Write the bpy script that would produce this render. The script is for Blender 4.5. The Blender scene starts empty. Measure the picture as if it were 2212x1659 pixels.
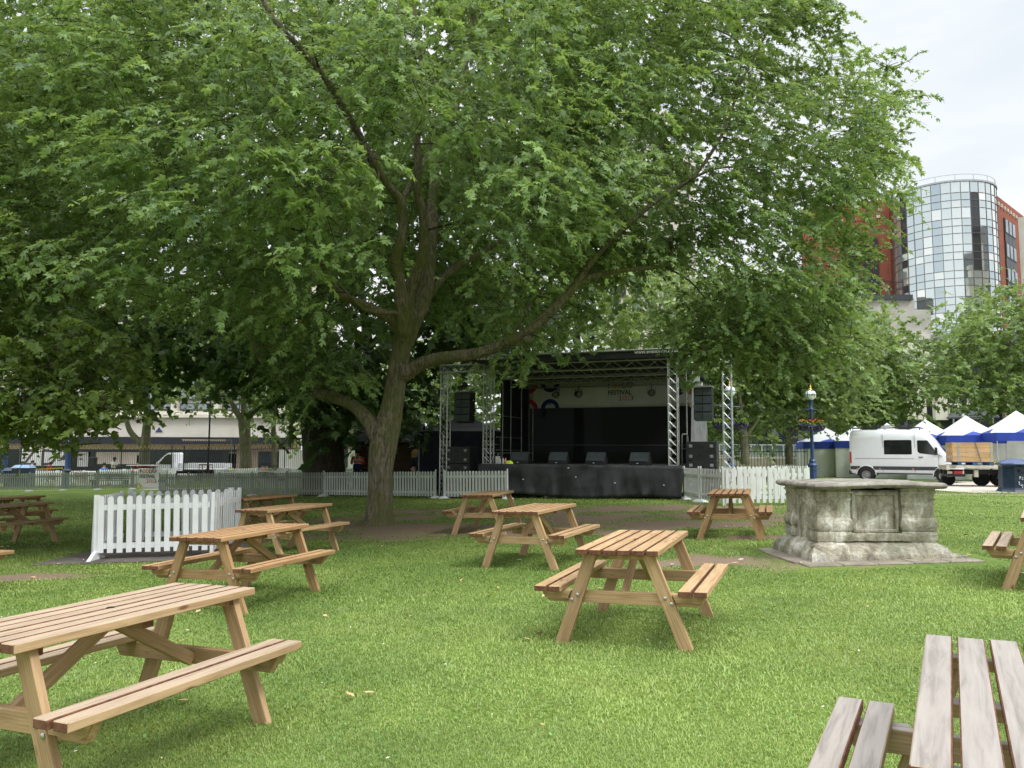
import bpy, math, random
import numpy as np
from mathutils import Vector, Matrix
random.seed(7); RNG=np.random.default_rng(11)
SC=bpy.context.scene; COL=SC.collection
PI=math.pi
# ---------------- camera ----------------
FP=1689.8; PITCH=.0854; ROLL=.004; HC=1.522     # focal length in reference pixels, tilt, eye height
cam_d=bpy.data.cameras.new('camera'); cam=bpy.data.objects.new('camera',cam_d); COL.objects.link(cam)
cam_d.sensor_width=36; cam_d.lens=36*FP/2212; cam_d.clip_start=.05; cam_d.clip_end=2500
cam.matrix_world=Matrix.Translation((0,0,HC))@Matrix.Rotation(PI/2+PITCH,4,'X')@Matrix.Rotation(ROLL,4,'Z')
SC.camera=cam
# ---------------- sky, sun, exposure ----------------
SUN_EL=math.radians(52); SUN_AZ=math.radians(125)   # azimuth clockwise from +Y (view direction)
W=bpy.data.worlds.new('World'); SC.world=W; W.use_nodes=True
wn=W.node_tree.nodes; wl=W.node_tree.links; wn.clear()
wo=wn.new('ShaderNodeOutputWorld'); bg=wn.new('ShaderNodeBackground')
sky=wn.new('ShaderNodeTexSky'); sky.sky_type='NISHITA'; sky.sun_disc=False
sky.sun_elevation=SUN_EL; sky.sun_rotation=SUN_AZ; sky.air_density=1; sky.dust_density=2
tc=wn.new('ShaderNodeTexCoord'); mp=wn.new('ShaderNodeMapping'); mp.inputs['Scale'].default_value=(1.2,1.2,4.5)
nz=wn.new('ShaderNodeTexNoise'); nz.inputs['Scale'].default_value=1.5; nz.inputs['Detail'].default_value=5; nz.inputs['Roughness'].default_value=.5
cr=wn.new('ShaderNodeValToRGB'); e=cr.color_ramp.elements
e[0].position=.38; e[0].color=(5.5,6.0,6.35,1); e[1].position=.60; e[1].color=(7.1,7.15,7.2,1)
mx=wn.new('ShaderNodeMixRGB'); mx.inputs[0].default_value=.96
wl.new(tc.outputs['Generated'],mp.inputs[0]); wl.new(mp.outputs[0],nz.inputs[0]); wl.new(nz.outputs[0],cr.inputs[0])
wl.new(sky.outputs[0],mx.inputs[1]); wl.new(cr.outputs[0],mx.inputs[2])
# an overcast sky is brighter towards the zenith
sz=wn.new('ShaderNodeSeparateXYZ'); wl.new(tc.outputs['Generated'],sz.inputs[0]); zr=wn.new('ShaderNodeMapRange'); zr.interpolation_type='SMOOTHSTEP'
zr.inputs[1].default_value=.48; zr.inputs[2].default_value=1.0; zr.inputs[3].default_value=1.0; zr.inputs[4].default_value=4.0; wl.new(sz.outputs['Z'],zr.inputs[0])
vm=wn.new('ShaderNodeVectorMath'); vm.operation='SCALE'; wl.new(mx.outputs[0],vm.inputs[0]); wl.new(zr.outputs[0],vm.inputs['Scale']); wl.new(vm.outputs[0],bg.inputs[0])
bg.inputs[1].default_value=.115; wl.new(bg.outputs[0],wo.inputs[0])
sl=bpy.data.lights.new('sun','SUN'); sl.energy=1.5; sl.angle=math.radians(14); sl.color=(1,.96,.88)
sun=bpy.data.objects.new('sun',sl); COL.objects.link(sun)
sd=Vector((math.sin(SUN_AZ)*math.cos(SUN_EL),math.cos(SUN_AZ)*math.cos(SUN_EL),math.sin(SUN_EL)))
sun.rotation_euler=sd.to_track_quat('Z','Y').to_euler(); sun.location=(20,-20,40)
SC.view_settings.view_transform='Standard'; SC.view_settings.look='None'; SC.view_settings.gamma=1
SC.view_settings.exposure=0.42
SC.cycles.max_bounces=6; SC.cycles.transparent_max_bounces=8; SC.cycles.diffuse_bounces=3; SC.cycles.glossy_bounces=3
SC.cycles.transmission_bounces=4; SC.cycles.use_denoising=True; SC.cycles.caustics_reflective=False; SC.cycles.caustics_refractive=False
# ---------------- projection helpers: photo pixel + distance -> world point ----------------
def at(px,py,Y):
    u=px-1106; v=py-829.5; c,s=math.cos(ROLL),math.sin(ROLL)
    u,v=c*u+s*v,-s*u+c*v
    dx,dz=u/FP,-v/FP; cp,sp=math.cos(PITCH),math.sin(PITCH)
    t=Y/(cp-sp*dz); return Vector((dx*t,Y,HC+(sp+cp*dz)*t))
def sstep(a,b,x):
    t=min(1,max(0,(x-a)/(b-a))); return t*t*(3-2*t)
def gz(x,y):
    if x<0: return .028*max(x,-27)
    return .028*min(x,6)*(1-sstep(18,34,y))
def gnd(px,py):
    Y=20
    for _ in range(40):
        lo=at(px,py,1); d=(lo-Vector((0,0,HC)))
        p=at(px,py,Y); 
        Y=Y*.5+.5*max(1,(gz(p.x,p.y)-HC)/d.z if abs(d.z)>1e-5 else 300)
    return at(px,py,Y)
def gp(x,y,dz=0): return Vector((x,y,gz(x,y)+dz))
# ---------------- object helpers ----------------
def tag(o,label=None,cat=None,group=None,kind=None):
    if label: o['label']=label
    if cat: o['category']=cat
    if group: o['group']=group
    if kind: o['kind']=kind
    return o
def empty(name,loc=(0,0,0),rz=0,label=None,cat=None,group=None):
    o=bpy.data.objects.new(name,None); COL.objects.link(o); o.location=loc; o.rotation_euler=(0,0,rz)
    o.empty_display_size=.2
    return tag(o,label,cat,group)
def copy_tree(o,parent=None):
    c=o.copy(); COL.objects.link(c); c.parent=parent
    if parent is not None: c.matrix_parent_inverse=o.matrix_parent_inverse
    for ch in list(o.children): copy_tree(ch,c)
    return c
class MB:
    def __init__(s): s.v=[]; s.f=[]; s.m=[]; s.g=[]
    def add(s,vs,fs,mi=0,g=None):
        n=len(s.v); s.v+= [tuple(v) for v in vs]; s.f+=[tuple(i+n for i in f) for f in fs]
        s.m+= (mi if isinstance(mi,list) else [mi]*len(fs))
        s.g+= g if g is not None else [tuple(v) for v in vs]
        return s
    def box(s,c,sz,M=None,mi=0,long=0,endmi=None,taper=1.0,sides=()):
        hx,hy,hz=sz[0]/2,sz[1]/2,sz[2]/2
        L=[(-hx,-hy,-hz),(hx,-hy,-hz),(hx,hy,-hz),(-hx,hy,-hz),(-hx*taper,-hy*taper,hz),(hx*taper,-hy*taper,hz),(hx*taper,hy*taper,hz),(-hx*taper,hy*taper,hz)]
        vs=[Vector(p) for p in L]
        if M is not None: vs=[M@p for p in vs]
        c=Vector(c); vs=[p+c for p in vs]
        off=(random.random()*9,random.random()*9,random.random()*9)
        if long==1: g=[(p[1]+off[0],p[0]+off[1],p[2]+off[2]) for p in L]
        elif long==2: g=[(p[2]+off[0],p[0]+off[1],p[1]+off[2]) for p in L]
        else: g=[(p[0]+off[0],p[1]+off[1],p[2]+off[2]) for p in L]
        fs=[(0,3,2,1),(4,5,6,7),(0,1,5,4),(1,2,6,5),(2,3,7,6),(3,0,4,7)]
        m=[mi]*6
        if endmi is not None:
            if long==0: m[3]=m[5]=endmi
            elif long==1: m[2]=m[4]=endmi
            else: m[0]=m[1]=endmi
        for k in sides: m[k]=endmi
        return s.add(vs,fs,m,g)
    def bar(s,p,q,w,h,mi=0,endmi=None,up=(0,0,1)):
        p=Vector(p);q=Vector(q); x=(q-p); L=x.length; x.normalize(); u=Vector(up)
        y=u.cross(x); 
        if y.length<1e-4: y=Vector((0,1,0)).cross(x)
        y.normalize(); z=x.cross(y); M=Matrix((x,y,z)).transposed()
        return s.box((p+q)/2,(L,w,h),M,mi,0,endmi)
    def tube(s,pts,rs,n=8,cap=True,mi=0):
        pts=[Vector(p) for p in pts]; k=len(pts)
        if not hasattr(rs,'__len__'): rs=[rs]*k
        vs=[];fs=[];prev=None
        for i in range(k):
            t=(pts[min(i+1,k-1)]-pts[max(i-1,0)]).normalized()
            if prev is None:
                a=Vector((0,0,1)) if abs(t.z)<.9 else Vector((1,0,0)); nx=a.cross(t).normalized()
            else:
                nx=(prev-t*prev.dot(t)).normalized()
            prev=nx; ny=t.cross(nx)
            for j in range(n):
                th=2*PI*j/n; vs.append(pts[i]+(nx*math.cos(th)+ny*math.sin(th))*rs[i])
        for i in range(k-1):
            for j in range(n):
                a=i*n+j;b=i*n+(j+1)%n; fs.append((a,b,b+n,a+n))
        if cap: fs+=[tuple(range(n-1,-1,-1)),tuple(range((k-1)*n,k*n))]
        return s.add(vs,fs,mi)
    def lathe(s,prof,c=(0,0,0),n=20,mi=0,M=None,cap=True):
        c=Vector(c); vs=[];fs=[]
        for r,z in prof:
            for j in range(n):
                th=2*PI*j/n; p=Vector((max(r,1e-4)*math.cos(th),max(r,1e-4)*math.sin(th),z)); vs.append((M@p if M is not None else p)+c)
        for i in range(len(prof)-1):
            for j in range(n):
                a=i*n+j;b=i*n+(j+1)%n; fs.append((a,b,b+n,a+n))
        if cap: fs+=[tuple(range(n-1,-1,-1)),tuple(range((len(prof)-1)*n,len(prof)*n))]
        return s.add(vs,fs,mi)
    def prism(s,poly,d,M=None,mi=0):
        # polygon in local XZ, thickness d along local Y (centred)
        n=len(poly); vs=[Vector((x,-d/2,z)) for x,z in poly]+[Vector((x,d/2,z)) for x,z in poly]
        if M is not None: vs=[M@v for v in vs]
        fs=[tuple(range(n)),tuple(range(2*n-1,n-1,-1))]+[(i,i+n,(i+1)%n+n,(i+1)%n) for i in range(n)]
        return s.add(vs,fs,mi)
    def build(s,name,mats,parent=None,smooth=False,bevel=0,loc=None):
        me=bpy.data.meshes.new(name); me.from_pydata(s.v,[],s.f)
        mats=mats if isinstance(mats,(list,tuple)) else [mats]
        for m in mats: me.materials.append(m)
        if len(mats)>1: me.polygons.foreach_set('material_index',s.m)
        a=me.attributes.new('g','FLOAT_VECTOR','POINT'); a.data.foreach_set('vector',np.array(s.g,dtype=np.float32).ravel())
        if smooth:
            me.polygons.foreach_set('use_smooth',[True]*len(s.f))
            try: me.set_sharp_from_angle(angle=math.radians(40))
            except Exception: pass
        me.update()
        o=bpy.data.objects.new(name,me); COL.objects.link(o)
        if parent is not None: o.parent=parent
        if loc is not None: o.location=loc
        if bevel:
            b=o.modifiers.new('bevel','BEVEL'); b.width=bevel; b.segments=1; b.limit_method='ANGLE'
        return o
def TM(loc,rz=0): return Matrix.Translation(loc)@Matrix.Rotation(rz,4,'Z')
def truss(mb,p,q,w=.24,r=.022,step=.32,up=(0,0,1),n=6):
    p=Vector(p);q=Vector(q); x=(q-p); L=x.length; x.normalize(); y=Vector(up).cross(x)
    if y.length<1e-3: y=Vector((0,1,0)).cross(x)
    y.normalize(); z=x.cross(y); h=w/2
    cs=[(-h,-h),(h,-h),(h,h),(-h,h)]
    C=[lambda t,a=a,b=b:p+x*t+y*a+z*b for a,b in cs]
    for c in C: mb.tube([c(0),c(L)],r,n)
    k=max(1,round(L/step)); st=L/k
    for i in range(k):
        for a in range(4):
            A,B=C[a],C[(a+1)%4]
            mb.tube([A(i*st),B((i+1)*st)],r*.36,4,False)
            mb.tube([B(i*st),A((i+1)*st)],r*.36,4,False)
    for t in (0,L):
        for a in range(4): mb.tube([C[a](t),C[(a+1)%4](t)],r*.6,4,False)
    return mb
# ---------------- materials ----------------
def new_mat(name):
    m=bpy.data.materials.new(name); m.use_nodes=True; nt=m.node_tree; nt.nodes.clear()
    out=nt.nodes.new('ShaderNodeOutputMaterial'); return m,nt.nodes,nt.links,out
def N(nodes,t,**k):
    n=nodes.new(t)
    for a,b in k.items():
        if a in n.inputs: n.inputs[a].default_value=b
        else: setattr(n,a,b)
    return n
def ramp(nodes,stops):
    r=nodes.new('ShaderNodeValToRGB'); e=r.color_ramp.elements
    while len(e)<len(stops): e.new(.5)
    for i,(p,c) in enumerate(stops): e[i].position=p; e[i].color=(*c,1)
    return r
def mat(name,col,rough=.6,metal=0,var=.12,scale=6,bump=0,bscale=40,spec=.4,col2=None,coord='Object',detail=4,trans=0,emit=0):
    m,n,l,out=new_mat(name)
    b=N(n,'ShaderNodeBsdfPrincipled'); b.inputs['Roughness'].default_value=rough; b.inputs['Metallic'].default_value=metal
    b.inputs['Specular IOR Level'].default_value=spec
    tc=n.new('ShaderNodeTexCoord'); nz=N(n,'ShaderNodeTexNoise',Scale=scale,Detail=detail)
    l.new(tc.outputs[coord],nz.inputs[0])
    c1=tuple(max(0,c*(1-var)) for c in col); c2=tuple(min(1,c*(1+var)) for c in (col2 or col))
    if col2: c1=col; c2=col2
    r=ramp(n,[(.35,c1),(.65,c2)]); l.new(nz.outputs[0],r.inputs[0]); l.new(r.outputs[0],b.inputs['Base Color'])
    if bump:
        n2=N(n,'ShaderNodeTexNoise',Scale=bscale,Detail=5); l.new(tc.outputs[coord],n2.inputs[0])
        bp=N(n,'ShaderNodeBump',Strength=bump,Distance=.02); l.new(n2.outputs[0],bp.inputs['Height']); l.new(bp.outputs[0],b.inputs['Normal'])
    if trans:
        tr=N(n,'ShaderNodeBsdfTranslucent'); l.new(r.outputs[0],tr.inputs[0]); ms=N(n,'ShaderNodeMixShader'); ms.inputs[0].default_value=trans
        l.new(b.outputs[0],ms.inputs[1]); l.new(tr.outputs[0],ms.inputs[2]); l.new(ms.outputs[0],out.inputs[0])
    else: l.new(b.outputs[0],out.inputs[0])
    return m
def wood_mat(name,light,dark,weather=0,wcol=(.46,.41,.36),rough=.62):
    m,n,l,out=new_mat(name); b=N(n,'ShaderNodeBsdfPrincipled'); b.inputs['Roughness'].default_value=rough; b.inputs['Specular IOR Level'].default_value=.3
    at_=N(n,'ShaderNodeAttribute',attribute_name='g')
    mp=n.new('ShaderNodeMapping'); mp.inputs['Scale'].default_value=(1.2,16,16); l.new(at_.outputs['Vector'],mp.inputs[0])
    nz=N(n,'ShaderNodeTexNoise',Scale=2.2,Detail=6,Roughness=.62,Distortion=.5); l.new(mp.outputs[0],nz.inputs[0])
    wv=N(n,'ShaderNodeTexWave',Scale=.9,Distortion=7,Detail=3); wv.bands_direction='Y'; wv.inputs['Detail Scale'].default_value=.6
    mp2=n.new('ShaderNodeMapping'); mp2.inputs['Scale'].default_value=(.9,22,9); l.new(at_.outputs['Vector'],mp2.inputs[0]); l.new(mp2.outputs[0],wv.inputs[0])
    r=ramp(n,[(.3,dark),(.62,light)]); l.new(nz.outputs[0],r.inputs[0])
    m1=N(n,'ShaderNodeMixRGB',blend_type='MULTIPLY'); m1.inputs[0].default_value=.35
    r2=ramp(n,[(.0,(.62,.52,.45)),(.45,(1,1,1))]); l.new(wv.outputs[0],r2.inputs[0]); l.new(r.outputs[0],m1.inputs[1]); l.new(r2.outputs[0],m1.inputs[2])
    # knots
    mk=n.new('ShaderNodeMapping'); mk.inputs['Scale'].default_value=(3.2,10,10); l.new(at_.outputs['Vector'],mk.inputs[0])
    vo=N(n,'ShaderNodeTexVoronoi',Scale=1.0); l.new(mk.outputs[0],vo.inputs['Vector'])
    rk=ramp(n,[(.07,(.30,.17,.11)),(.15,(1,1,1))]); l.new(vo.outputs['Distance'],rk.inputs[0])
    m2=N(n,'ShaderNodeMixRGB',blend_type='MULTIPLY'); m2.inputs[0].default_value=.8; l.new(m1.outputs[0],m2.inputs[1]); l.new(rk.outputs[0],m2.inputs[2])
    # board-to-board and table-to-table variation
    oi=n.new('ShaderNodeObjectInfo'); nb=N(n,'ShaderNodeTexNoise',Scale=.45,Detail=1); l.new(at_.outputs['Vector'],nb.inputs[0])
    ad=N(n,'ShaderNodeMath',operation='ADD'); l.new(nb.outputs[0],ad.inputs[0]); 
    ms=N(n,'ShaderNodeMath',operation='MULTIPLY'); ms.inputs[1].default_value=.25; l.new(oi.outputs['Random'],ms.inputs[0]); l.new(ms.outputs[0],ad.inputs[1])
    hs=N(n,'ShaderNodeHueSaturation'); mr=N(n,'ShaderNodeMapRange'); mr.inputs[1].default_value=.3; mr.inputs[2].default_value=.95; mr.inputs[3].default_value=.78; mr.inputs[4].default_value=1.22
    l.new(ad.outputs[0],mr.inputs[0]); l.new(mr.outputs[0],hs.inputs['Value']); l.new(m2.outputs[0],hs.inputs['Color'])
    src=hs.outputs[0]
    if weather:
        ge=n.new('ShaderNodeTexCoord'); sx=n.new('ShaderNodeSeparateXYZ'); l.new(ge.outputs['Normal'],sx.inputs[0])
        w1=N(n,'ShaderNodeMapRange'); w1.inputs[1].default_value=.4; w1.inputs[2].default_value=.9; w1.inputs[4].default_value=weather
        l.new(sx.outputs['Z'],w1.inputs[0])
        rw=ramp(n,[(.34,tuple(c*.7 for c in wcol)),(.50,wcol),(.68,tuple(min(1,c*1.15) for c in wcol))]); l.new(nz.outputs[0],rw.inputs[0])
        mw=N(n,'ShaderNodeMixRGB'); l.new(w1.outputs[0],mw.inputs[0]); l.new(src,mw.inputs[1]); l.new(rw.outputs[0],mw.inputs[2]); src=mw.outputs[0]
    l.new(src,b.inputs['Base Color'])
    bp=N(n,'ShaderNodeBump',Strength=.25,Distance=.004); l.new(nz.outputs[0],bp.inputs['Height']); l.new(bp.outputs[0],b.inputs['Normal'])
    l.new(b.outputs[0],out.inputs[0]); return m
def leaf_mat(name,dark,light,back=(.25,.38,.07),tr=.42,silver=0):
    m,n,l,out=new_mat(name)
    a=N(n,'ShaderNodeAttribute',attribute_name='lr')
    r=ramp(n,[(0,dark),(.75,light),(1,tuple(min(1,c*1.35) for c in light))]); l.new(a.outputs['Fac'],r.inputs[0])
    b=N(n,'ShaderNodeBsdfPrincipled'); b.inputs['Roughness'].default_value=.42; b.inputs['Specular IOR Level'].default_value=.45
    col=r.outputs[0]
    if silver:
        ge=n.new('ShaderNodeNewGeometry'); mi=N(n,'ShaderNodeMixRGB'); mm=N(n,'ShaderNodeMath',operation='MULTIPLY'); mm.inputs[1].default_value=silver
        l.new(ge.outputs['Backfacing'],mm.inputs[0]); l.new(mm.outputs[0],mi.inputs[0]); l.new(col,mi.inputs[1]); mi.inputs[2].default_value=(.20,.26,.17,1); col=mi.outputs[0]
    l.new(col,b.inputs['Base Color'])
    t=N(n,'ShaderNodeBsdfTranslucent'); rt=ramp(n,[(0,tuple(c*.55 for c in back)),(1,back)]); l.new(a.outputs['Fac'],rt.inputs[0]); l.new(rt.outputs[0],t.inputs[0])
    ms=N(n,'ShaderNodeMixShader'); ms.inputs[0].default_value=tr; l.new(b.outputs[0],ms.inputs[1]); l.new(t.outputs[0],ms.inputs[2]); l.new(ms.outputs[0],out.inputs[0])
    return m
def bark_mat(name,c1,c2,moss=None,scale=9):
    m,n,l,out=new_mat(name); b=N(n,'ShaderNodeBsdfPrincipled'); b.inputs['Roughness'].default_value=.9; b.inputs['Specular IOR Level'].default_value=.15
    tc=n.new('ShaderNodeTexCoord'); mp=n.new('ShaderNodeMapping'); mp.inputs['Scale'].default_value=(1.6,1.6,.35); l.new(tc.outputs['Object'],mp.inputs[0])
    nz=N(n,'ShaderNodeTexNoise',Scale=scale,Detail=8,Roughness=.7,Distortion=.6); l.new(mp.outputs[0],nz.inputs[0])
    r=ramp(n,[(.38,c1),(.60,c2)]); l.new(nz.outputs[0],r.inputs[0]); src=r.outputs[0]
    if moss:
        n2=N(n,'ShaderNodeTexNoise',Scale=1.3,Detail=5,Roughness=.65); l.new(tc.outputs['Object'],n2.inputs[0]); r2=ramp(n,[(.40,(0,0,0)),(.58,(1,1,1))]); l.new(n2.outputs[0],r2.inputs[0])
        mx=N(n,'ShaderNodeMixRGB'); mm=N(n,'ShaderNodeMath',operation='MULTIPLY'); mm.inputs[1].default_value=.75; l.new(r2.outputs[0],mm.inputs[0]); l.new(mm.outputs[0],mx.inputs[0]); l.new(src,mx.inputs[1]); mx.inputs[2].default_value=(*moss,1); src=mx.outputs[0]
    l.new(src,b.inputs['Base Color']); bp=N(n,'ShaderNodeBump',Strength=1.0,Distance=.07); l.new(nz.outputs[0],bp.inputs['Height']); l.new(bp.outputs[0],b.inputs['Normal']); l.new(b.outputs[0],out.inputs[0]); return m
M={}
M['wood']=wood_mat('wood tan',(.53,.36,.20),(.33,.205,.105))
M['wood_or']=wood_mat('wood orange',(.47,.295,.15),(.28,.16,.075))
M['wood_w']=wood_mat('wood weathered top',(.52,.36,.21),(.34,.22,.12),.8,(.36,.285,.215))
M['wood_g']=wood_mat('wood grey',(.50,.36,.22),(.34,.22,.13),.97,(.29,.262,.24))
M['wood_end']=mat('wood end grain',(.10,.042,.022),.85,col2=(.20,.09,.05),scale=30)
M['steel']=mat('galvanised bolt',(.55,.56,.56),.35,.9,.1)
M['alu']=mat('aluminium truss',(.46,.47,.48),.42,.7,.08)
M['pipe']=mat('scaffold pipe',(.30,.31,.31),.5,.6,.15)
M['white']=mat('white fence paint',(.80,.81,.83),.45,var=.05,scale=3,bump=.05)
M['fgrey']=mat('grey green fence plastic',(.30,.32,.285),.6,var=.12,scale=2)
M['fpale']=mat('pale grey fence plastic',(.60,.63,.60),.55,var=.1,scale=2)  # tree shade over the middle panels is painted into this grey
M['black']=mat('black paint',(.012,.013,.015),.5,var=.2)
M['blackcloth']=mat('black cloth',(.016,.017,.021),.75,var=.35,scale=2.5,bump=.3,bscale=14)
M['greyvinyl']=mat('grey vinyl sheet',(.16,.165,.18),.5,var=.2,scale=3,bump=.3,bscale=6)
M['navy']=mat('navy cloth',(.012,.018,.035),.7,var=.25,scale=3,bump=.3,bscale=5)
M['speaker']=mat('speaker black',(.02,.022,.025),.5,var=.2,bump=.1,bscale=80)
M['grille']=mat('speaker grille',(.045,.055,.065),.55,var=.15,bump=.3,bscale=200)
M['vinylw']=mat('white banner vinyl',(.74,.74,.74),.5,var=.04,scale=3,bump=.15,bscale=5)
M['text']=mat('print black',(.02,.02,.025),.6,var=.05)
M['pred']=mat('print red',(.45,.03,.035),.6); M['pblue']=mat('print blue',(.015,.03,.20),.6); M['pyel']=mat('print yellow',(.62,.40,.08),.6)
M['ppur']=mat('print purple',(.10,.02,.20),.6); M['pora']=mat('print salmon',(.75,.30,.22),.6)
M['lblue']=mat('lamp post blue paint',(.025,.055,.16),.38,var=.15,spec=.5)
M['gold']=mat('gold paint',(.70,.46,.08),.35,.6,.1)
M['globe']=mat('opal globe',(.78,.82,.88),.12,var=.02,spec=.6)
M['carwhite']=mat('white car paint',(.76,.78,.82),.22,var=.02,spec=.6)
M['glass']=mat('dark vehicle glass',(.012,.014,.016),.05,var=.1,spec=.8)
M['screen']=mat('windscreen glass',(.10,.11,.12),.05,var=.1,spec=.9)
M['tyre']=mat('tyre rubber',(.018,.018,.019),.8,var=.2)
M['rim']=mat('wheel steel',(.30,.31,.32),.4,.6,.1)
M['trim']=mat('grey plastic trim',(.045,.05,.058),.6,var=.15)
M['gwhite']=mat('gazebo white cloth',(.82,.83,.85),.7,var=.03,bump=.15,bscale=3,trans=.25)
M['gblue']=mat('gazebo blue cloth',(.02,.055,.36),.6,var=.12,scale=3,bump=.3,bscale=4,trans=.12)
M['ggrey']=mat('gazebo side sheet',(.62,.65,.60),.6,var=.06,scale=2,bump=.35,bscale=3,trans=.1)
M['crate']=wood_mat('crate boards',(.60,.40,.22),(.42,.26,.13))
M['pallet']=mat('blue pallet paint',(.03,.10,.20),.7,var=.3)
M['binblue']=mat('dark blue bin',(.012,.028,.06),.4,var=.2,spec=.5)
M['binlid']=mat('light blue lid',(.22,.34,.55),.4,var=.1)
M['red']=mat('red jacket cloth',(.32,.015,.03),.8,var=.2); M['bluej']=mat('blue jacket cloth',(.02,.12,.42),.8,var=.2)
M['orange']=mat('high visibility orange',(.85,.13,.025),.7,var=.1); M['yellow']=mat('high visibility yellow',(.65,.85,.05),.7,var=.1)
M['ysign']=mat('yellow sign',(.75,.6,.03),.5,var=.05)
M['silver']=mat('reflective strip',(.75,.76,.78),.4,var=.05)
M['skin']=mat('skin',(.55,.33,.24),.55,var=.06); M['skind']=mat('brown skin',(.12,.06,.04),.55,var=.06)
M['hairb']=mat('dark hair',(.015,.011,.009),.7); M['hairbl']=mat('blond hair',(.38,.24,.10),.7,var=.25,scale=40)
M['dark']=mat('dark clothes',(.012,.014,.022),.85,var=.3); M['tee']=mat('white shirt',(.6,.6,.62),.8)
M['stone']=None
# ================= SETTING: ground =================
SOIL=[(-2.4,16.2,2.3,1.5),(-1.0,15.0,2.4,.9),(-3.6,14.8,1.3,.7),(.6,14.6,2.0,.7),(1.8,17.5,2.4,1.4),(3.6,15.4,2.8,.8),(4.4,17.6,2.0,1.0),(3.1,10.6,1.3,.75),(-.4,20.5,3.5,1.2),(-6.1,10.6,.9,.35),(4.6,13.0,1.2,.35),(2.3,19.8,3.6,1.3),(-3.2,18.6,2.0,.8)]
def vnoise(x,y,s,seed=0):
    x=np.asarray(x)/s+seed*17.3; y=np.asarray(y)/s+seed*9.1
    xi=np.floor(x); yi=np.floor(y); fx=x-xi; fy=y-yi; fx=fx*fx*(3-2*fx); fy=fy*fy*(3-2*fy)
    def h(a,b): 
        q=np.sin(a*127.1+b*311.7+seed*3.3)*43758.5453; return q-np.floor(q)
    return (h(xi,yi)*(1-fx)+h(xi+1,yi)*fx)*(1-fy)+(h(xi,yi+1)*(1-fx)+h(xi+1,yi+1)*fx)*fy
def soil(x,y):
    x=np.asarray(x,float); y=np.asarray(y,float); s=np.full_like(x,-1.2)
    for a,b,rx,ry in SOIL: s=np.maximum(s,1.25-np.sqrt(((x-a)/rx)**2+((y-b)/ry)**2))
    nn=.55*vnoise(x,y,.7,1)+.3*vnoise(x,y,.28,2)+.15*vnoise(x,y,.11,3)
    return np.clip((s-.05+(nn-.5)*2.1)*1.6,0,1)
def gz_np(x,y):
    t=np.clip((y-18)/16,0,1); t=t*t*(3-2*t)
    return np.where(x<0,.028*np.maximum(x,-27),.028*np.minimum(x,6)*(1-t))
def grid_obj(name,xs,ys,dz,m,attr=None,parent=None):
    X,Y=np.meshgrid(xs,ys); Z=gz_np(X,Y)+dz
    me=bpy.data.meshes.new(name); nx=len(xs); ny=len(ys)
    v=np.stack([X,Y,Z],-1).reshape(-1,3); i=np.arange(nx*ny).reshape(ny,nx)
    f=np.stack([i[:-1,:-1],i[:-1,1:],i[1:,1:],i[1:,:-1]],-1).reshape(-1,4)
    me.from_pydata(v.tolist(),[],f.tolist()); me.materials.append(m)
    if attr is not None:
        a=me.attributes.new('soil','FLOAT','POINT'); a.data.foreach_set('value',attr(v[:,0],v[:,1]).astype(np.float32))
    me.polygons.foreach_set('use_smooth',[True]*len(f)); me.update()
    o=bpy.data.objects.new(name,me); COL.objects.link(o); tag(o,kind='structure'); return o
def ground_mat():
    m,n,l,out=new_mat('lawn soil'); b=N(n,'ShaderNodeBsdfPrincipled'); b.inputs['Roughness'].default_value=.95; b.inputs['Specular IOR Level'].default_value=.1
    tc=n.new('ShaderNodeTexCoord')
    n1=N(n,'ShaderNodeTexNoise',Scale=.55,Detail=6,Roughness=.6); l.new(tc.outputs['Object'],n1.inputs[0])
    n2=N(n,'ShaderNodeTexNoise',Scale=38,Detail=5,Roughness=.7); l.new(tc.outputs['Object'],n2.inputs[0])
    r1=ramp(n,[(.3,(.10,.165,.04)),(.55,(.155,.22,.055)),(.75,(.23,.27,.085))]); l.new(n1.outputs[0],r1.inputs[0])
    r2=ramp(n,[(.3,(.45,.5,.4)),(.7,(1.45,1.4,1.3))]); l.new(n2.outputs[0],r2.inputs[0])
    mm=N(n,'ShaderNodeMixRGB',blend_type='MULTIPLY'); mm.inputs[0].default_value=1; l.new(r1.outputs[0],mm.inputs[1]); l.new(r2.outputs[0],mm.inputs[2])
    rs=ramp(n,[(.3,(.17,.12,.085)),(.7,(.31,.235,.17))]); l.new(n2.outputs[0],rs.inputs[0])
    a=N(n,'ShaderNodeAttribute',attribute_name='soil'); mx=N(n,'ShaderNodeMixRGB'); l.new(a.outputs['Fac'],mx.inputs[0]); l.new(mm.outputs[0],mx.inputs[1]); l.new(rs.outputs[0],mx.inputs[2])
    l.new(mx.outputs[0],b.inputs['Base Color']); bp=N(n,'ShaderNodeBump',Strength=.6,Distance=.03); l.new(n2.outputs[0],bp.inputs['Height']); l.new(bp.outputs[0],b.inputs['Normal']); l.new(b.outputs[0],out.inputs[0]); return m
xs=np.unique(np.concatenate([np.linspace(-700,-40,12),np.linspace(-40,-13,28),np.linspace(-13,14,226),np.linspace(14,45,32),np.linspace(45,700,12)]))
ys=np.unique(np.concatenate([np.linspace(-200,0,9),np.linspace(0,27,240),np.linspace(27,70,44),np.linspace(70,1500,14)]))
ground=grid_obj('ground',xs,ys,0,ground_mat(),attr=soil)
M['paving']=mat('beige paving',(.38,.34,.29),.85,col2=(.52,.47,.41),scale=1.2,bump=.15,bscale=60)
M['asphalt']=mat('asphalt',(.05,.05,.052),.9,var=.2,scale=8,bump=.3,bscale=120)
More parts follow.
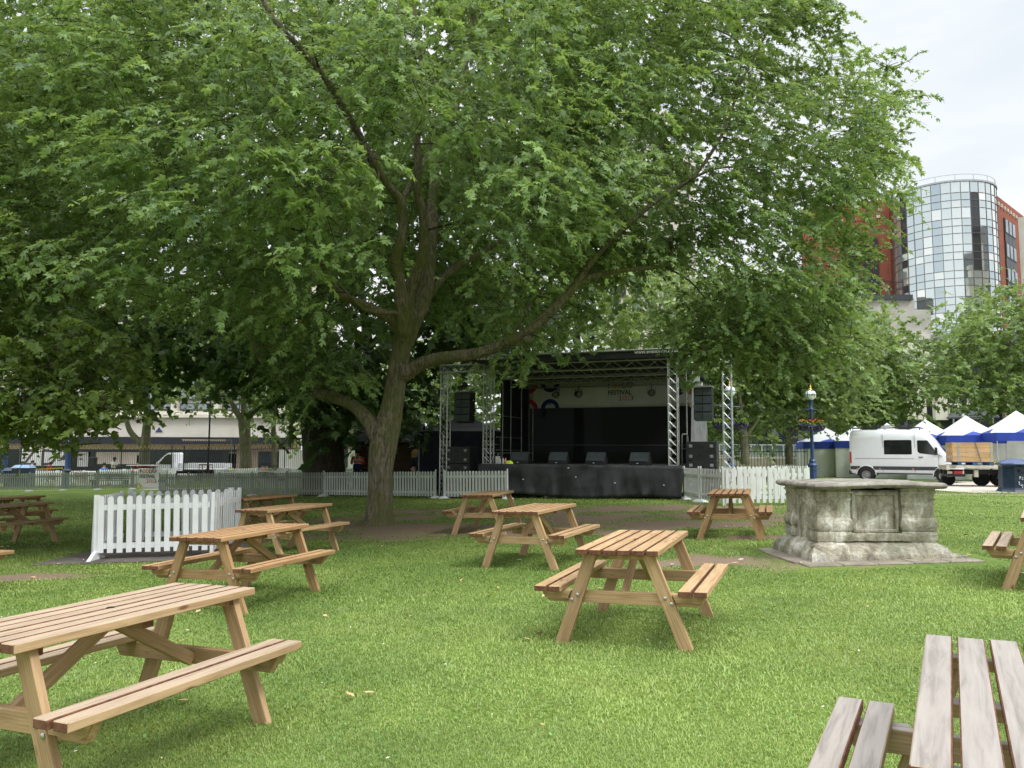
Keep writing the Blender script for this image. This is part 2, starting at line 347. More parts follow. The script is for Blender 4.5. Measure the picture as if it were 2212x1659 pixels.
M['kerb']=mat('grey kerb stone',(.30,.29,.28),.8,var=.15,bump=.2); M['brickpave']=mat('red brick edging',(.36,.14,.10),.85,var=.2,scale=10)
M['conc']=mat('concrete pad',(.13,.11,.10),.85,var=.25,scale=3,bump=.2)
def strip(name,pts0,pts1,dz,m,n=30):
    # sheet between two polylines (each two end points), following the ground
    mb=MB(); a0,a1=pts0; b0,b1=pts1; vs=[]
    for i in range(n+1):
        t=i/n
        for p,q in ((a0,a1),(b0,b1)):
            x=p[0]+(q[0]-p[0])*t; y=p[1]+(q[1]-p[1])*t; vs.append((x,y,gz(x,y)+dz))
    mb.add(vs,[(2*i,2*i+2,2*i+3,2*i+1) for i in range(n)]); o=mb.build(name,m); tag(o,kind='structure'); return o
strip('path',((17.2,29.4),(60,29.4)),((15.0,42.2),(60,42.2)),.006,M['paving'])
strip('brick_edging',((10.2,27.1),(60,26.6)),((10.2,27.5),(60,27.0)),.010,M['brickpave'])
strip('kerb',((10.2,26.75),(60,26.25)),((10.2,27.1),(60,26.6)),.016,M['kerb'])
strip('pavement',((-60,57.0),(-8,55.0)),((-60,75),(-8,75)),.006,M['paving'])
strip('road',((-60,59.0),(-8,57.0)),((-60,70),(-8,70)),.011,M['asphalt'])
strip('footpath',((-19,39.6),(-6,39.2)),((-19,41.0),(-6,40.6)),.006,M['paving'])
strip('enclosure_pad',((-7.15,11.75),(-4.35,11.95)),((-7.1,14.2),(-4.6,14.3)),.008,M['conc'],6)
# ================= grass blades =================
def blades(name,segs,m):
    P=[];Q=[]
    allv=[];lr=[]
    for z0,z1,cnt,h,w in segs:
        u=RNG.random(cnt); y=np.sqrt(z0*z0+(z1*z1-z0*z0)*u); x=(RNG.random(cnt)-.5)*2*(y*.70+.4)
        so=soil(x,y); k=RNG.random(cnt)>so*1.02
        inpad=(x>-7.2)&(x<-4.3)&(y>11.8)&(y<14.3); tomb=(x>3.4)&(x<6.2)&(y>9.6)&(y<11.9); k&=~inpad&~tomb
        x=x[k];y=y[k]; n=len(x); z=gz_np(x,y)
        dens=vnoise(x,y,.45,5)*.6+vnoise(x,y,1.7,6)*.4
        hh=h*(.55+.8*RNG.random(n))*(.6+.8*dens); ang=RNG.random(n)*2*PI; lean=RNG.random(n)**.6*1.5*hh; ww=w*(.6+.7*RNG.random(n))
        dx=np.cos(ang);dy=np.sin(ang)
        px=-dy*ww;py=dx*ww
        base=np.stack([x,y,z],-1)
        v0=base+np.stack([px,py,0*x],-1)/2; v1=base-np.stack([px,py,0*x],-1)/2
        mid=base+np.stack([dx*lean*.35,dy*lean*.35,hh*.62],-1)
        v2=mid-np.stack([px,py,0*x],-1)*.4; v3=mid+np.stack([px,py,0*x],-1)*.4
        v4=base+np.stack([dx*lean,dy*lean,hh*.95],-1)
        allv.append(np.stack([v0,v1,v2,v3,v4],1)); 
        c=np.clip(-.28+.42*vnoise(x,y,.3,7)+.55*vnoise(x,y,1.0,8)+.55*vnoise(x,y,3.3,9)+.45*(RNG.random(n)-.4),0,1); lr.append(np.repeat(c,5))
    V=np.concatenate(allv).reshape(-1,3); n=len(V)//5; L=np.concatenate(lr)
    b=np.arange(n)*5
    quads=np.stack([b,b+1,b+2,b+3],1); tris=np.stack([b+3,b+2,b+4],1)
    me=bpy.data.meshes.new(name); me.vertices.add(len(V)); me.vertices.foreach_set('co',V.ravel().astype(np.float32))
    li=np.concatenate([quads.ravel(),tris.ravel()]); me.loops.add(len(li)); me.loops.foreach_set('vertex_index',li.astype(np.int32))
    me.polygons.add(2*n); st=np.concatenate([np.arange(n)*4,4*n+np.arange(n)*3]); me.polygons.foreach_set('loop_start',st.astype(np.int32))
    me.polygons.foreach_set('loop_total',np.concatenate([np.full(n,4),np.full(n,3)]).astype(np.int32))
    a=me.attributes.new('lr','FLOAT','POINT'); a.data.foreach_set('value',L.astype(np.float32))
    me.materials.append(m); me.update(calc_edges=True); me.validate()
    o=bpy.data.objects.new(name,me); COL.objects.link(o); return o
M['grass']=leaf_mat('grass blades',(.095,.185,.038),(.29,.375,.105),(.33,.44,.11),.30)
g=blades('grass',[(1.9,4.5,170000,.017,.0034),(4.5,8,150000,.019,.0055),(8,14,120000,.023,.009),(14,32,110000,.028,.018)],M['grass'])
tag(g,'short green mown grass covering the park lawn','grass',kind='stuff')
def flat_bits(name,n,z0,z1,size,m,label,cat,h=.03,seed=3):
    h=h*.65
    r=np.random.default_rng(seed); mb=MB()
    for i in range(n):
        y=math.sqrt(z0*z0+(z1*z1-z0*z0)*r.random()); x=(r.random()-.5)*2*(y*.66); z=gz(x,y)+h*(.7+.5*r.random()); a=r.random()*6.28; s=size*(.5+r.random()*.9)
        c,d=math.cos(a)*s,math.sin(a)*s; t=(r.random()-.5)*s
        mb.add([(x-c,y-d,z),(x+d*.45,y-c*.45,z+t*.4),(x+c,y+d,z+t),(x-d*.45,y+c*.45,z+abs(t)*.8)],[(0,1,2,3)])
    o=mb.build(name,m); tag(o,label,cat,kind='stuff')
M['daisy']=mat('clover flower white',(.72,.70,.62),.7); M['deadleaf']=mat('dead leaf',(.42,.26,.12),.8,col2=(.58,.42,.24),scale=2)
flat_bits('clover_flowers',420,2.2,14,.009,M['daisy'],'tiny white clover flowers dotted through the lawn','clover',.038)
flat_bits('fallen_leaves',75,3,16,.042,M['deadleaf'],'dry brown leaves fallen on the lawn','leaves',.045,5)
flat_bits('feathers',34,3,15,.035,M['daisy'],'small white feathers lying on the grass','feathers',.045,8)
M['clover']=leaf_mat('clover leaves',(.06,.16,.03),(.17,.31,.06),(.22,.4,.07),.3)
def clover():
    r=np.random.default_rng(4); n=26000; cx=(r.random(900)-.5)*12; cy=2+r.random(900)*9
    k=r.integers(0,900,n); x=cx[k]+r.normal(0,.16,n); y=cy[k]+r.normal(0,.16,n); ok=(soil(x,y)<.3)&(y>1.8); x=x[ok];y=y[ok];n=len(x)
    z=gz_np(x,y)+.018+.022*r.random(n); s=.004+.005*r.random(n); a=r.random(n)*6.28; V=[]
    t1=r.normal(0,.35,n); t2=r.normal(0,.35,n)
    for j in range(5):
        th=a+j*2*PI/5; V.append(np.stack([x+np.cos(th)*s,y+np.sin(th)*s,z+s*(np.cos(th)*t1+np.sin(th)*t2)],-1))
    V=np.stack(V,1).reshape(-1,3); me=bpy.data.meshes.new('clover'); me.vertices.add(len(V)); me.vertices.foreach_set('co',V.ravel().astype(np.float32))
    me.loops.add(5*n); me.loops.foreach_set('vertex_index',np.arange(5*n,dtype=np.int32)); me.polygons.add(n); me.polygons.foreach_set('loop_start',(np.arange(n)*5).astype(np.int32)); me.polygons.foreach_set('loop_total',np.full(n,5,dtype=np.int32))
    at_=me.attributes.new('lr','FLOAT','POINT'); at_.data.foreach_set('value',np.repeat(r.random(n),5).astype(np.float32)); me.materials.append(M['clover']); me.update(calc_edges=True)
    o=bpy.data.objects.new('clover_leaves',me); COL.objects.link(o); tag(o,'patches of small round clover leaves among the lawn grass','clover',kind='stuff')
clover()
# ================= picnic tables =================
def make_table(mats):
    top,side,end=mats
    root=empty('picnic_table'); tag(root,None,'picnic table',group='wooden picnic tables on the lawn')
    L=1.474; W=.65; 
    pw=.0935; gp_=(W-6*pw)/5
    mb=MB()
    for i in range(6):
        c=-W/2+pw/2+i*(pw+gp_)
        mb.box((random.uniform(-.003,.003),c,.75-.0215+random.uniform(-.001,.001)),(L,pw,.043),endmi=1,sides=[q for q,ok in ((2,i>0),(4,i<5)) if ok])
    mb.build('tabletop',[top,end],root,bevel=.004)
    for s in (-1,1):
        mb=MB()
        for k in (0,1):
            c=s*(.673-.048-k*.119); mb.box((random.uniform(-.004,.004),c,.459-.0215),(L,.096,.043),endmi=1,sides=[2 if (s>0)==(k==0) else 4])
        mb.build('seat',[top,end],root,bevel=.004)
    for e in (-1,1):
        mb=MB(); mb.box((e*.595,0,.685),(.045,.56,.044),long=1,endmi=1); mb.build('top_bearer',[side,end],root,bevel=.003)
        mb=MB(); mb.prism([(-.655,.412),(.655,.412),(.60,.318),(-.60,.318)],.045,Matrix.Translation((e*.577,0,0))@Matrix.Rotation(PI/2,4,'Z'))
        mb.g=[(v[1],v[2],v[0]+3*e) for v in mb.v]; mb.build('seat_bearer',side,root,bevel=.003)
        for s in (-1,1):
            mb=MB(); x0=e*.6215
            lean=[(s*.544,0),(s*.438,0),(s*.175,.705),(s*.278,.705)]
            vs=[(x0-.0215,w,z) for w,z in lean]+[(x0+.0215,w,z) for w,z in lean]; off=random.random()*8
            fs=[(0,1,2,3),(7,6,5,4),(0,4,5,1),(1,5,6,2),(2,6,7,3),(3,7,4,0)]
            if s*1>0: fs=[tuple(reversed(f)) for f in fs]
            d=Vector((0,-s*.366,.93)); nn=Vector((0,.93,s*.366))
            mb.add(vs,fs,0,[(Vector(v).dot(d)+off,Vector(v).dot(nn)+off,v[0]) for v in vs]); mb.build('leg',[side,end],root,bevel=.003)
            mb=MB(); mb.prism([(s*.40,.412),(s*.645,.412),(s*.615,.355),(s*.425,.355)][::s],.043,Matrix.Translation((x0,0,0))@Matrix.Rotation(PI/2,4,'Z')); mb.g=[(v[1],v[2],v[0]) for v in mb.v]; mb.build('seat_cleat',side,root)
            for w,z in ((s*.345,.385),(s*.392,.345)):
                mb=MB(); Mx=Matrix.Rotation(e*PI/2,4,'Y'); mb.lathe([(.015,0),(.014,.006),(.008,.010)],(x0+e*.0215,w,z),8,M=Mx); mb.build('bolt',M['steel'],root,smooth=True)
    mb=MB(); mb.box((0,0,.685),(.07,.56,.044),long=1,endmi=1); mb.build('top_bearer',[side,end],root,bevel=.003)
    for e in (-1,1):
        mb=MB(); mb.bar((e*.04,0,.662),(e*.552,0,.345),.045,.07,0,1); mb.build('brace',[side,end],root,bevel=.003)
    mb=MB(); mb.lathe([(.022,0),(.022,.0015)],(0,0,.7505),12); mb.build('parasol_hole',M['black'],root)
    return root
TM_={'tan':(M['wood'],M['wood'],M['wood_end']),'or':(M['wood_or'],M['wood_or'],M['wood_end']),'w':(M['wood_w'],M['wood'],M['wood_end']),'g':(M['wood_g'],M['wood_g'],M['wood_end'])}
protos={}
def place_table(kind,x,y,yaw,dz,label):
    if kind not in protos: o=protos[kind]=make_table(TM_[kind])
    else: o=copy_tree(protos[kind])
    z=gz(x,y)+dz
    tilt=.028 if y<18 else 0
    o.matrix_world=Matrix.Translation((x,y,z))@Matrix.Rotation(-tilt,4,'Y')@Matrix.Rotation(yaw,4,'Z'); o['label']=label
    return o
place_table('w',-2.123,4.278,1.149,-.012,'large picnic table with weathered boards in the left foreground')
place_table('tan',1.088,6.768,1.201,-.004,'tan picnic table standing alone on the lawn just right of the centre')
place_table('tan',.359,10.841,1.154,-.004,'tan picnic table overlapping the smaller one in front of the picket fence')
place_table('tan',-.439,15.248,1.305,-.02,'picnic table on bare soil closest to the black stage')
place_table('or',3.759,13.483,1.252,0,'picnic table seen end on, in front of the white fence beside the stone tomb')
place_table('or',-2.871,8.562,1.224,-.008,'orange brown picnic table in front of the white picket enclosure')
place_table('tan',-3.518,12.382,1.115,-.009,'picnic table between the white enclosure and the big tree trunk, overlapping another table')
place_table('or',-4.95,15.55,1.12,0,'small distant picnic table just behind the corner of the white enclosure')
place_table('w',-9.248,14.509,1.299,.018,'nearer of the two shaded picnic tables at the left edge')
place_table('or',-10.621,16.516,1.218,.06,'farther of the two shaded picnic tables at the left edge')
place_table('or',-6.95,9.25,1.22,0,'picnic table mostly cut off by the left edge, only a bench end showing')
place_table('w',5.784,8.308,.964,-.01,'picnic table cut off by the right edge beyond the stone tomb')
place_table('g',1.638,2.468,1.06,-.014,'weathered silver grey picnic table in the bottom right corner')
# ================= picket fences =================
def picket_panel(L,H,pitch,pw,m,name='picket_fence',posts=(1,1),foot='dome',gap=.06,rails=(.22,.80),thick=.02,round_top=True,rail_h=.075,front=1):
    root=empty(name)
    n=max(2,int(round(L/pitch))); mb=MB(); st=L/n
    for i in range(n):
        x=(i+.5)*st; w=pw/2
        poly=[(x-w,gap),(x+w,gap)]
        if round_top: poly+=[(x+w,H-w*.9),(x+w*.72,H-w*.3),(x+w*.3,H),(x-w*.3,H),(x-w*.72,H-w*.3),(x-w,H-w*.9)]
        else: poly+=[(x+w,H),(x-w,H)]
        mb.prism(poly,thick,Matrix.Translation((0,-front*(thick/2+.0015),random.uniform(-.004,.004))))
    mb.build('pickets',m,root)
    for r in rails:
        mb=MB(); mb.box((L/2,front*.015,H*r),(L,.03,rail_h)); mb.build('rail',m,root)
    for k,x in enumerate((.0,L)):
        if not posts[k]: continue
        mb=MB(); 
        if foot=='dome':
            mb.lathe([(.024,.0),(.024,H+.05),(.016,H+.062)],(x,0,0),8); mb.build('post',m,root)
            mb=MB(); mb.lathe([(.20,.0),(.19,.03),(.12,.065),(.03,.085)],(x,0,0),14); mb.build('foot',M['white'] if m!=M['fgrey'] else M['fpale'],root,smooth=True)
        else:
            mb.box((x,.03,H/2+.01),(.085,.05,H+.02)); mb.build('post',m,root)
            if foot=='splay':
                mb=MB(); mb.prism([(-.30,0),(.30,0),(.06,.13),(-.06,.13)],.06,Matrix.Translation((x,0,0))@Matrix.Rotation(PI/2,4,'Z')); mb.build('foot',m,root,bevel=.006)
    return root
def lay_fence(p,q,n,H,pitch,pw,m,label_fn,group,gapm=.0,**k):
    p=Vector(p);q=Vector(q); d=(q-p); L=d.length; d.normalize(); seg=(L-gapm*(n-1))/n; proto=None
    for i in range(n):
        a=p+d*(i*(seg+gapm)); b=a+d*seg
        o=picket_panel(seg,H,pitch,pw,m,**k) if proto is None else copy_tree(proto)
        proto=proto or o
        za,zb=gz(a.x,a.y),gz(b.x,b.y); ang=math.atan2(d.y,d.x)
        o.matrix_world=Matrix.Translation((a.x,a.y,za))@Matrix.Rotation(ang,4,'Z')@Matrix.Rotation(-math.atan2(zb-za,seg),4,'Y')
        o['label']=label_fn(i,n); o['category']='picket fence'; o['group']=group
G1='grey green picket fence panels far across the lawn'
ordn=['first','second','third','fourth','fifth','sixth','seventh','eighth']
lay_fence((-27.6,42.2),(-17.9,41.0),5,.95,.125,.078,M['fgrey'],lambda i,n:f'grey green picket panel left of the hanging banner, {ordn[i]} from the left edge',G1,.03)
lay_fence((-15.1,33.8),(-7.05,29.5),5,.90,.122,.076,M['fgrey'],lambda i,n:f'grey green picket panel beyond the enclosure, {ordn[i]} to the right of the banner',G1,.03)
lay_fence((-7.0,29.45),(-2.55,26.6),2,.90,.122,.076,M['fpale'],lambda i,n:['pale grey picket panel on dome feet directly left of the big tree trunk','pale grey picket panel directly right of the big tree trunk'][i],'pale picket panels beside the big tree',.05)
lay_fence((-2.25,26.35),(-.12,25.1),1,.90,.122,.076,M['white'],lambda i,n:'off white picket panel meeting the left corner of the stage skirt','pale picket panels beside the big tree')
# white enclosure (square) on the left
G2='white wooden picket panels forming the square enclosure on the left'
z0=dict(name='picket_fence')
def wpanel(p,q,H,pitch,pw,label,group,**k):
    lay_fence(p,q,1,H,pitch,pw,M['white'],lambda i,n:label,group,**k)
wk=dict(foot='post',gap=.10,rails=(.21,.82),thick=.022,rail_h=.085)
wpanel((-6.42,12.28),(-4.72,12.42),.97,.145,.085,'front picket panel of the white enclosure, nearest the camera',G2,front=1,**{**wk,'foot':'splay','posts':(1,0)})
wpanel((-4.66,12.44),(-4.80,14.0),.97,.13,.06,'right side picket panel of the white enclosure, seen edge on',G2,front=1,**{**wk,'thick':.008})
wpanel((-6.75,14.02),(-4.98,14.06),.97,.145,.085,'rear picket panel of the white enclosure, seen through the front one',G2,front=1,**wk)
wpanel((-6.5,12.42),(-6.83,13.9),.97,.125,.085,'left side picket panel of the white enclosure behind the splayed post',G2,front=-1,**wk)
# white fences right of the stage
G3='white picket panels between the stage and the stone tomb'
r1=at(1479,1076,23.6); r2=at(1510,1080,22.0); r3=at(1562,1090,20.3); r4=at(1748,1085,20.6)
wpanel((r1.x,r1.y),(r2.x,r2.y),.93,.115,.045,'white picket panel touching the right corner of the stage skirt',G3,thick=.007,foot='dome',posts=(1,1),gap=.05)
wpanel((r2.x+.05,r2.y-.05),(r3.x,r3.y),.93,.115,.045,'white picket panel seen obliquely behind the end on picnic table',G3,thick=.007,foot='dome',posts=(1,0),gap=.05)
wpanel((r3.x+.04,r3.y),(r4.x,r4.y),.95,.165,.09,'front facing white picket panel with wide boards between table and tomb',G3,**{**wk,'gap':.06})
b1=at(1570,1060,23.2);b2=at(1700,1060,23.4)
wpanel((b1.x,b1.y),(b2.x,b2.y),.95,.16,.09,'white picket panel just behind the wide boarded front one',G3,**wk)
b1=at(1540,1030,29.5);b2=at(1672,1030,29.8)
wpanel((b1.x,b1.y),(b2.x,b2.y),.95,.15,.085,'distant white picket panel with solid top rail behind the truss tower',G3,**wk)
b1=at(1674,1030,33.5);b2=at(1742,1030,31.8)
wpanel((b1.x,b1.y),(b2.x,b2.y),.95,.13,.08,'distant white picket panel ending at the blue lamp post',G3,**wk)
# second line of white fences on the far left
G4='white picket panels behind the grey green fence on the left'
lay_fence((-29.8,48.8),(-26.4,48.6),2,.95,.14,.08,M['white'],lambda i,n:['white picket panel behind red jacketed people','white picket panel between red jacketed people and round litter bin'][i],G4,.1,foot='post')
lay_fence((-25.2,48.2),(-20.2,47.2),3,.98,.13,.08,M['white'],lambda i,n:['white picket panel carrying the half hidden festival banner','white picket panel in front of the man in the blue jacket','white picket panel in front of the trestle table'][i],G4,.12,foot='post')
lay_fence((-15.8,42),(-13.4,41.4),1,.95,.13,.08,M['white'],lambda i,n:'distant white picket panel in front of the white pickup bed',G4,foot='post')
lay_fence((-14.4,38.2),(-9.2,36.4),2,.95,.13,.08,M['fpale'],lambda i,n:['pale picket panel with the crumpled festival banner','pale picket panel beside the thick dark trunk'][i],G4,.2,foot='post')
lay_fence((-7.6,35.6),(-4.9,35.0),1,.95,.13,.08,M['white'],lambda i,n:'short white picket panel in front of the dark counter',G4,foot='post')
# ================= lettering helper =================
def text(body,size,m,parent,Mx,name='lettering',ext=.0015,align='LEFT',spacing=1.0,bold=0):
    c=bpy.data.curves.new(name,'FONT'); c.body=body; c.size=size; c.extrude=ext; c.align_x=align; c.space_character=spacing; c.offset=bold; c.resolution_u=3
    c.materials.append(m); t=bpy.data.objects.new('tmp',c); COL.objects.link(t); bpy.context.view_layer.update()
    me=bpy.data.meshes.new_from_object(t.evaluated_get(bpy.context.evaluated_depsgraph_get())); bpy.data.objects.remove(t); me.name=name
    if not me.materials: me.materials.append(m)
    o=bpy.data.objects.new(name,me); COL.objects.link(o); o.parent=parent; o.matrix_local=Mx; return o
def ring(mb,cx,cz,r,w,a0=0,a1=360,y=0,th=.003,n=28):
    vs=[];k=n+1
    for i in range(k):
        a=math.radians(a0+(a1-a0)*i/n)
        for rr,yy in ((r,y),(r-w,y),(r-w,y-th),(r,y-th)): vs.append((cx+rr*math.cos(a),yy,cz+rr*math.sin(a)))
    fs=[]
    for i in range(n):
        for j in range(4): fs.append((4*i+j,4*i+4+j,4*i+4+(j+1)%4,4*i+(j+1)%4))
    fs+=[(0,1,2,3),(4*n+3,4*n+2,4*n+1,4*n)]
    mb.add(vs,fs); return mb
TXT=Matrix.Rotation(PI/2,4,'X')
def festival_logo(root,x,z,s,y=-.004,top='COLMORE'):
    # s = width of the word FESTIVAL; local frame x right, z up, facing -y
    T=lambda a,b:Matrix.Translation((x+a*s,y,z+b*s))@TXT
    text(top,.115*s,M['text'],root,T(0,.62),spacing=1.05)
    text('F',.26*s,M['text'],root,T(0,.40),bold=.002*s)
    mb=MB(); ring(mb,x+.25*s,z+.49*s,.095*s,.035*s,y=y); mb.build('logo_ring',M['pora'],root)
    mb=MB(); ring(mb,x+.45*s,z+.49*s,.095*s,.035*s,y=y); mb.build('logo_ring',M['pyel'],root)
    text('D',.26*s,M['text'],root,T(.55,.40))
    mb=MB(); ring(mb,x+.86*s,z+.53*s,.12*s,.02*s,y=y); ring(mb,x+.86*s,z+.53*s,.075*s,.018*s,y=y); mb.box((x+.755*s,y-.0015,z+.63*s),(.018*s,.003,.2*s)); mb.build('logo_emblem',M['text'],root)
    text('FESTIVAL',.245*s,M['text'],root,T(0,.16),bold=.002*s,spacing=.93)
    text('2',.24*s,M['pred'],root,T(.42,-.06)); mb=MB(); ring(mb,x+.655*s,z+.025*s,.085*s,.03*s,y=y); mb.build('logo_ring',M['pora'],root)
    text('2',.24*s,M['pora'],root,T(.75,-.06)); text('3',.24*s,M['text'],root,T(.88,-.06))
def banner_mesh(w,h,amp=.02,seed=1,nx=24,nz=10,skew=0):
    mb=MB(); vs=[]
    for j in range(nz+1):
        for i in range(nx+1):
            u=i/nx;v=j/nz
            yy=amp*(math.sin(u*9+seed)*math.cos(v*5+seed*2)+.5*math.sin((u+v)*17+seed))+.03
            vs.append((u*w+(skew*math.sin(v*PI) if i==0 else 0),yy,v*h))
    mb.add(vs,[(j*(nx+1)+i,j*(nx+1)+i+1,(j+1)*(nx+1)+i+1,(j+1)*(nx+1)+i) for j in range(nz) for i in range(nx)]); return mb
def hung_banner(p,q,z0,h,label,full=True,skew=0,y=0):
    p=Vector(p);q=Vector(q); w=(q-p).length; root=empty('festival_banner',(p.x,p.y,gz(p.x,p.y)+z0),math.atan2(q.y-p.y,q.x-p.x),label,'banner','festival banners tied to fences')
    b=banner_mesh(w,h,.012,seed=p.x,skew=skew).build('sheet',M['vinylw'],root,smooth=True)
    sol=b.modifiers.new('thick','SOLIDIFY'); sol.thickness=.004
    festival_logo(root,.07*w,.34*h,.60*w,y=-.005,top='CANDAI' if False else 'COLMORE')
    mb=MB(); mb.box((w*.865,-.004,h*.38),(w*.26,.004,h*.12)); mb.build('stripe',M['ppur'],root)
    mb=MB(); ring(mb,.0,.0,.16*w,.05*w,0,90,y=-.004); mb.build('arc',M['pyel'],root)
    return root
hb0=at(299,1050,40.4);hb1=at(361,1050,39.9)
hung_banner((hb0.x,hb0.y-.15),(hb1.x,hb1.y-.15),.10,1.0,'white festival banner with bright lettering hanging from the fence beyond the enclosure',skew=.05)
hb0=at(157,1050,46.9);hb1=at(205,1050,46.6)
hung_banner((hb0.x,hb0.y),(hb1.x,hb1.y),.02,.95,'half hidden festival banner seen through the grey green fence at far left')
hb0=at(552,1040,36.6);hb1=at(622,1040,35.9)
hung_banner((hb0.x,hb0.y),(hb1.x,hb1.y),.18,.86,'crumpled festival banner behind the fence left of the thick dark trunk')
# ================= STAGE =================
P0=Vector((-1.05,26.0,0)); US=Vector((.933,-.36,0)); VS=Vector((.36,.933,0)); YS=math.atan2(-.36,.933)
def S(u,v,z): return P0+US*u+VS*v+Vector((0,0,z))
WD,DD,HD=6.67,4.8,1.10
st=empty('stage',(P0.x,P0.y,0),YS,'black open fronted festival stage with truss towers and dark roof','stage')
mb=MB(); mb.box((WD/2,DD/2,HD-.05),(WD-.02,DD,.1)); mb.build('deck',mat('stage deck ply',(.10,.095,.09),.7,var=.2,scale=5),st)
def skirt():
    mb=MB(); vs=[];nx=90;nz=10
    for j in range(nz+1):
        for i in range(nx+1):
            u=i/nx;v=j/nz; x=u*(WD+.02)-.01
            fold=.04*math.sin(x*2.1+v*1.3)+.03*math.sin(x*7.3+1+v)+.02*math.sin(x*15+v*4)+.012*math.sin(x*31+v*9)+.05*abs(math.sin(x*1.9+.4+v*.5))**4+.03*abs(math.sin(x*4.3+v))**6
            for c in (2.55,4.9,.6): fold+=.06*math.exp(-((x-c)*7)**2)*(1-v*.4)
            out=-.10-(1-v)*(.12+fold)-v*.01
            if u>.96: out+= (1-v)*.0
            vs.append((x-(1-v)*.06*(1-2*u)*-1, out, .12+v*(HD-.13)+(.05*math.sin(x*1.4)*(1-v))))
    mb.add(vs,[(j*(nx+1)+i,j*(nx+1)+i+1,(j+1)*(nx+1)+i+1,(j+1)*(nx+1)+i) for j in range(nz) for i in range(nx)]); return mb
M['skirt']=mat('stage skirt cloth',(.036,.037,.042),.42,var=.55,scale=1.8,bump=.6,bscale=7)
o=skirt().build('skirt',M['skirt'],st,smooth=True); o.modifiers.new('thick','SOLIDIFY').thickness=.006
mb=MB(); mb.box((WD+.05,DD/2,HD/2+.03),(.02,DD,HD-.1)); mb.box((-.05,DD/2,HD/2+.03),(.02,DD,HD-.1)); mb.build('side_skirt',M['skirt'],st)
mb=MB()
for x,z in ((1.6,.62),(3.35,.72),(4.6,.56),(6.1,.52),(3.1,1.0)): mb.box((x,-.27+z*.1,z),(.05,.01,.03))
mb.build('skirt_tag',M['silver'],st)
mb=MB()
for x in (.3,2.2,4.4,6.3):
    for y in (.3,2.4,4.5): mb.box((x,y,HD/2-.03),(.08,.08,HD-.1)); 
mb.build('understage_legs',M['pipe'],st)
zr0,zr1=4.53,4.16
def rz_(v): return zr0+(zr1-zr0)*max(0,v+.35)/(DD+.35)
mb=MB()
for (v0,v1) in ((-.35,DD+.1),):
    a=[(-.12,v0,rz_(v0)),(WD+.1,v0,rz_(v0)),(WD+.1,v1,rz_(v1)),(-.12,v1,rz_(v1))]
    b=[(x,y,z+.07) for x,y,z in a]; mb.add(a+b,[(3,2,1,0),(4,5,6,7),(0,1,5,4),(1,2,6,5),(2,3,7,6),(3,0,4,7)])
M['roofsheet']=mat('roof sheet',(.045,.048,.055),.5,var=.2,scale=3); mb.build('roof',M['roofsheet'],st)
mb=MB(); mb.box((WD/2-.01,-.37,4.49),(WD+.26,.02,.24)); fo=mb.build('fascia',M['blackcloth'],st)
mb=MB(); mb.tube([(-.14,-.38,4.61),(WD+.12,-.38,4.61)],.03,8); mb.build('roof_edge_tube',M['pipe'],st)
text('www.eventmen.co.uk',.155,M['silver'],st,Matrix.Translation((5.28,-.385,4.50))@TXT,ext=.001,bold=.004)
text('www.eventmen.co.uk',.155,M['silver'],st,Matrix.Translation((.02,-.385,4.50))@TXT,ext=.001,bold=.004)
for v,zz in ((.25,4.12),(1.5,4.02),(2.8,3.95),(4.0,3.9)):
    mb=MB(); 
    for dz in (0,.26): mb.tube([(.05,v,zz+dz-.0),(WD-.05,v,zz+dz-.0)],.026,6)
    k=18
    for i in range(k):
        x0=.05+(WD-.1)*i/k;x1=.05+(WD-.1)*(i+1)/k; zA,zB=(zz,zz+.26) if i%2 else (zz+.26,zz); mb.tube([(x0,v,zA),(x1,v,zB)],.012,5,False)
    mb.build('roof_truss',M['alu'],st)
for i in range(9):
    u=.35+i*.75; mb=MB(); mb.tube([(u,-.3,rz_(-.3)-.03),(u,DD,rz_(DD)-.03)],.018,5); mb.build('roof_rafter',M['alu'],st)
for i,(u,v) in enumerate(((.237,.15),(6.35,.15))):
    mb=MB(); truss(mb,(u,v,HD+.005),(u,v,4.36),.27,.021,.27,up=(0,1,0)); mb.build('tower',M['alu'],st)
# side sheets: left inner wall, right outer wall, back scrim
mb=MB(); mb.box((-.03,3.4,2.62),(.02,3.0,3.02)); mb.build('left_wall_sheet',M['blackcloth'],st)
def wall_r():
    mb=MB(); vs=[];ny=14;nz=12
    for j in range(nz+1):
        for i in range(ny+1):
            v=i/ny;w=j/nz; y=1.2+v*(DD-1.2); top=4.3-.35*v-.5*v*v*(1 if v>.5 else .4); z=1.15+w*(top-1.15)
            vs.append((WD+.06+.035*math.sin(y*4+w*3)+.02*math.sin(y*11),y,z))
    mb.add(vs,[(j*(ny+1)+i,j*(ny+1)+i+1,(j+1)*(ny+1)+i+1,(j+1)*(ny+1)+i) for j in range(nz) for i in range(ny)]); return mb
o=wall_r().build('right_wall_sheet',M['greyvinyl'],st,smooth=True); o.modifiers.new('thick','SOLIDIFY').thickness=.01
def scrim_mat():
    m,n,l,out=new_mat('black scrim'); b=N(n,'ShaderNodeBsdfPrincipled'); b.inputs['Base Color'].default_value=(.012,.014,.018,1); b.inputs['Roughness'].default_value=.8
    t=n.new('ShaderNodeBsdfTransparent'); ms=N(n,'ShaderNodeMixShader'); ms.inputs[0].default_value=.05; l.new(b.outputs[0],ms.inputs[1]); l.new(t.outputs[0],ms.inputs[2]); l.new(ms.outputs[0],out.inputs[0]); return m
mb=MB(); mb.box((WD/2,DD+.02,2.6),(WD,.01,3.05)); mb.build('backdrop_scrim',scrim_mat(),st)
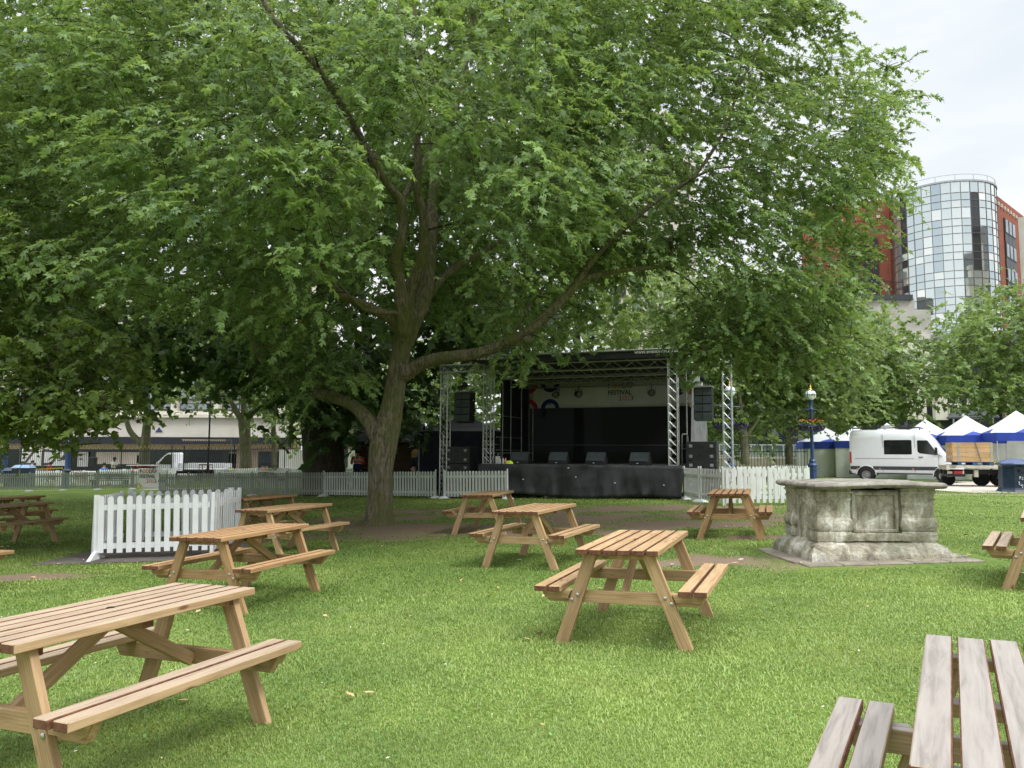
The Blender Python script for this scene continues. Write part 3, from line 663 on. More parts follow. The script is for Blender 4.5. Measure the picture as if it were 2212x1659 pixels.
for (x,y) in ((.12,1.7),(.12,2.5),(.12,3.6),(.18,DD-.1),(WD-.05,1.0)):
    mb=MB(); mb.tube([(x,y,HD),(x,y,4.15)],.024,7); mb.build('upright_pipe',M['pipe'],st)
for z in (1.55,2.0,2.75):
    mb=MB(); mb.tube([(.10,1.2,z),(.10,3.7,z)],.022,6); mb.build('side_rail',M['pipe'],st)
mb=MB(); mb.tube([(.1,4.2,1.75),(WD,4.2,1.75)],.015,6); mb.build('back_rail',M['pipe'],st)
mb=MB(); mb.tube([(-.15,.9,1.75),(-.15,2.2,1.75)],.02,6); mb.tube([(-.15,.9,1.1),(-.15,.9,2.0)],.022,6); mb.tube([(0,1.2,1.45),(1.0,2.4,1.45)],.018,6); mb.build('access_rail',M['pipe'],st)
# banner at the back of the stage
bn=empty('stage_banner',tuple(S(.05,DD-.12,3.17)),YS,'wide white festival banner across the top of the stage backdrop','banner')
BW=6.6;BH=.93
b=banner_mesh(BW,BH,.012,2,40,6).build('sheet',M['vinylw'],bn,smooth=True); b.modifiers.new('thick','SOLIDIFY').thickness=.004
festival_logo(bn,3.12,.30,.98,y=-.02)
for (x,z,a0,a1,mm) in ((-.02,.95,270,360,'pred'),(.85,.98,180,360,'pblue'),(-.02,-.02,0,90,'pred'),(.85,-.02,0,180,'pblue'),(6.35,.75,180,300,'pred'),(6.5,-.05,60,180,'pyel')):
    mb=MB(); ring(mb,x,z,.37,.16,a0,a1,y=-.02); mb.build('arc',M[mm],bn)
mb=MB()
for k in range(3): mb.box((.78,-.024,.13+k*.05),(.22,.004,.02))
for k in range(3): mb.box((1.12+k*.05,-.024,.78),(.018,.004,.26))
mb.build('stripe',M['pblue'],bn)
# stage lights
def par():
    r=empty('stage_light'); mb=MB(); Mx=Matrix.Rotation(PI/2+.25,4,'X')
    mb.lathe([(.06,-.2),(.11,-.14),(.13,0),(.13,.02),(.105,.021)],(0,0,0),16,M=Mx); mb.build('housing',M['black'],r,smooth=True)
    mb=MB()
    for i in range(-2,3):
        for j in range(-2,3):
            if i*i+j*j<6: p=Mx@Vector((i*.04,j*.04,.024)); mb.lathe([(.016,0),(.012,.008)],p,7,M=Mx)
    mb.build('lens_array',mat('led lens',(.62,.58,.48),.25,var=.05),r)
    mb=MB(); mb.box((-.145,0,.06),(.01,.03,.22)); mb.box((.145,0,.06),(.01,.03,.22)); mb.box((0,0,.17),(.3,.03,.012)); mb.tube([(0,0,.17),(0,0,.30)],.018,6); mb.build('yoke',M['black'],r)
    return r
pr=par()
for i,(u,rz,lb) in enumerate(((1.35,.0,'stage light with pale lens nearest the left end of the banner'),(2.25,.9,'stage light turned sideways, second from the left'),(4.95,.1,'stage light with pale lens right of the festival lettering'),(5.9,-.9,'rightmost stage light turned sideways near the tower'))):
    o=pr if i==0 else copy_tree(pr); o.location=S(u,3.95,3.62); o.rotation_euler=(0,0,YS+rz); tag(o,lb,'stage light','stage lights hanging before the banner')
# monitors
def monitor():
    r=empty('stage_monitor'); w=.62
    prof=[(-.02,0),(.26,0),(.40,.10),(.30,.38),(.10,.40)]  # y,z profile; grille faces front-up
    prof=[(0,.0),(.42,.0),(.42,.12),(.20,.40),(.0,.10)]
    mb=MB(); mb.prism(prof,w,Matrix.Rotation(PI/2,4,'Z')@Matrix.Rotation(0,4,'X')); mb.v=[(-v[0] if 0 else v[1]*-1*-1,-v[0]*-1,v[2]) for v in [(a[0],a[1],a[2]) for a in mb.v]]
    mb=MB(); vs=[(-w/2,y,z) for y,z in prof]+[(w/2,y,z) for y,z in prof]; n=5
    mb.add(vs,[(0,1,2,3,4),(9,8,7,6,5)]+[(i,i+n,(i+1)%n+n,(i+1)%n) for i in range(n)]); mb.build('cabinet',M['speaker'],r,bevel=.008)
    mb=MB(); a=Vector((0,.0,.10));b=Vector((0,.20,.40)); nrm=Vector((0,-.83,.55)); mb.add([(-w*.46,.005,.115),(w*.46,.005,.115),(w*.46,.19,.385),(-w*.46,.19,.385)],[(0,1,2,3)]); mb.v=[(x,y-.008,z+.006) for x,y,z in mb.v]; mb.build('grille',M['grille'],r)
    mb=MB(); mb.box((-.03,-.004,.05),(.05,.006,.02)); mb.build('badge',M['silver'],r)
    return r
mr=monitor()
for i,(u,lb) in enumerate(((1.30,'black floor monitor wedge at the left end of the stage front'),(2.62,'black floor monitor wedge, second from the left on the stage front'),(3.86,'black floor monitor wedge, third from the left on the stage front'),(5.25,'black floor monitor wedge nearest the right truss tower'))):
    o=mr if i==0 else copy_tree(mr); o.location=S(u,.16,HD+.004); o.rotation_euler=(0,0,YS-.05*(i-1)); tag(o,lb,'stage monitor','floor monitors along the stage front')
cb=MB()
for u in (1.9,3.2,4.5):
    pts=[S(u+.5*t+.05*math.sin(t*9),.08+.05*math.sin(t*14+u),HD+.012) for t in [k/12 for k in range(13)]]; cb.tube(pts,.008,5)
o=cb.build('cable',M['black']); tag(o,'black cables trailing between the floor monitors','cable')
# goalposts with speakers
for sd_,u0,u1,ut,lab in ((1,6.72,8.08,7.95,'right hand silver truss goalpost carrying the hanging speakers'),(-1,-1.52,.1,-1.36,'left hand silver truss goalpost carrying the hanging speakers')):
    g_=empty('truss_goalpost',tuple(S(ut,.15,0)),0,lab,'truss tower','truss goalposts at the sides of the stage')
    p=S(ut,.15,0); z0=gz(p.x,p.y)
    mb=MB(); truss(mb,(0,0,z0),(0,0,4.16),.25,.021,.28,up=(.36,.933,0)); mb.build('tower',M['alu'],g_)
    a=S(u0,.15,4.30)-p; b=S(u1,.15,4.30)-p; a.z=4.30;b.z=4.30
    mb=MB(); truss(mb,a,b,.25,.021,.3); mb.build('crossbar',M['alu'],g_)
    mb=MB(); mb.box((0,0,z0+.02),(.6,.6,.02),Matrix.Rotation(YS,3,'Z')); mb.build('base_plate',M['steel'],g_)
def line_array(w,h,n,label,u,ztop):
    r=empty('hanging_speaker',tuple(S(u,.2,ztop)),YS,label,'speaker','hanging line array speakers'); bh=h/n
    for i in range(n):
        z=-bh*(i+.5); tl=.03*i
        mb=MB(); mb.prism([(-w/2,-bh/2+.006),(w/2,-bh/2+.006),(w/2,bh/2-.006),(-w/2,bh/2-.006)],.46,Matrix.Translation((0,-tl*.5+.05,z))@Matrix.Rotation(-tl,4,'X')); c=mb.build('cabinet',M['speaker'],r,bevel=.01)
        mb=MB(); 
        for s in (-1,1): mb.add([(s*.01,-.205-tl*.5,z-bh*.42),(s*w*.48,-.185-tl*.5,z-bh*.42),(s*w*.48,-.185-tl*.5,z+bh*.42),(s*.01,-.205-tl*.5,z+bh*.42)][::s],[(0,1,2,3)])
        mb.build('grille',M['grille'],r)
    mb=MB(); mb.box((0,0,.03),(w*1.03,.5,.05)); 
    for k in range(6): mb.tube([(-w*.4+k*w*.16,-.2,.05),(-w*.4+k*w*.16,-.2,.1)],.008,5)
    mb.build('rigging_frame',M['pipe'],r)
    mb=MB(); mb.lathe([(.07,0),(.10,.03),(.10,.14),(.05,.18)],(.02,0,.18),10,M=None); mb.tube([(0,0,.05),(0,0,4.2-ztop)],.012,5); mb.tube([(.12,0,.05),(.02,0,.35)],.01,5); mb.build('hoist',M['black'],r)
    mb=MB(); mb.tube([(-w*.8,.15,-h*.55),(w*1.3,.15,-h*.52)],.018,6); mb.build('brace_pipe',M['pipe'],r)
line_array(.54,.98,4,'black four box speaker column hanging at the right of the stage',7.25,3.44)
line_array(.58,1.0,4,'black speaker column hanging left of the stage before the black gazebo',-.68,3.48)
def sub(w,h):
    r=empty('subwoofer'); mb=MB(); mb.box((0,.35,h/2),(w,.7,h-.008)); mb.build('cabinet',M['speaker'],r,bevel=.012)
    for x in (-.34*w,.34*w):
        for z in (.22*h,.76*h):
            mb=MB(); mb.box((x,-.006,z),(.10,.01,.09)); mb.tube([(x-.018,-.045,z-.02),(x+.018,-.045,z-.02)],.035,10); mb.build('caster',M['rim'],r)
    mb=MB(); mb.box((0,-.004,h*.72),(.2,.008,.07)); mb.box((0,-.004,h*.25),(.2,.008,.07)); mb.build('handle',M['black'],r)
    return r
sb=sub(.9,.57); k=0
for u,zb,labs in ((7.17,.04,('bottom','middle','top')),(-.86,-.06,('bottom','middle','top'))):
    for i in range(3):
        o=sb if k==0 else copy_tree(sb); k+=1; p=S(u,.05,0); o.location=(p.x,p.y,gz(p.x,p.y)+i*.572+(.0 if u>0 else -.0)); o.rotation_euler=(0,0,YS)
        tag(o,f"{labs[i]} black bass speaker cabinet of the stack at the {'right' if u>0 else 'left'} side of the stage",'subwoofer','stacked bass speakers beside the stage')
        if u>0 and i==2: text('8',.13,M['trim'],o,Matrix.Translation((-.04,-.009,.24))@TXT,name='number')
# guard frame, props on deck
rt=empty('guard_rail',tuple(S(6.62,.55,HD)),YS+1.2,'grey tubular guard rail at the right front corner of the stage deck','guard rail')
mb=MB(); mb.tube([(-.17,0,0),(-.17,0,.9),(-.12,0,.96),(.12,0,.96),(.17,0,.9),(.17,0,0)],.022,7); mb.build('frame',M['pipe'],rt); mb=MB(); mb.tube([(-.17,0,.5),(.17,0,.5)],.018,6); mb.build('crossbar',M['pipe'],rt)
bx=empty('cardboard_box',tuple(S(.58,.15,HD+.004)),YS+.1,'small white box standing on the left end of the stage deck','box'); mb=MB(); mb.box((0,0,.12),(.14,.10,.24)); mb.build('carton',M['vinylw'],bx); mb=MB(); mb.tube([(0,0,.24),(0,0,.31),(.03,0,.33),(.05,0,.3)],.006,5); mb.build('handle',M['vinylw'],bx)
def bottle(u,v,m,lb):
    r=empty('drinks_bottle',tuple(S(u,v,HD+.004)),0,lb,'bottle','drinks bottles on the stage deck'); mb=MB(); mb.lathe([(.033,0),(.035,.02),(.035,.13),(.015,.17),(.013,.19)],n=10); mb.build('body',m,r,smooth=True); mb=MB(); mb.lathe([(.015,.19),(.015,.21)],n=8); mb.build('cap',M['pred'],r)
M['pet']=mat('clear plastic bottle',(.55,.6,.62),.15,var=.05); bottle(.70,.02,M['pet'],'clear bottle just right of the white box'); bottle(.80,.06,M['pet'],'second clear bottle beside the yellow bag'); bottle(.87,.1,M['pora'],'orange drink bottle touching the yellow bag')
def bag(u,v,s,m,lb,nm):
    mb=MB(); n=12; vs=[(0,0,s[2])]; 
    for j in range(1,5):
        for i in range(n):
            a=2*PI*i/n; rr=math.sin(j/4*PI/2)*(1+.12*math.sin(3*a+j)); vs.append((s[0]*rr*math.cos(a),s[1]*rr*math.sin(a),s[2]*math.cos(j/4*PI/2)*(1+.15*math.sin(4*a))))
    fs=[(0,1+i,1+(i+1)%n) for i in range(n)]+[(1+j*n+i,1+(j+1)*n+i,1+(j+1)*n+(i+1)%n,1+j*n+(i+1)%n) for j in range(3) for i in range(n)]; mb.add(vs,fs)
    o=mb.build(nm,m,smooth=True,loc=S(u,v,HD+.004)); tag(o,lb,'bag')
bag(1.0,.12,(.13,.09,.10),M['yellow'],'crumpled bright yellow bag on the stage beside the first monitor','plastic_bag'); bag(.36+.78,.3,(.2,.12,.09),M['greyvinyl'],'grey bag lying behind the yellow bag on the stage','holdall')
# ================= black gazebo + huts behind stage =================
def gazebo(x,y,rz,w,d,ze,zp,top,val,wall,label,group=None,walls=(1,1,1,1),leg=M['alu'],corner=None,vh=.28,z0=None):
    z0=gz(x,y) if z0 is None else z0
    r=empty('gazebo',(x,y,z0),rz,label,'gazebo',group); hw,hd=w/2,d/2
    mb=MB(); n=8; vs=[];fs=[]
    # concave roof
    ring_pts=[]
    for j in range(5):
        t=j/4; z=ze+(zp-ze)*(1-t)**1.25; row=[]
        for (a,b) in (((-1,-1),(1,-1)),((1,-1),(1,1)),((1,1),(-1,1)),((-1,1),(-1,-1))):
            for i in range(n):
                s=i/n; X=(a[0]+(b[0]-a[0])*s)*hw*t; Y=(a[1]+(b[1]-a[1])*s)*hd*t
                sag=-.05*(1-abs(2*s-1))*t*0+ .10*(1-abs(2*s-1))*(1 if j>=4 else .3)*0
                row.append((X,Y,z+sag))
        ring_pts.append(row)
    vs=[p for row in ring_pts for p in row]; k=4*n
    fs=[(j*k+i,(j+1)*k+i,(j+1)*k+(i+1)%k,j*k+(i+1)%k) for j in range(4) for i in range(k)]
    mb.add(vs,fs); o=mb.build('roof',top,r,smooth=False)
    # valance
    mb=MB(); ns=16
    for (a,b) in (((-1,-1),(1,-1)),((1,-1),(1,1)),((1,1),(-1,1)),((-1,1),(-1,-1))):
        vs=[]
        for i in range(ns+1):
            s=i/ns; X=(a[0]+(b[0]-a[0])*s)*hw*1.004; Y=(a[1]+(b[1]-a[1])*s)*hd*1.004; wv=.02*math.sin(i*1.9)
            nx,ny=(b[1]-a[1])/2,-(b[0]-a[0])/2
            vs+=[(X,Y,ze+.012),(X+nx*wv,Y+ny*wv,ze-vh)]
        mb.add(vs,[(2*i,2*i+1,2*i+3,2*i+2) for i in range(ns)])
    mb.build('valance',val,r,smooth=True)
    if corner:   # coloured triangle gussets on the roof
        mb=MB()
        for q in range(4):
            Mx=Matrix.Rotation(q*PI/2,4,'Z'); a=hw if q%2==0 else hd; dd=hd if q%2==0 else hw
            zt=ze+(zp-ze)*(1-.72)**1.25
            vs=[Mx@Vector(p) for p in ((-a*.42,-dd*1.002,ze+.02),(a*.42,-dd*1.002,ze+.02),(0,-dd*.72,zt+.015))]; mb.add(vs,[(0,1,2)])
        mb.build('roof_gusset',corner,r)
    sides=(((-hw,-hd),(hw,-hd)),((hw,-hd),(hw,hd)),((hw,hd),(-hw,hd)),((-hw,hd),(-hw,-hd)))
    for q in range(4):
        if not walls[q]: continue
        (ax,ay),(bx_,by)=sides[q]; mb=MB(); vs=[];nx=20
        for i in range(nx+1):
            s=i/nx; wv=.03*math.sin(i*1.3+q)+.015*math.sin(i*3.1); L_=math.hypot(bx_-ax,by-ay); X=ax+(bx_-ax)*s;Y=ay+(by-ay)*s; ox,oy=(by-ay)/L_*wv,-(bx_-ax)/L_*wv
            vs+=[(X*.985,Y*.985,ze-vh*.5),(X*.985+ox,Y*.985+oy,.02)]
        mb.add(vs,[(2*i,2*i+1,2*i+3,2*i+2) for i in range(nx)]); mb.build('side_wall',wall,r,smooth=True)
    for sx in (-1,1):
        for sy in (-1,1): mb=MB(); mb.box((sx*(hw-.03),sy*(hd-.03),ze/2),(.04,.04,ze)); mb.build('leg',leg,r)
    return r
M['blackgreen']=mat('dark green gazebo roof',(.010,.020,.018),.6,var=.3,bump=.2,bscale=5)
gazebo(-1.9,32.3,-.1,3.3,3.0,2.28,3.05,M['blackgreen'],M['navy'],M['navy'],'black gazebo with closed sides left of the stage',z0=0)
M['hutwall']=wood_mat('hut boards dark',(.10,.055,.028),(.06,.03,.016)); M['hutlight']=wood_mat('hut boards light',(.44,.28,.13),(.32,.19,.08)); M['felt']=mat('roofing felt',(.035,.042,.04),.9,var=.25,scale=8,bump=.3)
M['hutgreen']=mat('hut boards grey green',(.075,.085,.06),.85,var=.25,scale=6)
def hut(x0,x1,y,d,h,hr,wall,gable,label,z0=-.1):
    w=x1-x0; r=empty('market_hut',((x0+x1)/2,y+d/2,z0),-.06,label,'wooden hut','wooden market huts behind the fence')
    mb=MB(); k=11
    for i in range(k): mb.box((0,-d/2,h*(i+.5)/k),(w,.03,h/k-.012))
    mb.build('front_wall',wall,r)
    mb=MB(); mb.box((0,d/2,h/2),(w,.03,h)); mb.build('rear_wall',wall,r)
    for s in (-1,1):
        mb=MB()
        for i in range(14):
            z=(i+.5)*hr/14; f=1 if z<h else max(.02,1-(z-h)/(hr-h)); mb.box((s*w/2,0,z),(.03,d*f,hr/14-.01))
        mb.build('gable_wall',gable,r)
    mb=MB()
    for s in (-1,1):
        vs=[(-w/2-.1,0,hr+.05),(w/2+.1,0,hr+.05),(w/2+.1,s*(d/2+.35),h-.08),(-w/2-.1,s*(d/2+.35),h-.08)]; vs+= [(a,b,c+.05) for a,b,c in vs]
        mb.add(vs,[(0,1,2,3),(7,6,5,4),(0,4,5,1),(1,5,6,2),(2,6,7,3),(3,7,4,0)])
    mb.build('roof',M['felt'],r)
hA=at(770,1000,32.2); hB=at(886,1000,32.2)
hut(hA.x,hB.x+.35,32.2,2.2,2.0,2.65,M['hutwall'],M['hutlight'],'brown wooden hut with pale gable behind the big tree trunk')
hA=at(700,1000,38); hB=at(768,1000,38); 
hut(hA.x-.2,hB.x-.9,38,2.2,2.0,2.5,M['hutgreen'],M['hutgreen'],'grey green hut half hidden behind the thick dark trunk',-.15)
ct=empty('counter',(at(745,1010,36.5).x,36.5,-.15),0,'low dark counter in front of the white hoarding','counter'); mb=MB(); mb.box((0,0,.75),(1.9,.5,.08)); mb.build('counter_top',M['dark'],ct); mb=MB(); mb.box((0,0,.35),(1.8,.4,.7)); mb.build('base',M['trim'],ct)
# ================= STONE TOMB =================
def stone_mat():
    m,n,l,out=new_mat('weathered limestone'); b=N(n,'ShaderNodeBsdfPrincipled'); b.inputs['Roughness'].default_value=.92; b.inputs['Specular IOR Level'].default_value=.15
    tc=n.new('ShaderNodeTexCoord')
    n1=N(n,'ShaderNodeTexNoise',Scale=3.2,Detail=10,Roughness=.68,Distortion=.8); l.new(tc.outputs['Object'],n1.inputs[0])
    mp=n.new('ShaderNodeMapping'); mp.inputs['Scale'].default_value=(7,7,1.2); l.new(tc.outputs['Object'],mp.inputs[0])
    n2=N(n,'ShaderNodeTexNoise',Scale=2.2,Detail=7,Roughness=.65); l.new(mp.outputs[0],n2.inputs[0])
    n3=N(n,'ShaderNodeTexNoise',Scale=26,Detail=7,Roughness=.75); l.new(tc.outputs['Object'],n3.inputs[0])
    r1=ramp(n,[(.34,(.22,.20,.16)),(.44,(.46,.42,.34)),(.53,(.57,.53,.44)),(.60,(.82,.79,.73))]); l.new(n1.outputs[0],r1.inputs[0])
    r2=ramp(n,[(.35,(.52,.52,.47)),(.6,(1.05,1.05,1.03))]); l.new(n2.outputs[0],r2.inputs[0])
    m1=N(n,'ShaderNodeMixRGB',blend_type='MULTIPLY'); m1.inputs[0].default_value=.75; l.new(r1.outputs[0],m1.inputs[1]); l.new(r2.outputs[0],m1.inputs[2])
    r3=ramp(n,[(.35,(.6,.6,.58)),(.6,(1.1,1.1,1.1))]); l.new(n3.outputs[0],r3.inputs[0])
    m2=N(n,'ShaderNodeMixRGB',blend_type='MULTIPLY'); m2.inputs[0].default_value=.7; l.new(m1.outputs[0],m2.inputs[1]); l.new(r3.outputs[0],m2.inputs[2])
    n4=N(n,'ShaderNodeTexNoise',Scale=1.1,Detail=4); l.new(tc.outputs['Object'],n4.inputs[0]); r4=ramp(n,[(.5,(0,0,0)),(.66,(.6,.6,.6))]); l.new(n4.outputs[0],r4.inputs[0])
    mg=N(n,'ShaderNodeMixRGB'); l.new(r4.outputs[0],mg.inputs[0]); l.new(m2.outputs[0],mg.inputs[1]); mg.inputs[2].default_value=(.14,.15,.09,1)
    l.new(mg.outputs[0],b.inputs['Base Color'])
    ad=N(n,'ShaderNodeMath',operation='ADD'); l.new(n1.outputs[0],ad.inputs[0]); mu=N(n,'ShaderNodeMath',operation='MULTIPLY'); mu.inputs[1].default_value=.4; l.new(n3.outputs[0],mu.inputs[0]); l.new(mu.outputs[0],ad.inputs[1])
    bp=N(n,'ShaderNodeBump',Strength=1,Distance=.05); l.new(ad.outputs[0],bp.inputs['Height']); l.new(bp.outputs[0],b.inputs['Normal']); l.new(b.outputs[0],out.inputs[0]); return m
M['stone']=stone_mat()
M['slab']=mat('weathered slab stone',(.17,.155,.13),.92,col2=(.36,.335,.29),scale=5,bump=.8,bscale=30,detail=9)
def disp(o,strength,size,lv=0,seed=0):
    if lv: 
        s=o.modifiers.new('sub','SUBSURF'); s.subdivision_type='SIMPLE'; s.levels=lv; s.render_levels=lv
    t=bpy.data.textures.new('stone clouds','CLOUDS'); t.noise_scale=size; t.noise_depth=3
    d=o.modifiers.new('disp','DISPLACE'); d.texture=t; d.strength=strength; d.mid_level=.5; d.texture_coords='LOCAL'
def ring_box(mb,levels,w,d,cx=0,cy=0,nx=16,ny=10,closed=True):
    # stack of rectangular rings; levels = [(z, inset)], subdivided so it can be weathered
    per=[]
    for i in range(nx): per.append((-1+2*i/nx,-1))
    for i in range(ny): per.append((1,-1+2*i/ny))
    for i in range(nx): per.append((1-2*i/nx,1))
    for i in range(ny): per.append((-1,1-2*i/ny))
    k=len(per); vs=[]
    for z,ins in levels:
        for a,b in per: vs.append((cx+a*(w/2-ins),cy+b*(d/2-ins),z))
    fs=[(j*k+i,j*k+(i+1)%k,(j+1)*k+(i+1)%k,(j+1)*k+i) for j in range(len(levels)-1) for i in range(k)]
    if closed: fs+=[tuple(range(k-1,-1,-1)),tuple(range((len(levels)-1)*k,len(levels)*k))]
    mb.add(vs,fs); return mb
tb=empty('stone_tomb',(4.74,10.84,.125),.035,'weathered grey chest tomb with thick slab top on the right of the lawn','tomb')
W0,D0=1.86,1.36   # base
mb=MB(); ring_box(mb,[(-.05,0),(.09,.0),(.12,.02),(.17,.05),(.215,.13),(.25,.18)],W0,D0,nx=40,ny=26); o=mb.build('plinth',M['stone'],tb,smooth=True); disp(o,.032,.16,1)
mb=MB(); ring_box(mb,[(.25,0),(.30,.005),(.9,.0)],1.52,.96,nx=30,ny=18); o=mb.build('chest',M['stone'],tb,smooth=True); disp(o,.02,.15,1)
# bulging scroll pilasters at corners (profile: concave neck, swelling foot)
prof=[(.24,.0),(.27,.035),(.33,.045),(.40,.028),(.46,-.005),(.50,-.045),(.54,-.03),(.60,-.02),(.68,-.008),(.78,.006),(.86,.022),(.875,.0),(.925,.0)]
for cx,cy,w,d in ((-.56,-.37,.46,.34),(.56,-.37,.46,.34),(-.56,.37,.46,.34),(.56,.37,.46,.34)):
    mb=MB(); ring_box(mb,[(z,-i) for z,i in [(.24,.05),(.30,.06),(.36,.052),(.372,.035),(.38,.05),(.43,.066),(.48,.064),(.535,.045),(.545,.035),(.66,.030),(.76,.036),(.80,.052),(.808,.035),(.85,.04),(.885,.062),(.893,.045),(.925,.05)]],w-.1,d-.1,cx,cy,nx=12,ny=10); o=mb.build('corner_pilaster',M['stone'],tb,smooth=True); disp(o,.02,.10,1)
mb=MB()
for c,s in (((0,-.495,.86),(.60,.05,.05)),((0,-.495,.375),(.60,.05,.05)),((-.285,-.495,.62),(.045,.05,.54)),((.285,-.495,.62),(.045,.05,.54))): mb.box(c,s)
o=mb.build('panel_frame',M['stone'],tb,bevel=.012)
mb=MB(); ring_box(mb,[(.25,.0),(.335,.0),(.35,.012)],.9,.3,0,-.40,nx=16,ny=6); o=mb.build('panel_sill',M['stone'],tb,smooth=True); disp(o,.02,.1,1)
def slab():
    mb=MB(); lv=[(.925,.10),(.930,.05),(.945,.015),(.968,.0),(.99,.010),(1.005,.03),(1.01,.06)]
    ring_box(mb,lv,1.74,1.38,nx=56,ny=40); mb.v=[(x+ (.0 if abs(x)<.9 else .02*math.sin(y*7)),y,z+.012*math.sin(x*3+1)+(0.0)) for x,y,z in mb.v]; return mb
o=slab().build('slab_top',M['slab'],tb,smooth=True); disp(o,.022,.12,1)
mb=MB(); mb.box((.99,-.60,.03),(.24,.2,.12)); o=mb.build('loose_stone',M['stone'],tb,bevel=.015); disp(o,.02,.1,3)
pv=empty('paving_surround',(4.78,10.78,.118),0,'worn flat paving slabs laid around the base of the stone tomb','paving'); pv.rotation_euler=(0,-.028,.035)
mb=MB(); r=random.Random(3)
for (x0,x1,y0,y1) in [(-1.15+i*.45,-1.15+(i+1)*.45,-.93,-.6) for i in range(5)]+[(-1.15+i*.45,-1.15+(i+1)*.45,.6,.9) for i in range(5)]+[(-1.2,-.85,-.6,0),(-1.2,-.85,0,.6),(.85,1.1,-.6,0),(.85,1.1,0,.6)]:
    mb.box(((x0+x1)/2,(y0+y1)/2,.012+r.random()*.008),(x1-x0-.015,y1-y0-.015,.04))
mb.build('slabs',mat('worn paving slab',(.20,.17,.14),.9,col2=(.30,.26,.21),scale=4,bump=.5,bscale=20),pv,bevel=.008)
# ================= LAMP POSTS =================
def lamp(label,px,Y,z0,Hh=4.95,baskets=2,ang=0,flow=0):
    x=at(px,976,Y).x; r=empty('street_lamp',(x,Y,z0),ang,label,'lamp post','blue lamp posts with opal globes')
    mb=MB(); mb.lathe([(.24,0),(.24,.10),(.20,.14),(.19,.55),(.20,.60),(.215,.66),(.215,.80),(.235,.84),(.235,.90),(.16,.98),(.15,1.06),(.165,1.10),(.12,1.16),(.095,1.25)],n=8); mb.build('base',M['lblue'],r)
    mb=MB(); mb.lathe([(.088,1.25),(.07,3.55),(.09,3.6),(.11,3.66),(.07,3.72),(.06,3.95),(.10,4.02),(.13,4.08)],n=14); mb.tube([(-.5,0,3.62),(.5,0,3.62)],.02,6); mb.tube([(-.3,0,3.62),(0,0,3.78),(.3,0,3.62)],.012,5); mb.build('column',M['lblue'],r,smooth=True)
    mb=MB(); mb.lathe([(.262*math.sin(math.pi*i/14),4.34-.262*math.cos(math.pi*i/14)) for i in range(1,14)],n=22); mb.build('globe',M['globe'],r,smooth=True)
    mb=MB(); ring(mb,0,4.34,.272,.018,0,360,y=.01,th=.02); k=MB(); mb.lathe([(.262,4.325),(.273,4.325),(.273,4.355),(.262,4.355)],n=24); mb.build('globe_band',M['lblue'],r)
    mb=MB(); mb.lathe([(.07,4.59),(.09,4.62),(.05,4.66),(.03,4.70),(.05,4.74),(.02,4.80),(.001,4.93)],n=10); mb.build('finial',M['gold'],r,smooth=True)
    rr=random.Random(int(px))
    for s in (-1,1)[:baskets]:
        b=MB(); c=Vector((s*.42,0,2.85)); b.lathe([(.02,-.22),(.16,-.16),(.25,-.02),(.26,.04)],c,12); o=b.build('hanging_basket',M['dark'],r)
        ch=MB(); ch.tube([(s*.48,0,3.62),c+Vector((.2,0,.05))],.006,4); ch.tube([(s*.48,0,3.62),c+Vector((-.2,0,.05))],.006,4); ch.build('chain',M['black'],o)
        for nm,mm,n_,zr,sz in (('foliage','bk_leaf',520,(-.25,.22),.05),('purple_flowers','purpf',260,(-.28,.05),.045),('red_flowers','redf',60*(flow),(.12,.30),.05),('yellow_foliage','yelf',150,(.0,.24),.045)):
            if n_==0: continue
            f=MB()
            for i in range(int(n_)):
                a=rr.random()*6.28; z=rr.uniform(*zr); R=.42*(1-abs(z)*1.3)*(.65+.4*rr.random()); p=c+Vector((R*math.cos(a)*1.05,R*math.sin(a),z)); q=rr.random()*6.28; t=rr.uniform(-1,1)
                u=Vector((math.cos(q),math.sin(q),t)).normalized()*sz; v=Vector((-math.sin(q)*.5,math.cos(q)*.5,rr.uniform(.3,1))).normalized()*sz
                f.add([p-u,p-v*.6,p+u,p+v*.6],[(0,1,2,3)])
            f.build(nm,M[mm],o)
    return r
M['purpf']=mat('purple petals',(.16,.04,.42),.6,var=.3,scale=9); M['redf']=mat('red petals',(.65,.05,.03),.6,var=.2,scale=9); M['yelf']=mat('lime foliage',(.34,.42,.03),.6,var=.2,scale=9); M['bk_leaf']=mat('basket leaves',(.05,.12,.02),.6,var=.4,scale=9)
lamp('blue lamp post with red and purple flower baskets between white fence and van',1754.5,38.6,.0,flow=1,ang=.6)
lamp('blue lamp post partly hidden behind the right hand truss tower, with purple baskets',1579,36.5,.0,ang=.1)
lamp('distant lamp post seen just right of the big trunk above the wooden hut roof',887,46,.0)
lamp('distant lamp post behind the blue and white gazebos at the right edge',2087,62,.0,baskets=0)
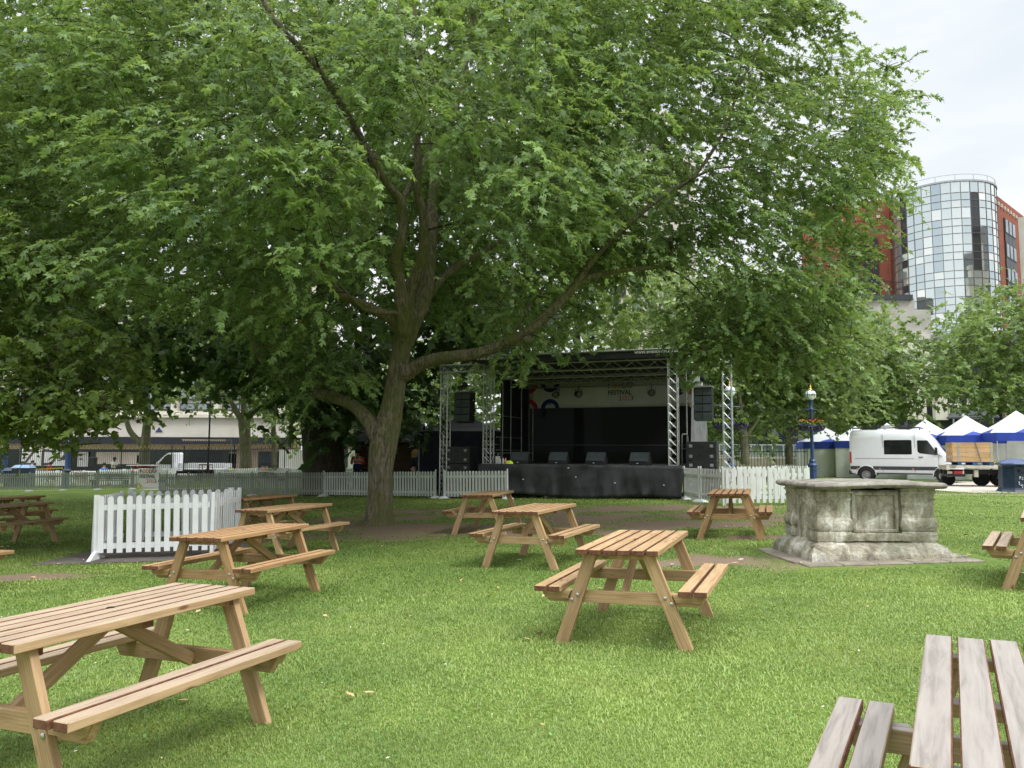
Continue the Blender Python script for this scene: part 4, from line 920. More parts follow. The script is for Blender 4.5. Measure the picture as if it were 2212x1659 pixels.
# ================= VAN =================
def wheel(parent,c,r,w,side,rimm=None):
    Mx=Matrix.Rotation(side*PI/2,4,'X')
    root=MB(); root.lathe([(r*.62,-w/2),(r*.93,-w/2),(r,-w*.32),(r,w*.32),(r*.93,w/2),(r*.62,w/2),(r*.6,w*.2)],c,28,M=Mx); o=root.build('wheel',M['tyre'],parent,smooth=True)
    mb=MB(); mb.lathe([(r*.62,w*.3),(r*.60,w*.48),(r*.52,w*.44),(r*.46,w*.30),(r*.40,w*.34),(r*.36,w*.42),(r*.16,w*.42),(r*.14,w*.5),(.001,w*.52)],c,28,M=Mx); mb.build('rim',rimm or M['rim'],o,smooth=True)
    mb=MB()
    for k in range(14): a=2*PI*k/14; mb.lathe([(r*.045,w*.40),(r*.045,w*.405)],Vector(c)+(Mx.to_3x3()@Vector((math.cos(a)*r*.49,math.sin(a)*r*.49,0.006))),6,M=Mx)
    mb.build('rim_hole',M['black'],o)
    return o
def van():
    x0=17.3;y0=41.0; r=empty('delivery_van',(0,0,0),0,'white high roof van with roof rack parked on the path','van')
    hw=.98
    # side profile stations: x, zbottom, ztop, widthfactor at top
    ST=[(0,.52,2.40,.90),(.04,.45,2.60,.90),(.14,.42,2.70,.89),(.6,.40,2.72,.88),(2.4,.40,2.73,.88),(3.3,.40,2.70,.87),(3.62,.40,2.60,.85),(3.85,.40,2.40,.82),(4.15,.42,1.98,.84),(4.45,.42,1.56,.88),(4.62,.42,1.36,.90),(4.9,.42,1.20,.92),(5.12,.42,1.06,.88),(5.22,.46,.90,.80),(5.245,.50,.70,.76)]
    mb=MB(); vs=[]; K=None
    for x,zb,zt,tf in ST:
        nose=1 if x<4.6 else 1-(x-4.6)*.12
        w=hw*nose; hgt=zt-zb; row=[]
        for t,f in ((0,.95),(.06,1),(.28,1.0),(.45,.995),(.62,.965),(.80,.94),(.91,tf+.03),(.97,tf-.08),(1,tf-.28)): row.append((w*f,zb+hgt*t))
        row=[(x,-a,b) for a,b in row]+[(x,a,b) for a,b in reversed(row)]; K=len(row); vs+=row
    fs=[(j*K+i,(j+1)*K+i,(j+1)*K+(i+1)%K,j*K+(i+1)%K) for j in range(len(ST)-1) for i in range(K)]+[tuple(range(K)),tuple(range(len(ST)*K-1,(len(ST)-1)*K-1,-1))]
    mb.add(vs,fs); body=mb.build('body',M['carwhite'],r,smooth=True)
    def sidey(z): return .98*(1.0 if z<1.2 else 1-.035*(z-1.2)/.5 if z<1.7 else .965-.03*(z-1.7))+.006
    def patch(name,poly,m,off=.006,side=-1,parent=r):
        mb=MB(); vs=[(x,side*(sidey(z)+off),z) for x,z in poly]; vi=[(x,side*(sidey(z)-.03),z) for x,z in poly]; n=len(poly); mb.add(vs+vi,[tuple(range(n))]+[(i,(i+1)%n,(i+1)%n+n,i+n) for i in range(n)]); return mb.build(name,m,parent)
    for s in (-1,1):
        patch('side_window',[(1.62,1.42),(2.88,1.42),(2.92,1.46),(2.92,2.13),(2.88,2.17),(1.66,2.17),(1.62,2.13)],M['glass'],side=s)
        patch('door_window',[(3.18,1.55),(3.28,1.48),(4.0,1.40),(4.10,1.42),(3.66,2.12),(3.6,2.15),(3.2,2.15),(3.17,2.1)],M['glass'],side=s)
        patch('quarter_glass',[(4.14,1.40),(4.30,1.32),(4.10,1.45)],M['trim'],side=s)
        patch('rubbing_strip',[(.62+.5,.62),(4.05,.62),(4.05,.80),(1.12,.80)],M['trim'],off=.015,side=s)
        patch('rear_strip',[(.02,.62),(.50,.62),(.50,.80),(.02,.80)],M['trim'],off=.012,side=s)
        patch('sill',[(1.15,.40),(4.0,.40),(4.0,.46),(1.15,.46)],M['trim'],off=.008,side=s)
        patch('door_handle',[(3.22,1.27),(3.42,1.27),(3.42,1.31),(3.22,1.31)],M['trim'],off=.03,side=s)
        for xx in (1.55,3.05): patch('panel_gap',[(xx,.5),(xx+.012,.5),(xx+.012,2.45),(xx,2.45)],M['trim'],off=.002,side=s)
        patch('panel_gap',[(4.12,.82),(4.132,.82),(4.132,1.36),(4.12,1.36)],M['trim'],off=.002,side=s)
        patch('panel_swage',[(.25,1.20),(3.02,1.20),(3.02,1.215),(.25,1.215)],M['trim'],off=.001,side=s)
        for xx in (.32,1.35,2.9): patch('side_marker',[(xx,.655),(xx+.09,.655),(xx+.09,.695),(xx,.695)],M['pora'],off=.02,side=s)
        # wheel arch liner
        for wx in (.78,4.32):
            mb=MB(); poly=[(wx+.47*math.cos(a*PI/12),.36+.47*math.sin(a*PI/12)) for a in range(-1,14)]; 
            vs=[(x,s*(hw+.002),max(.30,z)) for x,z in poly]+[(x,s*.6,max(.30,z)) for x,z in poly]; n=len(poly); mb.add(vs,[tuple(range(n)),tuple(range(2*n-1,n-1,-1))]+[(i,(i+1)%n,(i+1)%n+n,i+n) for i in range(n)]); mb.build('wheel_arch',M['black'],r)
            mb=MB(); pp=[(x,z) for x,z in poly if z>.34]; mb.tube([(x,s*(hw+.004),z) for x,z in pp],.022,6); mb.build('arch_lip',M['carwhite'],r,smooth=True)
            wheel(r,(wx,s*.93,.35),.36,.20,-s if False else (1 if s<0 else -1))
        patch('tail_light',[(.0,.95),(.09,.95),(.09,1.55),(.0,1.55)],M['pred'],off=.012,side=s)
        # mirror
        mb=MB(); mb.box((4.02,s*1.12,1.62),(.12,.2,.34)); mb.box((4.05,s*1.03,1.48),(.08,.14,.06)); mb.build('wing_mirror',M['black'],r,bevel=.03)
    # windscreen
    def ws():
        mb=MB(); a=[(3.80,2.44),(4.56,1.42)]; vs=[]; n=10; nrm=Vector((.80,0,.60))
        for k,(x,z) in enumerate(((3.78,2.40),(4.0,2.14),(4.25,1.80),(4.56,1.41))):
            w=(.66,.72,.80,.86)[k]
            for i in range(n+1):
                t=-1+2*i/n; p=Vector((x+.05-.10*t*t,t*w,z+.015))+nrm*.03; vs.append(p)
        mb.add(vs,[(j*(n+1)+i,(j+1)*(n+1)+i,(j+1)*(n+1)+i+1,j*(n+1)+i+1) for j in range(3) for i in range(n)]); return mb
    ws().build('windscreen',M['screen'],r,smooth=True)
    mb=MB(); mb.box((5.20,0,.52),(.14,1.86,.34)); mb.build('front_bumper',M['trim'],r,bevel=.04)
    mb=MB(); mb.box((.02,0,.48),(.16,1.92,.26)); mb.build('rear_bumper',M['trim'],r,bevel=.03)
    for s in (-1,1):
        mb=MB(); mb.box((5.02,s*.76,.98),(.26,.26,.16),Matrix.Rotation(-s*.25,3,'Z')); mb.build('headlight',M['screen'],r,bevel=.04)
    mb=MB(); mb.box((5.2,0,.86),(.06,1.0,.2)); mb.build('front_grille',M['trim'],r)
    mb=MB(); 
    for s in (-1,1): mb.tube([(.0,s*.62,2.83),(3.3,s*.62,2.83),(3.45,s*.6,2.78)],.02,6)
    for x in (.05,.55,1.1,1.65,2.2,2.75,3.3): mb.tube([(x,-.62,2.83),(x,.62,2.83)],.016,5); mb.tube([(x,-.62,2.83),(x,-.62,2.66)],.016,5); mb.tube([(x,.62,2.83),(x,.62,2.66)],.016,5)
    for s in (-1,1): mb.tube([(.3,s*.62,2.93),(3.1,s*.62,2.93)],.016,5); 
    mb.box((2.7,.1,2.80),(.5,.5,.06)); mb.build('roof_rack',M['black'],r)
    mb=MB(); mb.box((3.74,-.2,2.60),(.06,.05,.07)); mb.build('roof_camera',M['black'],r)
    seen=set()
    def walk(o):
        for c in o.children:
            if c.type=='MESH' and c.data.name not in seen:
                seen.add(c.data.name)
                for v in c.data.vertices:
                    if v.co.x>1.3: v.co.x+=.04
            walk(c)
    walk(r); r.location=(18.5,42.75,0); r.rotation_euler=(0,0,-.50); return r
van()
# ================= FLATBED TRAILER + CRATE =================
def flatbed():
    p=at(2036,1003,36.2); r=empty('flatbed_truck',(p.x,36.2,0),-.30,'cream flatbed with striped edge parked behind the stone tomb and blue bin','flatbed truck')
    mb=MB(); mb.box((1.75,0,.93),(3.5,1.9,.05)); mb.build('load_bed',M['pallet'] if False else mat('cream bed side',(.50,.46,.38),.6,var=.12,scale=3),r)
    cm=mat('cream painted steel',(.52,.48,.40),.55,var=.15,scale=4)
    mb=MB(); mb.prism([(-.05,.78),(.28,.78),(.36,.95),(-.05,.95)],.05,Matrix.Translation((0,-.97,0))); mb.box((1.78,-.97,.90),(3.4,.05,.13)); mb.box((1.78,.97,.90),(3.4,.05,.13)); mb.build('side_rail',cm,r)
    mb=MB(); mb.box((.05,0,.84),(.06,1.9,.2)); mb.build('tail_rail',cm,r)
    mb=MB(); mb.box((1.6,.3,.66),(3.3,.12,.2)); mb.box((1.6,-.35,.66),(3.3,.12,.2)); mb.box((.35,-.3,.52),(.7,1.3,.12)); mb.build('chassis',M['black'],r)
    mb=MB(); mb.box((.42,-.9,.60),(.34,.05,.22)); mb.build('tail_light',M['pred'],r)
    mb=MB(); mb.box((.63,-.9,.60),(.06,.06,.26)); mb.box((1.15,-.8,.60),(.16,.2,.3)); mb.box((.1,-.88,.57),(.2,.03,.24)); mb.build('light_bracket',cm,r)
    for s in (-1,1): wheel(r,(2.45,s*.78,.375),.375,.24,1 if s<0 else -1,M['alu'])
    wheel(r,(.35,.72,.3),.3,.2,-1); wheel(r,(1.72,.72,.36),.36,.22,-1)
    mb=MB(); 
    for s in (-1,1): 
        pts=[(2.45+.47*math.cos(a),s*.86,.375+.47*math.sin(a)) for a in [PI*k/12 for k in range(13)]]
        for i in range(12): mb.bar(pts[i],pts[i+1],.26,.015,up=(0,1,0)) if False else mb.add([(pts[i][0],s*.72,pts[i][2]),(pts[i+1][0],s*.72,pts[i+1][2]),(pts[i+1][0],s*.99,pts[i+1][2]),(pts[i][0],s*.99,pts[i][2])],[(0,1,2,3)])
        mb.tube([(x,s*.99,z) for x,_,z in pts],.02,5)
    mb.build('mudguard',M['trim'],r)
    mb=MB(); 
    for i in range(22): mb.box((1.95+i*.065,.9,1.12),(.034,.02,.06),Matrix.Rotation(.5,3,'Y'))
    mb.build('hazard_stripes',M['black'],r)
    mb=MB(); mb.box((2.65,.905,1.12),(1.5,.015,.06)); mb.box((2.65,.9,1.02),(1.5,.03,.14)); mb.build('hazard_board',M['ysign'],r)
    c=empty('pallet_crate',(p.x+1.05,35.88,.958),-.30,'tall wooden pallet crate strapped on the cream flatbed','crate')
    mb=MB()
    for k in range(4):
        z=.16+.215*k+.105; mb.box((0,-.6,z),(1.60,.03,.205),endmi=0); mb.box((0,.6,z),(1.60,.03,.205)); mb.box((-.80,0,z),(.03,1.2,.205),long=1); mb.box((.80,0,z),(.03,1.2,.205),long=1)
    mb.build('collar_boards',M['crate'],c,bevel=.004)
    mb=MB()
    for x in (-.56,.74):
        for k in range(4): mb.box((x,-.62,.16+.215*k+.105),(.05,.012,.19)); 
        mb.box((x+.04,-.622,.59),(.02,.012,.84))
    mb.build('hinge_plate',M['steel'],c)
    mb=MB(); mb.box((0,0,1.03),(1.64,1.22,.012)); mb.build('lid',M['crate'],c)
    mb=MB(); mb.bar((.12,-.632,1.03),(.36,-.66,.0),.05,.006,up=(0,1,0)); mb.build('strap',M['greyvinyl'],c)
    mb=MB()
    for x in (-.5,.1,.75): mb.box((x,-.5,.07),(.2,.2,.11)); mb.box((x,.5,.07),(.2,.2,.11))
    mb.box((0,0,.14),(1.7,1.2,.025)); mb.box((0,-.5,.012),(1.7,.12,.02)); mb.box((0,.5,.012),(1.7,.12,.02)); mb.build('pallet',M['pallet'],c)
    mb=MB(); mb.box((-.38,-.607,.08),(.13,.01,.07)); mb.build('pallet_label',M['vinylw'],c)
flatbed()
# ================= BINS =================
def big_bin():
    p=at(2190,1063,30.2); r=empty('litter_bin',(p.x+.2,30.4,0),.2,'large dark blue litter bin with hipped lid at the right edge','litter bin')
    mb=MB(); mb.lathe([(.66,0),(.66,.05),(.60,.12),(.56,.20),(.54,1.0),(.58,1.04)],n=8); mb.build('body',M['binblue'],r)
    mb=MB(); mb.lathe([(.64,1.05),(.66,1.10),(.63,1.14),(.30,1.27),(.08,1.30)],n=8); mb.build('lid',M['lblue'],r)
    mb=MB(); mb.box((-.12,-.52,.86),(.34,.05,.1)); mb.build('opening',M['black'],r)
    mb=MB(); rr=random.Random(5)
    for i in range(16): mb.box((-.32+rr.random()*.25,-.505-.0,.22+rr.random()*.42),(.03,.02,.02+rr.random()*.03),Matrix.Rotation(.1,3,'Z'))
    mb.build('flaking_paint',M['silver'],r)
big_bin()
p=at(142.5,1048,46.0); rb=empty('round_litter_bin',(p.x,46,gz(p.x,46)),0,'round dark blue litter bin beside the thick blue column','litter bin')
mb=MB(); mb.lathe([(.20,0),(.20,.1),(.17,.15),(.17,.95)],n=12); mb.build('body',M['lblue'],rb); mb=MB(); mb.lathe([(.24,.95),(.26,1.0),(.22,1.07),(.1,1.10)],n=14); mb.build('lid',M['trim'],rb,smooth=True)
for px,w,h,lb in ((27,.75,.95,'dark wheelie bin with a small notice at the far left'),(49,.95,1.12,'wider blue wheelie bin with pale blue lid beside the red jacket')):
    p=at(px,1050,46.5); r=empty('wheelie_bin',(p.x,46.5,gz(p.x,46.5)),.05,lb,'wheelie bin','wheelie bins behind the far left fence')
    mb=MB(); mb.box((0,0,h/2+.04),(w,.7,h),taper=1.06); mb.build('body',M['binblue'],r,bevel=.03)
    mb=MB(); mb.add([(-w*.55,-.4,h+.05),(w*.55,-.4,h+.05),(w*.55,.4,h+.05),(-w*.55,.4,h+.05),(-w*.4,-.2,h+.22),(w*.4,-.2,h+.22),(w*.4,.3,h+.22),(-w*.4,.3,h+.22)],[(3,2,1,0),(4,5,6,7),(0,1,5,4),(1,2,6,5),(2,3,7,6),(3,0,4,7)]); mb.build('lid',M['binlid'] if w>.8 else M['binblue'],r)
    for s in (-1,1): mb=MB(); mb.lathe([(.08,-.03),(.08,.03)],(s*w*.4,.3,.08),10,M=Matrix.Rotation(PI/2,4,'Y')); mb.build('wheel',M['tyre'],r)
    if w<.8: mb=MB(); mb.box((.28,-.39,1.08),(.24,.01,.28)); mb.build('notice',M['pora'],r)
# ================= BLUE / WHITE GAZEBOS =================
GG='blue and white gazebos in a row behind the van'
gl=['gazebo with closed grey sides left of the van, behind the blue lamp post','gazebo peak just above the rear of the van roof','gazebo peak above the middle of the van roof rack','gazebo peak above the van cab','blue edged gazebo behind the wooden pallet crate','largest blue edged gazebo at the right edge behind the bin']
for i,(px,Y,zp,ze,w) in enumerate(((1786,49.5,3.05,2.15,3.3),(1849,48.6,3.15,2.2,3.0),(1918,47.2,3.3,2.25,3.0),(2001,45.4,3.45,2.35,3.0),(2089,43.6,3.6,2.45,3.0),(2199,41.2,3.75,2.55,3.1))):
    p=at(px,975,Y); gazebo(p.x,Y,-.22,w*.98,w,ze,zp,M['gwhite'],M['gblue'],M['ggrey'],gl[i],GG,walls=(1,1,1,1) if i<1 else (0,0,1,0) if i>3 else (1,0,1,0),corner=M['gblue'],vh=.42,z0=0)
    if i==0:
        g_=[o for o in COL.objects if o.get('label')==gl[0]][0]
        mb=MB(); mb.box((.35,-1.66,.95),(.12,.03,1.9)); mb.build('wall_seam',M['gblue'],g_)
# ================= RAILINGS =================
def railing(p,q,H,pitch,label,m,fin=True,post_every=12,r=.009,name='iron_railing'):
    p=Vector(p);q=Vector(q);d=q-p;L=d.length;d.normalize(); root=empty(name,(p.x,p.y,gz(p.x,p.y)),math.atan2(d.y,d.x),label,'railing')
    za=gz(q.x,q.y)-gz(p.x,p.y); n=int(L/pitch); bars=MB(); fn=MB(); kn=MB(); ps=MB()
    for i in range(n+1):
        x=i*pitch; z=za*x/L
        if i%post_every==0: q_=MB(); q_.box((x,0,z+H/2),(.06,.06,H)); q_.build('post',m,root); continue
        top=H if i%2==0 or not fin else H*.90
        bars.box((x,0,z+top/2-.02),(r*2,r*2,top-.05))
        if fin and i%2==0:
            fn.add([(x-.10,0,z+H-.16),(x-.05,.01,z+H-.14),(x,.012,z+H-.03),(x+.05,.01,z+H-.14),(x+.10,0,z+H-.16),(x+.025,-.01,z+H+.02),(x,0,z+H+.10),(x-.025,-.01,z+H+.02)],[(0,1,2,7),(2,3,4,5),(7,2,5,6)]); kn.box((x,0,z+H-.26),(.05,.05,.05))
        elif not fin: fn.lathe([(.02,0),(.001,.07)],(x,0,z+top-.06),4)
    bars.build('bars',m,root)
    if fin: fn.build('finials',M['gold'],root); kn.build('collars',m,root)
    else: fn.build('finials',m,root)
    for h in ((.86,.12) if fin else (.88,.1)):
        mb=MB(); mb.bar((0,0,H*h),(L,0,za+H*h),.03,.045); mb.build('rail',m,root)
M['railblack']=mat('railing paint',(.012,.018,.035),.5,var=.2)
railing((-37.5,54.5),(-22.8,54.2),2.40,.135,'tall blue black railing with gold finials at the far left',M['railblack'],post_every=26)
railing((-22.6,54.2),(-7.4,53.6),2.40,.135,'tall black railing with gold finials before the shop fronts',M['railblack'],post_every=26)
railing((-7.2,47.2),(-4.2,47.0),2.0,.2,'short run of railing between the green hut and the brown hut',M['railblack'],post_every=40)
ra=at(1520,1000,46.5);rb2=at(1745,1000,45)
railing((ra.x,46.5),(rb2.x,45),1.75,.17,'black spiked railing behind the distant white fences right of the stage',M['railblack'],fin=False,post_every=14,r=.013)
cbp=at(146,1000,53.6); cb_=empty('gate_column',(cbp.x,53.6,gz(cbp.x,53.6)),0,'thick dark blue column in the far left railing','column'); mb=MB(); mb.lathe([(.25,0),(.25,.3),(.18,.4),(.16,2.6),(.2,2.7)],n=12); mb.build('shaft',M['lblue'],cb_,smooth=True); mb=MB(); mb.lathe([(.2,2.7),(.22,2.8),(.05,2.9)],n=12); mb.build('cap',M['lblue'],cb_)
for px,lb in ((10,'blue gate column at the extreme left edge'),):
    q=at(px,1000,53.4); o=copy_tree(cb_); o.location=(q.x,53.4,gz(q.x,53.4)); o['label']=lb
# ================= BUILDINGS =================
M['bstone']=mat('pale stone cladding',(.60,.55,.49),.8,col2=(.70,.66,.60),scale=.5,bump=.05)
M['bdark']=mat('dark shop fascia',(.018,.02,.028),.35,var=.2); M['bbeige']=mat('beige soffit panel',(.30,.25,.20),.7)
M['wglass']=mat('window glass reflecting sky',(.30,.33,.36),.08,var=.25,scale=.3,spec=.9,metal=.6)
M['shopglass']=mat('dark shop glass',(.015,.02,.03),.1,var=.4,scale=.4,spec=.6)
M['brick']=None
def brick_mat():
    m,n,l,out=new_mat('red brick'); b=N(n,'ShaderNodeBsdfPrincipled'); b.inputs['Roughness'].default_value=.85
    tc=n.new('ShaderNodeTexCoord'); br=N(n,'ShaderNodeTexBrick',Scale=1.0); br.inputs['Color1'].default_value=(.27,.072,.04,1); br.inputs['Color2'].default_value=(.33,.09,.05,1); br.inputs['Mortar'].default_value=(.24,.09,.065,1); br.inputs['Brick Width'].default_value=.9; br.inputs['Row Height'].default_value=.3; br.inputs['Mortar Size'].default_value=.03
    mp=n.new('ShaderNodeMapping'); mp.inputs['Rotation'].default_value=(PI/2,0,0); l.new(tc.outputs['Object'],mp.inputs[0]); l.new(mp.outputs[0],br.inputs[0])
    nz=N(n,'ShaderNodeTexNoise',Scale=.25,Detail=5); l.new(tc.outputs['Object'],nz.inputs[0]); r=ramp(n,[(.3,(.8,.8,.8)),(.7,(1.15,1.15,1.15))]); l.new(nz.outputs[0],r.inputs[0])
    mm=N(n,'ShaderNodeMixRGB',blend_type='MULTIPLY'); mm.inputs[0].default_value=1; l.new(br.outputs[0],mm.inputs[1]); l.new(r.outputs[0],mm.inputs[2]); l.new(mm.outputs[0],b.inputs['Base Color']); l.new(b.outputs[0],out.inputs[0]); return m
M['brick']=brick_mat()
# ---- left street building ----
xL=-50.0; xR=at(652,950,75).x; zg=-.75
lb=empty('shop_building',(0,75,zg),0,'long pale stone building with dark shop fronts across the street','building')
def bx_(mb,x0,x1,y0,y1,z0,z1): mb.box(((x0+x1)/2,(y0+y1)/2,(z0+z1)/2),(x1-x0,y1-y0,z1-z0)); return mb
z=lambda py:at(600,py,75).z-zg
mb=MB(); bx_(mb,xL,xR,0,14,z(945),z(889)); mb.build('stone_band',M['bstone'],lb)
mb=MB(); bx_(mb,xL,xR-1.2,-.35,0,z(903),z(896)); mb.build('string_course',M['bstone'],lb)
mb=MB(); bx_(mb,xL,xR,.6,14,z(889),z(600)); mb.build('upper_wall',M['bstone'],lb)
mb=MB(); bx_(mb,xL,xR-.2,-1.2,.3,z(960),z(946)); mb.build('fascia',M['bdark'],lb)
mb=MB(); bx_(mb,xL,xR-.2,-.6,.5,z(972),z(960)); mb.build('soffit_band',M['bbeige'],lb)
mb=MB(); bx_(mb,xL,xR-.2,.8,13,0,z(972)); mb.build('shop_wall',M['shopglass'],lb)
mb=MB(); bx_(mb,xR-6.3,xR-.05,.3,.8,0,z(972)); mb.build('stone_pier',M['bbeige'],lb)
mb=MB(); bx_(mb,xR-4.2,xR-1.4,.25,.35,.1,z(976)); mb.build('shop_window',M['shopglass'],lb)
x=xR-4.5;i=0
while x>xL+4:
    for (pa,pb) in ((889,871),(866,846),(835,812),(800,778),(766,744),(732,710)):
        fr=MB(); bx_(fr,x-3.4,x,.45,.6,z(pa)+.1,z(pb)); f_=fr.build('window',M['trim'],lb)
        pn=MB(); bx_(pn,x-3.3,x-1.75,.42,.45,z(pa)+.2,z(pb)-.1); bx_(pn,x-1.65,x-.1,.42,.45,z(pa)+.2,z(pb)-.1); pn.build('pane',M['wglass'],f_)
    pl=MB(); bx_(pl,x,x+.45,.1,.62,z(889),z(700)); pl.build('pilaster',M['bstone'],lb)
    x-=4.1
for pxx,w_,mm,nm in ((985,1,'pyel','shop_poster'),):
    pass
for px,py0,py1,w,mm,nm in ((512,977,1003,1.9,'bbeige','shop_display'),(472,980,1006,3.2,'shopglass','shop_display'),(250,978,1004,4.4,'bstone','shop_display'),(172,978,1010,1.0,'gwhite','shop_display'),(300,985,1002,.9,'ysign','shop_display')):
    q=at(px,py0,75); mb=MB(); bx_(mb,q.x-w/2,q.x+w/2,.6,.7,z(py1),z(py0)); mb.build(nm,M[mm],lb)
mb=MB()
for k in range(60): 
    xx=at(405+k*1.55,950,75).x; bx_(mb,xx-.03,xx+.03,-1.22,-1.2,z(952)-.05*(k%3),z(950))
mb.build('fascia_lettering',M['bbeige'],lb)
q=at(344,929,75); mb=MB(); mb.add([(q.x-.35,-.02,z(934)),(q.x+.35,-.02,z(934)),(q.x,-.02,z(924)),(q.x-.35,-.06,z(934)),(q.x+.35,-.06,z(934)),(q.x,-.06,z(924))],[(0,1,2),(5,4,3),(0,3,4,1),(1,4,5,2),(2,5,3,0)]); mb.build('wall_sign',M['lblue'],lb)
# drainpipe building next door (dark brick, behind trunk)
nb=empty('brown_building',(0,78,zg),0,'dark brown building between the stone shops and the thick trunk','building')
mb=MB(); bx_(mb,xR+.4,xR+9,0,12,0,9.5); mb.build('wall',mat('brown brick wall',(.10,.075,.06),.85,var=.2),nb)
mb=MB(); bx_(mb,xR+.15,xR+.35,-.5,-.3,0,9.5); mb.build('drainpipe',M['bdark'],nb)
for k in range(2):
    mb=MB(); bx_(mb,xR+1.6,xR+3.4,-.1,0,2.6+k*2.7,4.4+k*2.7); f_=mb.build('window',M['wglass'],nb)
# signboard with big letters
hz=at(42,1000,60);hy=at(142,1000,60); sg=empty('lettered_hoarding',(hz.x,60,-.75),0,'white hoarding with big brown letters at the far left','hoarding')
w=hy.x-hz.x; zt=at(90,966,60).z+.75; zb=at(90,1006,60).z+.75
mb=MB(); bx_(mb,0,w,0,.08,zb,zt); mb.build('board',M['vinylw'],sg)
M['brn']=mat('brown lettering',(.10,.08,.07),.6)
text('ZD4',(zt-zb)*1.25,M['brn'],sg,Matrix.Translation((w*.05,-.01,zb+.05))@TXT,ext=.004,spacing=1.25,bold=.01)
mb=MB(); ring(mb,w*.86,zb+.5,.16,.07,y=-.01); mb.build('ring_mark',M['brn'],sg)
mb=MB(); 
for xx in (0,w*.5,w): bx_(mb,xx-.04,xx+.04,-.05,.0,0,zt)
mb.build('posts',M['brn'],sg)
whp=at(722,1000,52);whq=at(800,1000,52); wh=empty('white_hoarding',(whp.x,52,-.15),0,'plain bright white hoarding behind the short railing','hoarding')
w=whq.x-whp.x; mb=MB(); bx_(mb,0,w,0,.06,.2,at(760,971,52).z+.15); mb.build('board',M['vinylw'],wh); mb=MB(); bx_(mb,0,w,.06,.12,0,.25); mb.build('base_rail',M['alu'],wh)
wh2=at(588,1005,58);  w2=empty('white_side_panel',(wh2.x+.8,57,-.6),0,'bright white panel directly left of the thick dark trunk','panel'); mb=MB(); bx_(mb,0,1.9,0,.06,0,at(640,972,57).z+.6); mb.build('board',M['vinylw'],w2)
mb=MB(); bx_(mb,0,1.9,.06,.1,.3,.4); mb.build('rail',M['alu'],w2)
# street light column far left
p=at(449,1018,56); sp=empty('street_light_column',(p.x,56,-.65),0,'thin black street light column in front of the stone building','lamp post'); mb=MB(); mb.tube([(0,0,0),(0,0,1.2),(0,0,8)],[.09,.07,.05],8); mb.build('column',M['black'],sp,smooth=True); mb=MB(); mb.tube([(0,0,8),(.5,0,8.4),(1.3,0,8.5)],.04,6); mb.box((1.5,0,8.48),(.6,.2,.1)); mb.build('lamp_head',M['black'],sp)
# ---- glass drum tower ----
TX,TY=at(2049,700,112).x,112; TR=6.55*112/110
GL=[]
for i in range(7):
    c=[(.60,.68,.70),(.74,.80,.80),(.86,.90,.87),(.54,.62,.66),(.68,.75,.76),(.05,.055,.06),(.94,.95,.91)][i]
    m,n,l,out=new_mat('tower glass'); b=N(n,'ShaderNodeBsdfPrincipled'); b.inputs['Base Color'].default_value=(*c,1); b.inputs['Roughness'].default_value=.04 if i!=5 else .08; b.inputs['Metallic'].default_value=.80 if i!=5 else .3; b.inputs['Specular IOR Level'].default_value=.7
    l.new(b.outputs[0],out.inputs[0]); GL.append(m)
tw=empty('glass_tower',(TX,TY,0),0,'tall round mirrored glass stair tower on the right skyline','tower')
ztop=at(2049,391,TY-TR).z
ncol=34; rows=[]; zc=ztop; k=0
while zc>1: 
    h=1.55 if k%3==0 else 1.05; rows.append((zc-h,zc)); zc-=h; k+=1
mb=MB(); r=random.Random(12); colt=[r.choice([0,1,2,3,4,6,1,0,4]) for _ in range(ncol)]
phis=[2*PI*i/ncol for i in range(ncol+1)]
for j,(za,zb) in enumerate(rows):
    for i in range(ncol):
        a,b=phis[i]-PI/2,phis[i+1]-PI/2; tl=r.uniform(-.006,.006); ra_=TR*(1+tl*.3); rb_=TR*(1-tl*.3)
        mi=colt[i] if r.random()<.6 else r.choice([0,1,2,3,4,0,1,6])
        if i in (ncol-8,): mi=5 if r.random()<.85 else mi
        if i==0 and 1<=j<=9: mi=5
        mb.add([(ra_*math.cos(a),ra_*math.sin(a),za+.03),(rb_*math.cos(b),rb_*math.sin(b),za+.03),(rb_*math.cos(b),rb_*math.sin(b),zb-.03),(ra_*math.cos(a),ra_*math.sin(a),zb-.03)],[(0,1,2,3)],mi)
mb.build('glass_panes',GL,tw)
mb=MB()
for i in range(ncol): a=phis[i]-PI/2; mb.box((TR*1.003*math.cos(a),TR*1.003*math.sin(a),ztop/2),(.07,.07,ztop),Matrix.Rotation(a,3,'Z'))
M['mull']=mat('tower mullions',(.16,.13,.13),.5,.3); mb.build('mullions',M['mull'],tw)
mb=MB()
for za,zb in rows: mb.lathe([(TR*1.0,zb-.035),(TR*1.007,zb-.035),(TR*1.007,zb+.035),(TR*1.0,zb+.035)],n=ncol,cap=False)
mb.build('transoms',M['mull'],tw)
mb=MB(); mb.lathe([(TR*1.02,ztop),(TR*1.02,ztop+.25),(TR*.95,ztop+.25)],n=ncol); mb.build('parapet',M['alu'],tw)
mb=MB(); mb.lathe([(TR*.99,ztop+1.0),(TR*.995,ztop+1.0),(TR*.995,ztop+1.07),(TR*.99,ztop+1.07)],n=ncol,cap=False)
for i in range(0,ncol,2): a=phis[i]; mb.tube([(TR*.99*math.cos(a),TR*.99*math.sin(a),ztop+.2),(TR*.99*math.cos(a),TR*.99*math.sin(a),ztop+1.05)],.04,5)
mb.build('roof_rail',M['alu'],tw)
mb=MB(); mb.lathe([(TR*.9,0),(TR*.9,ztop-.2)],n=24); mb.build('core_wall',M['bdark'],tw)
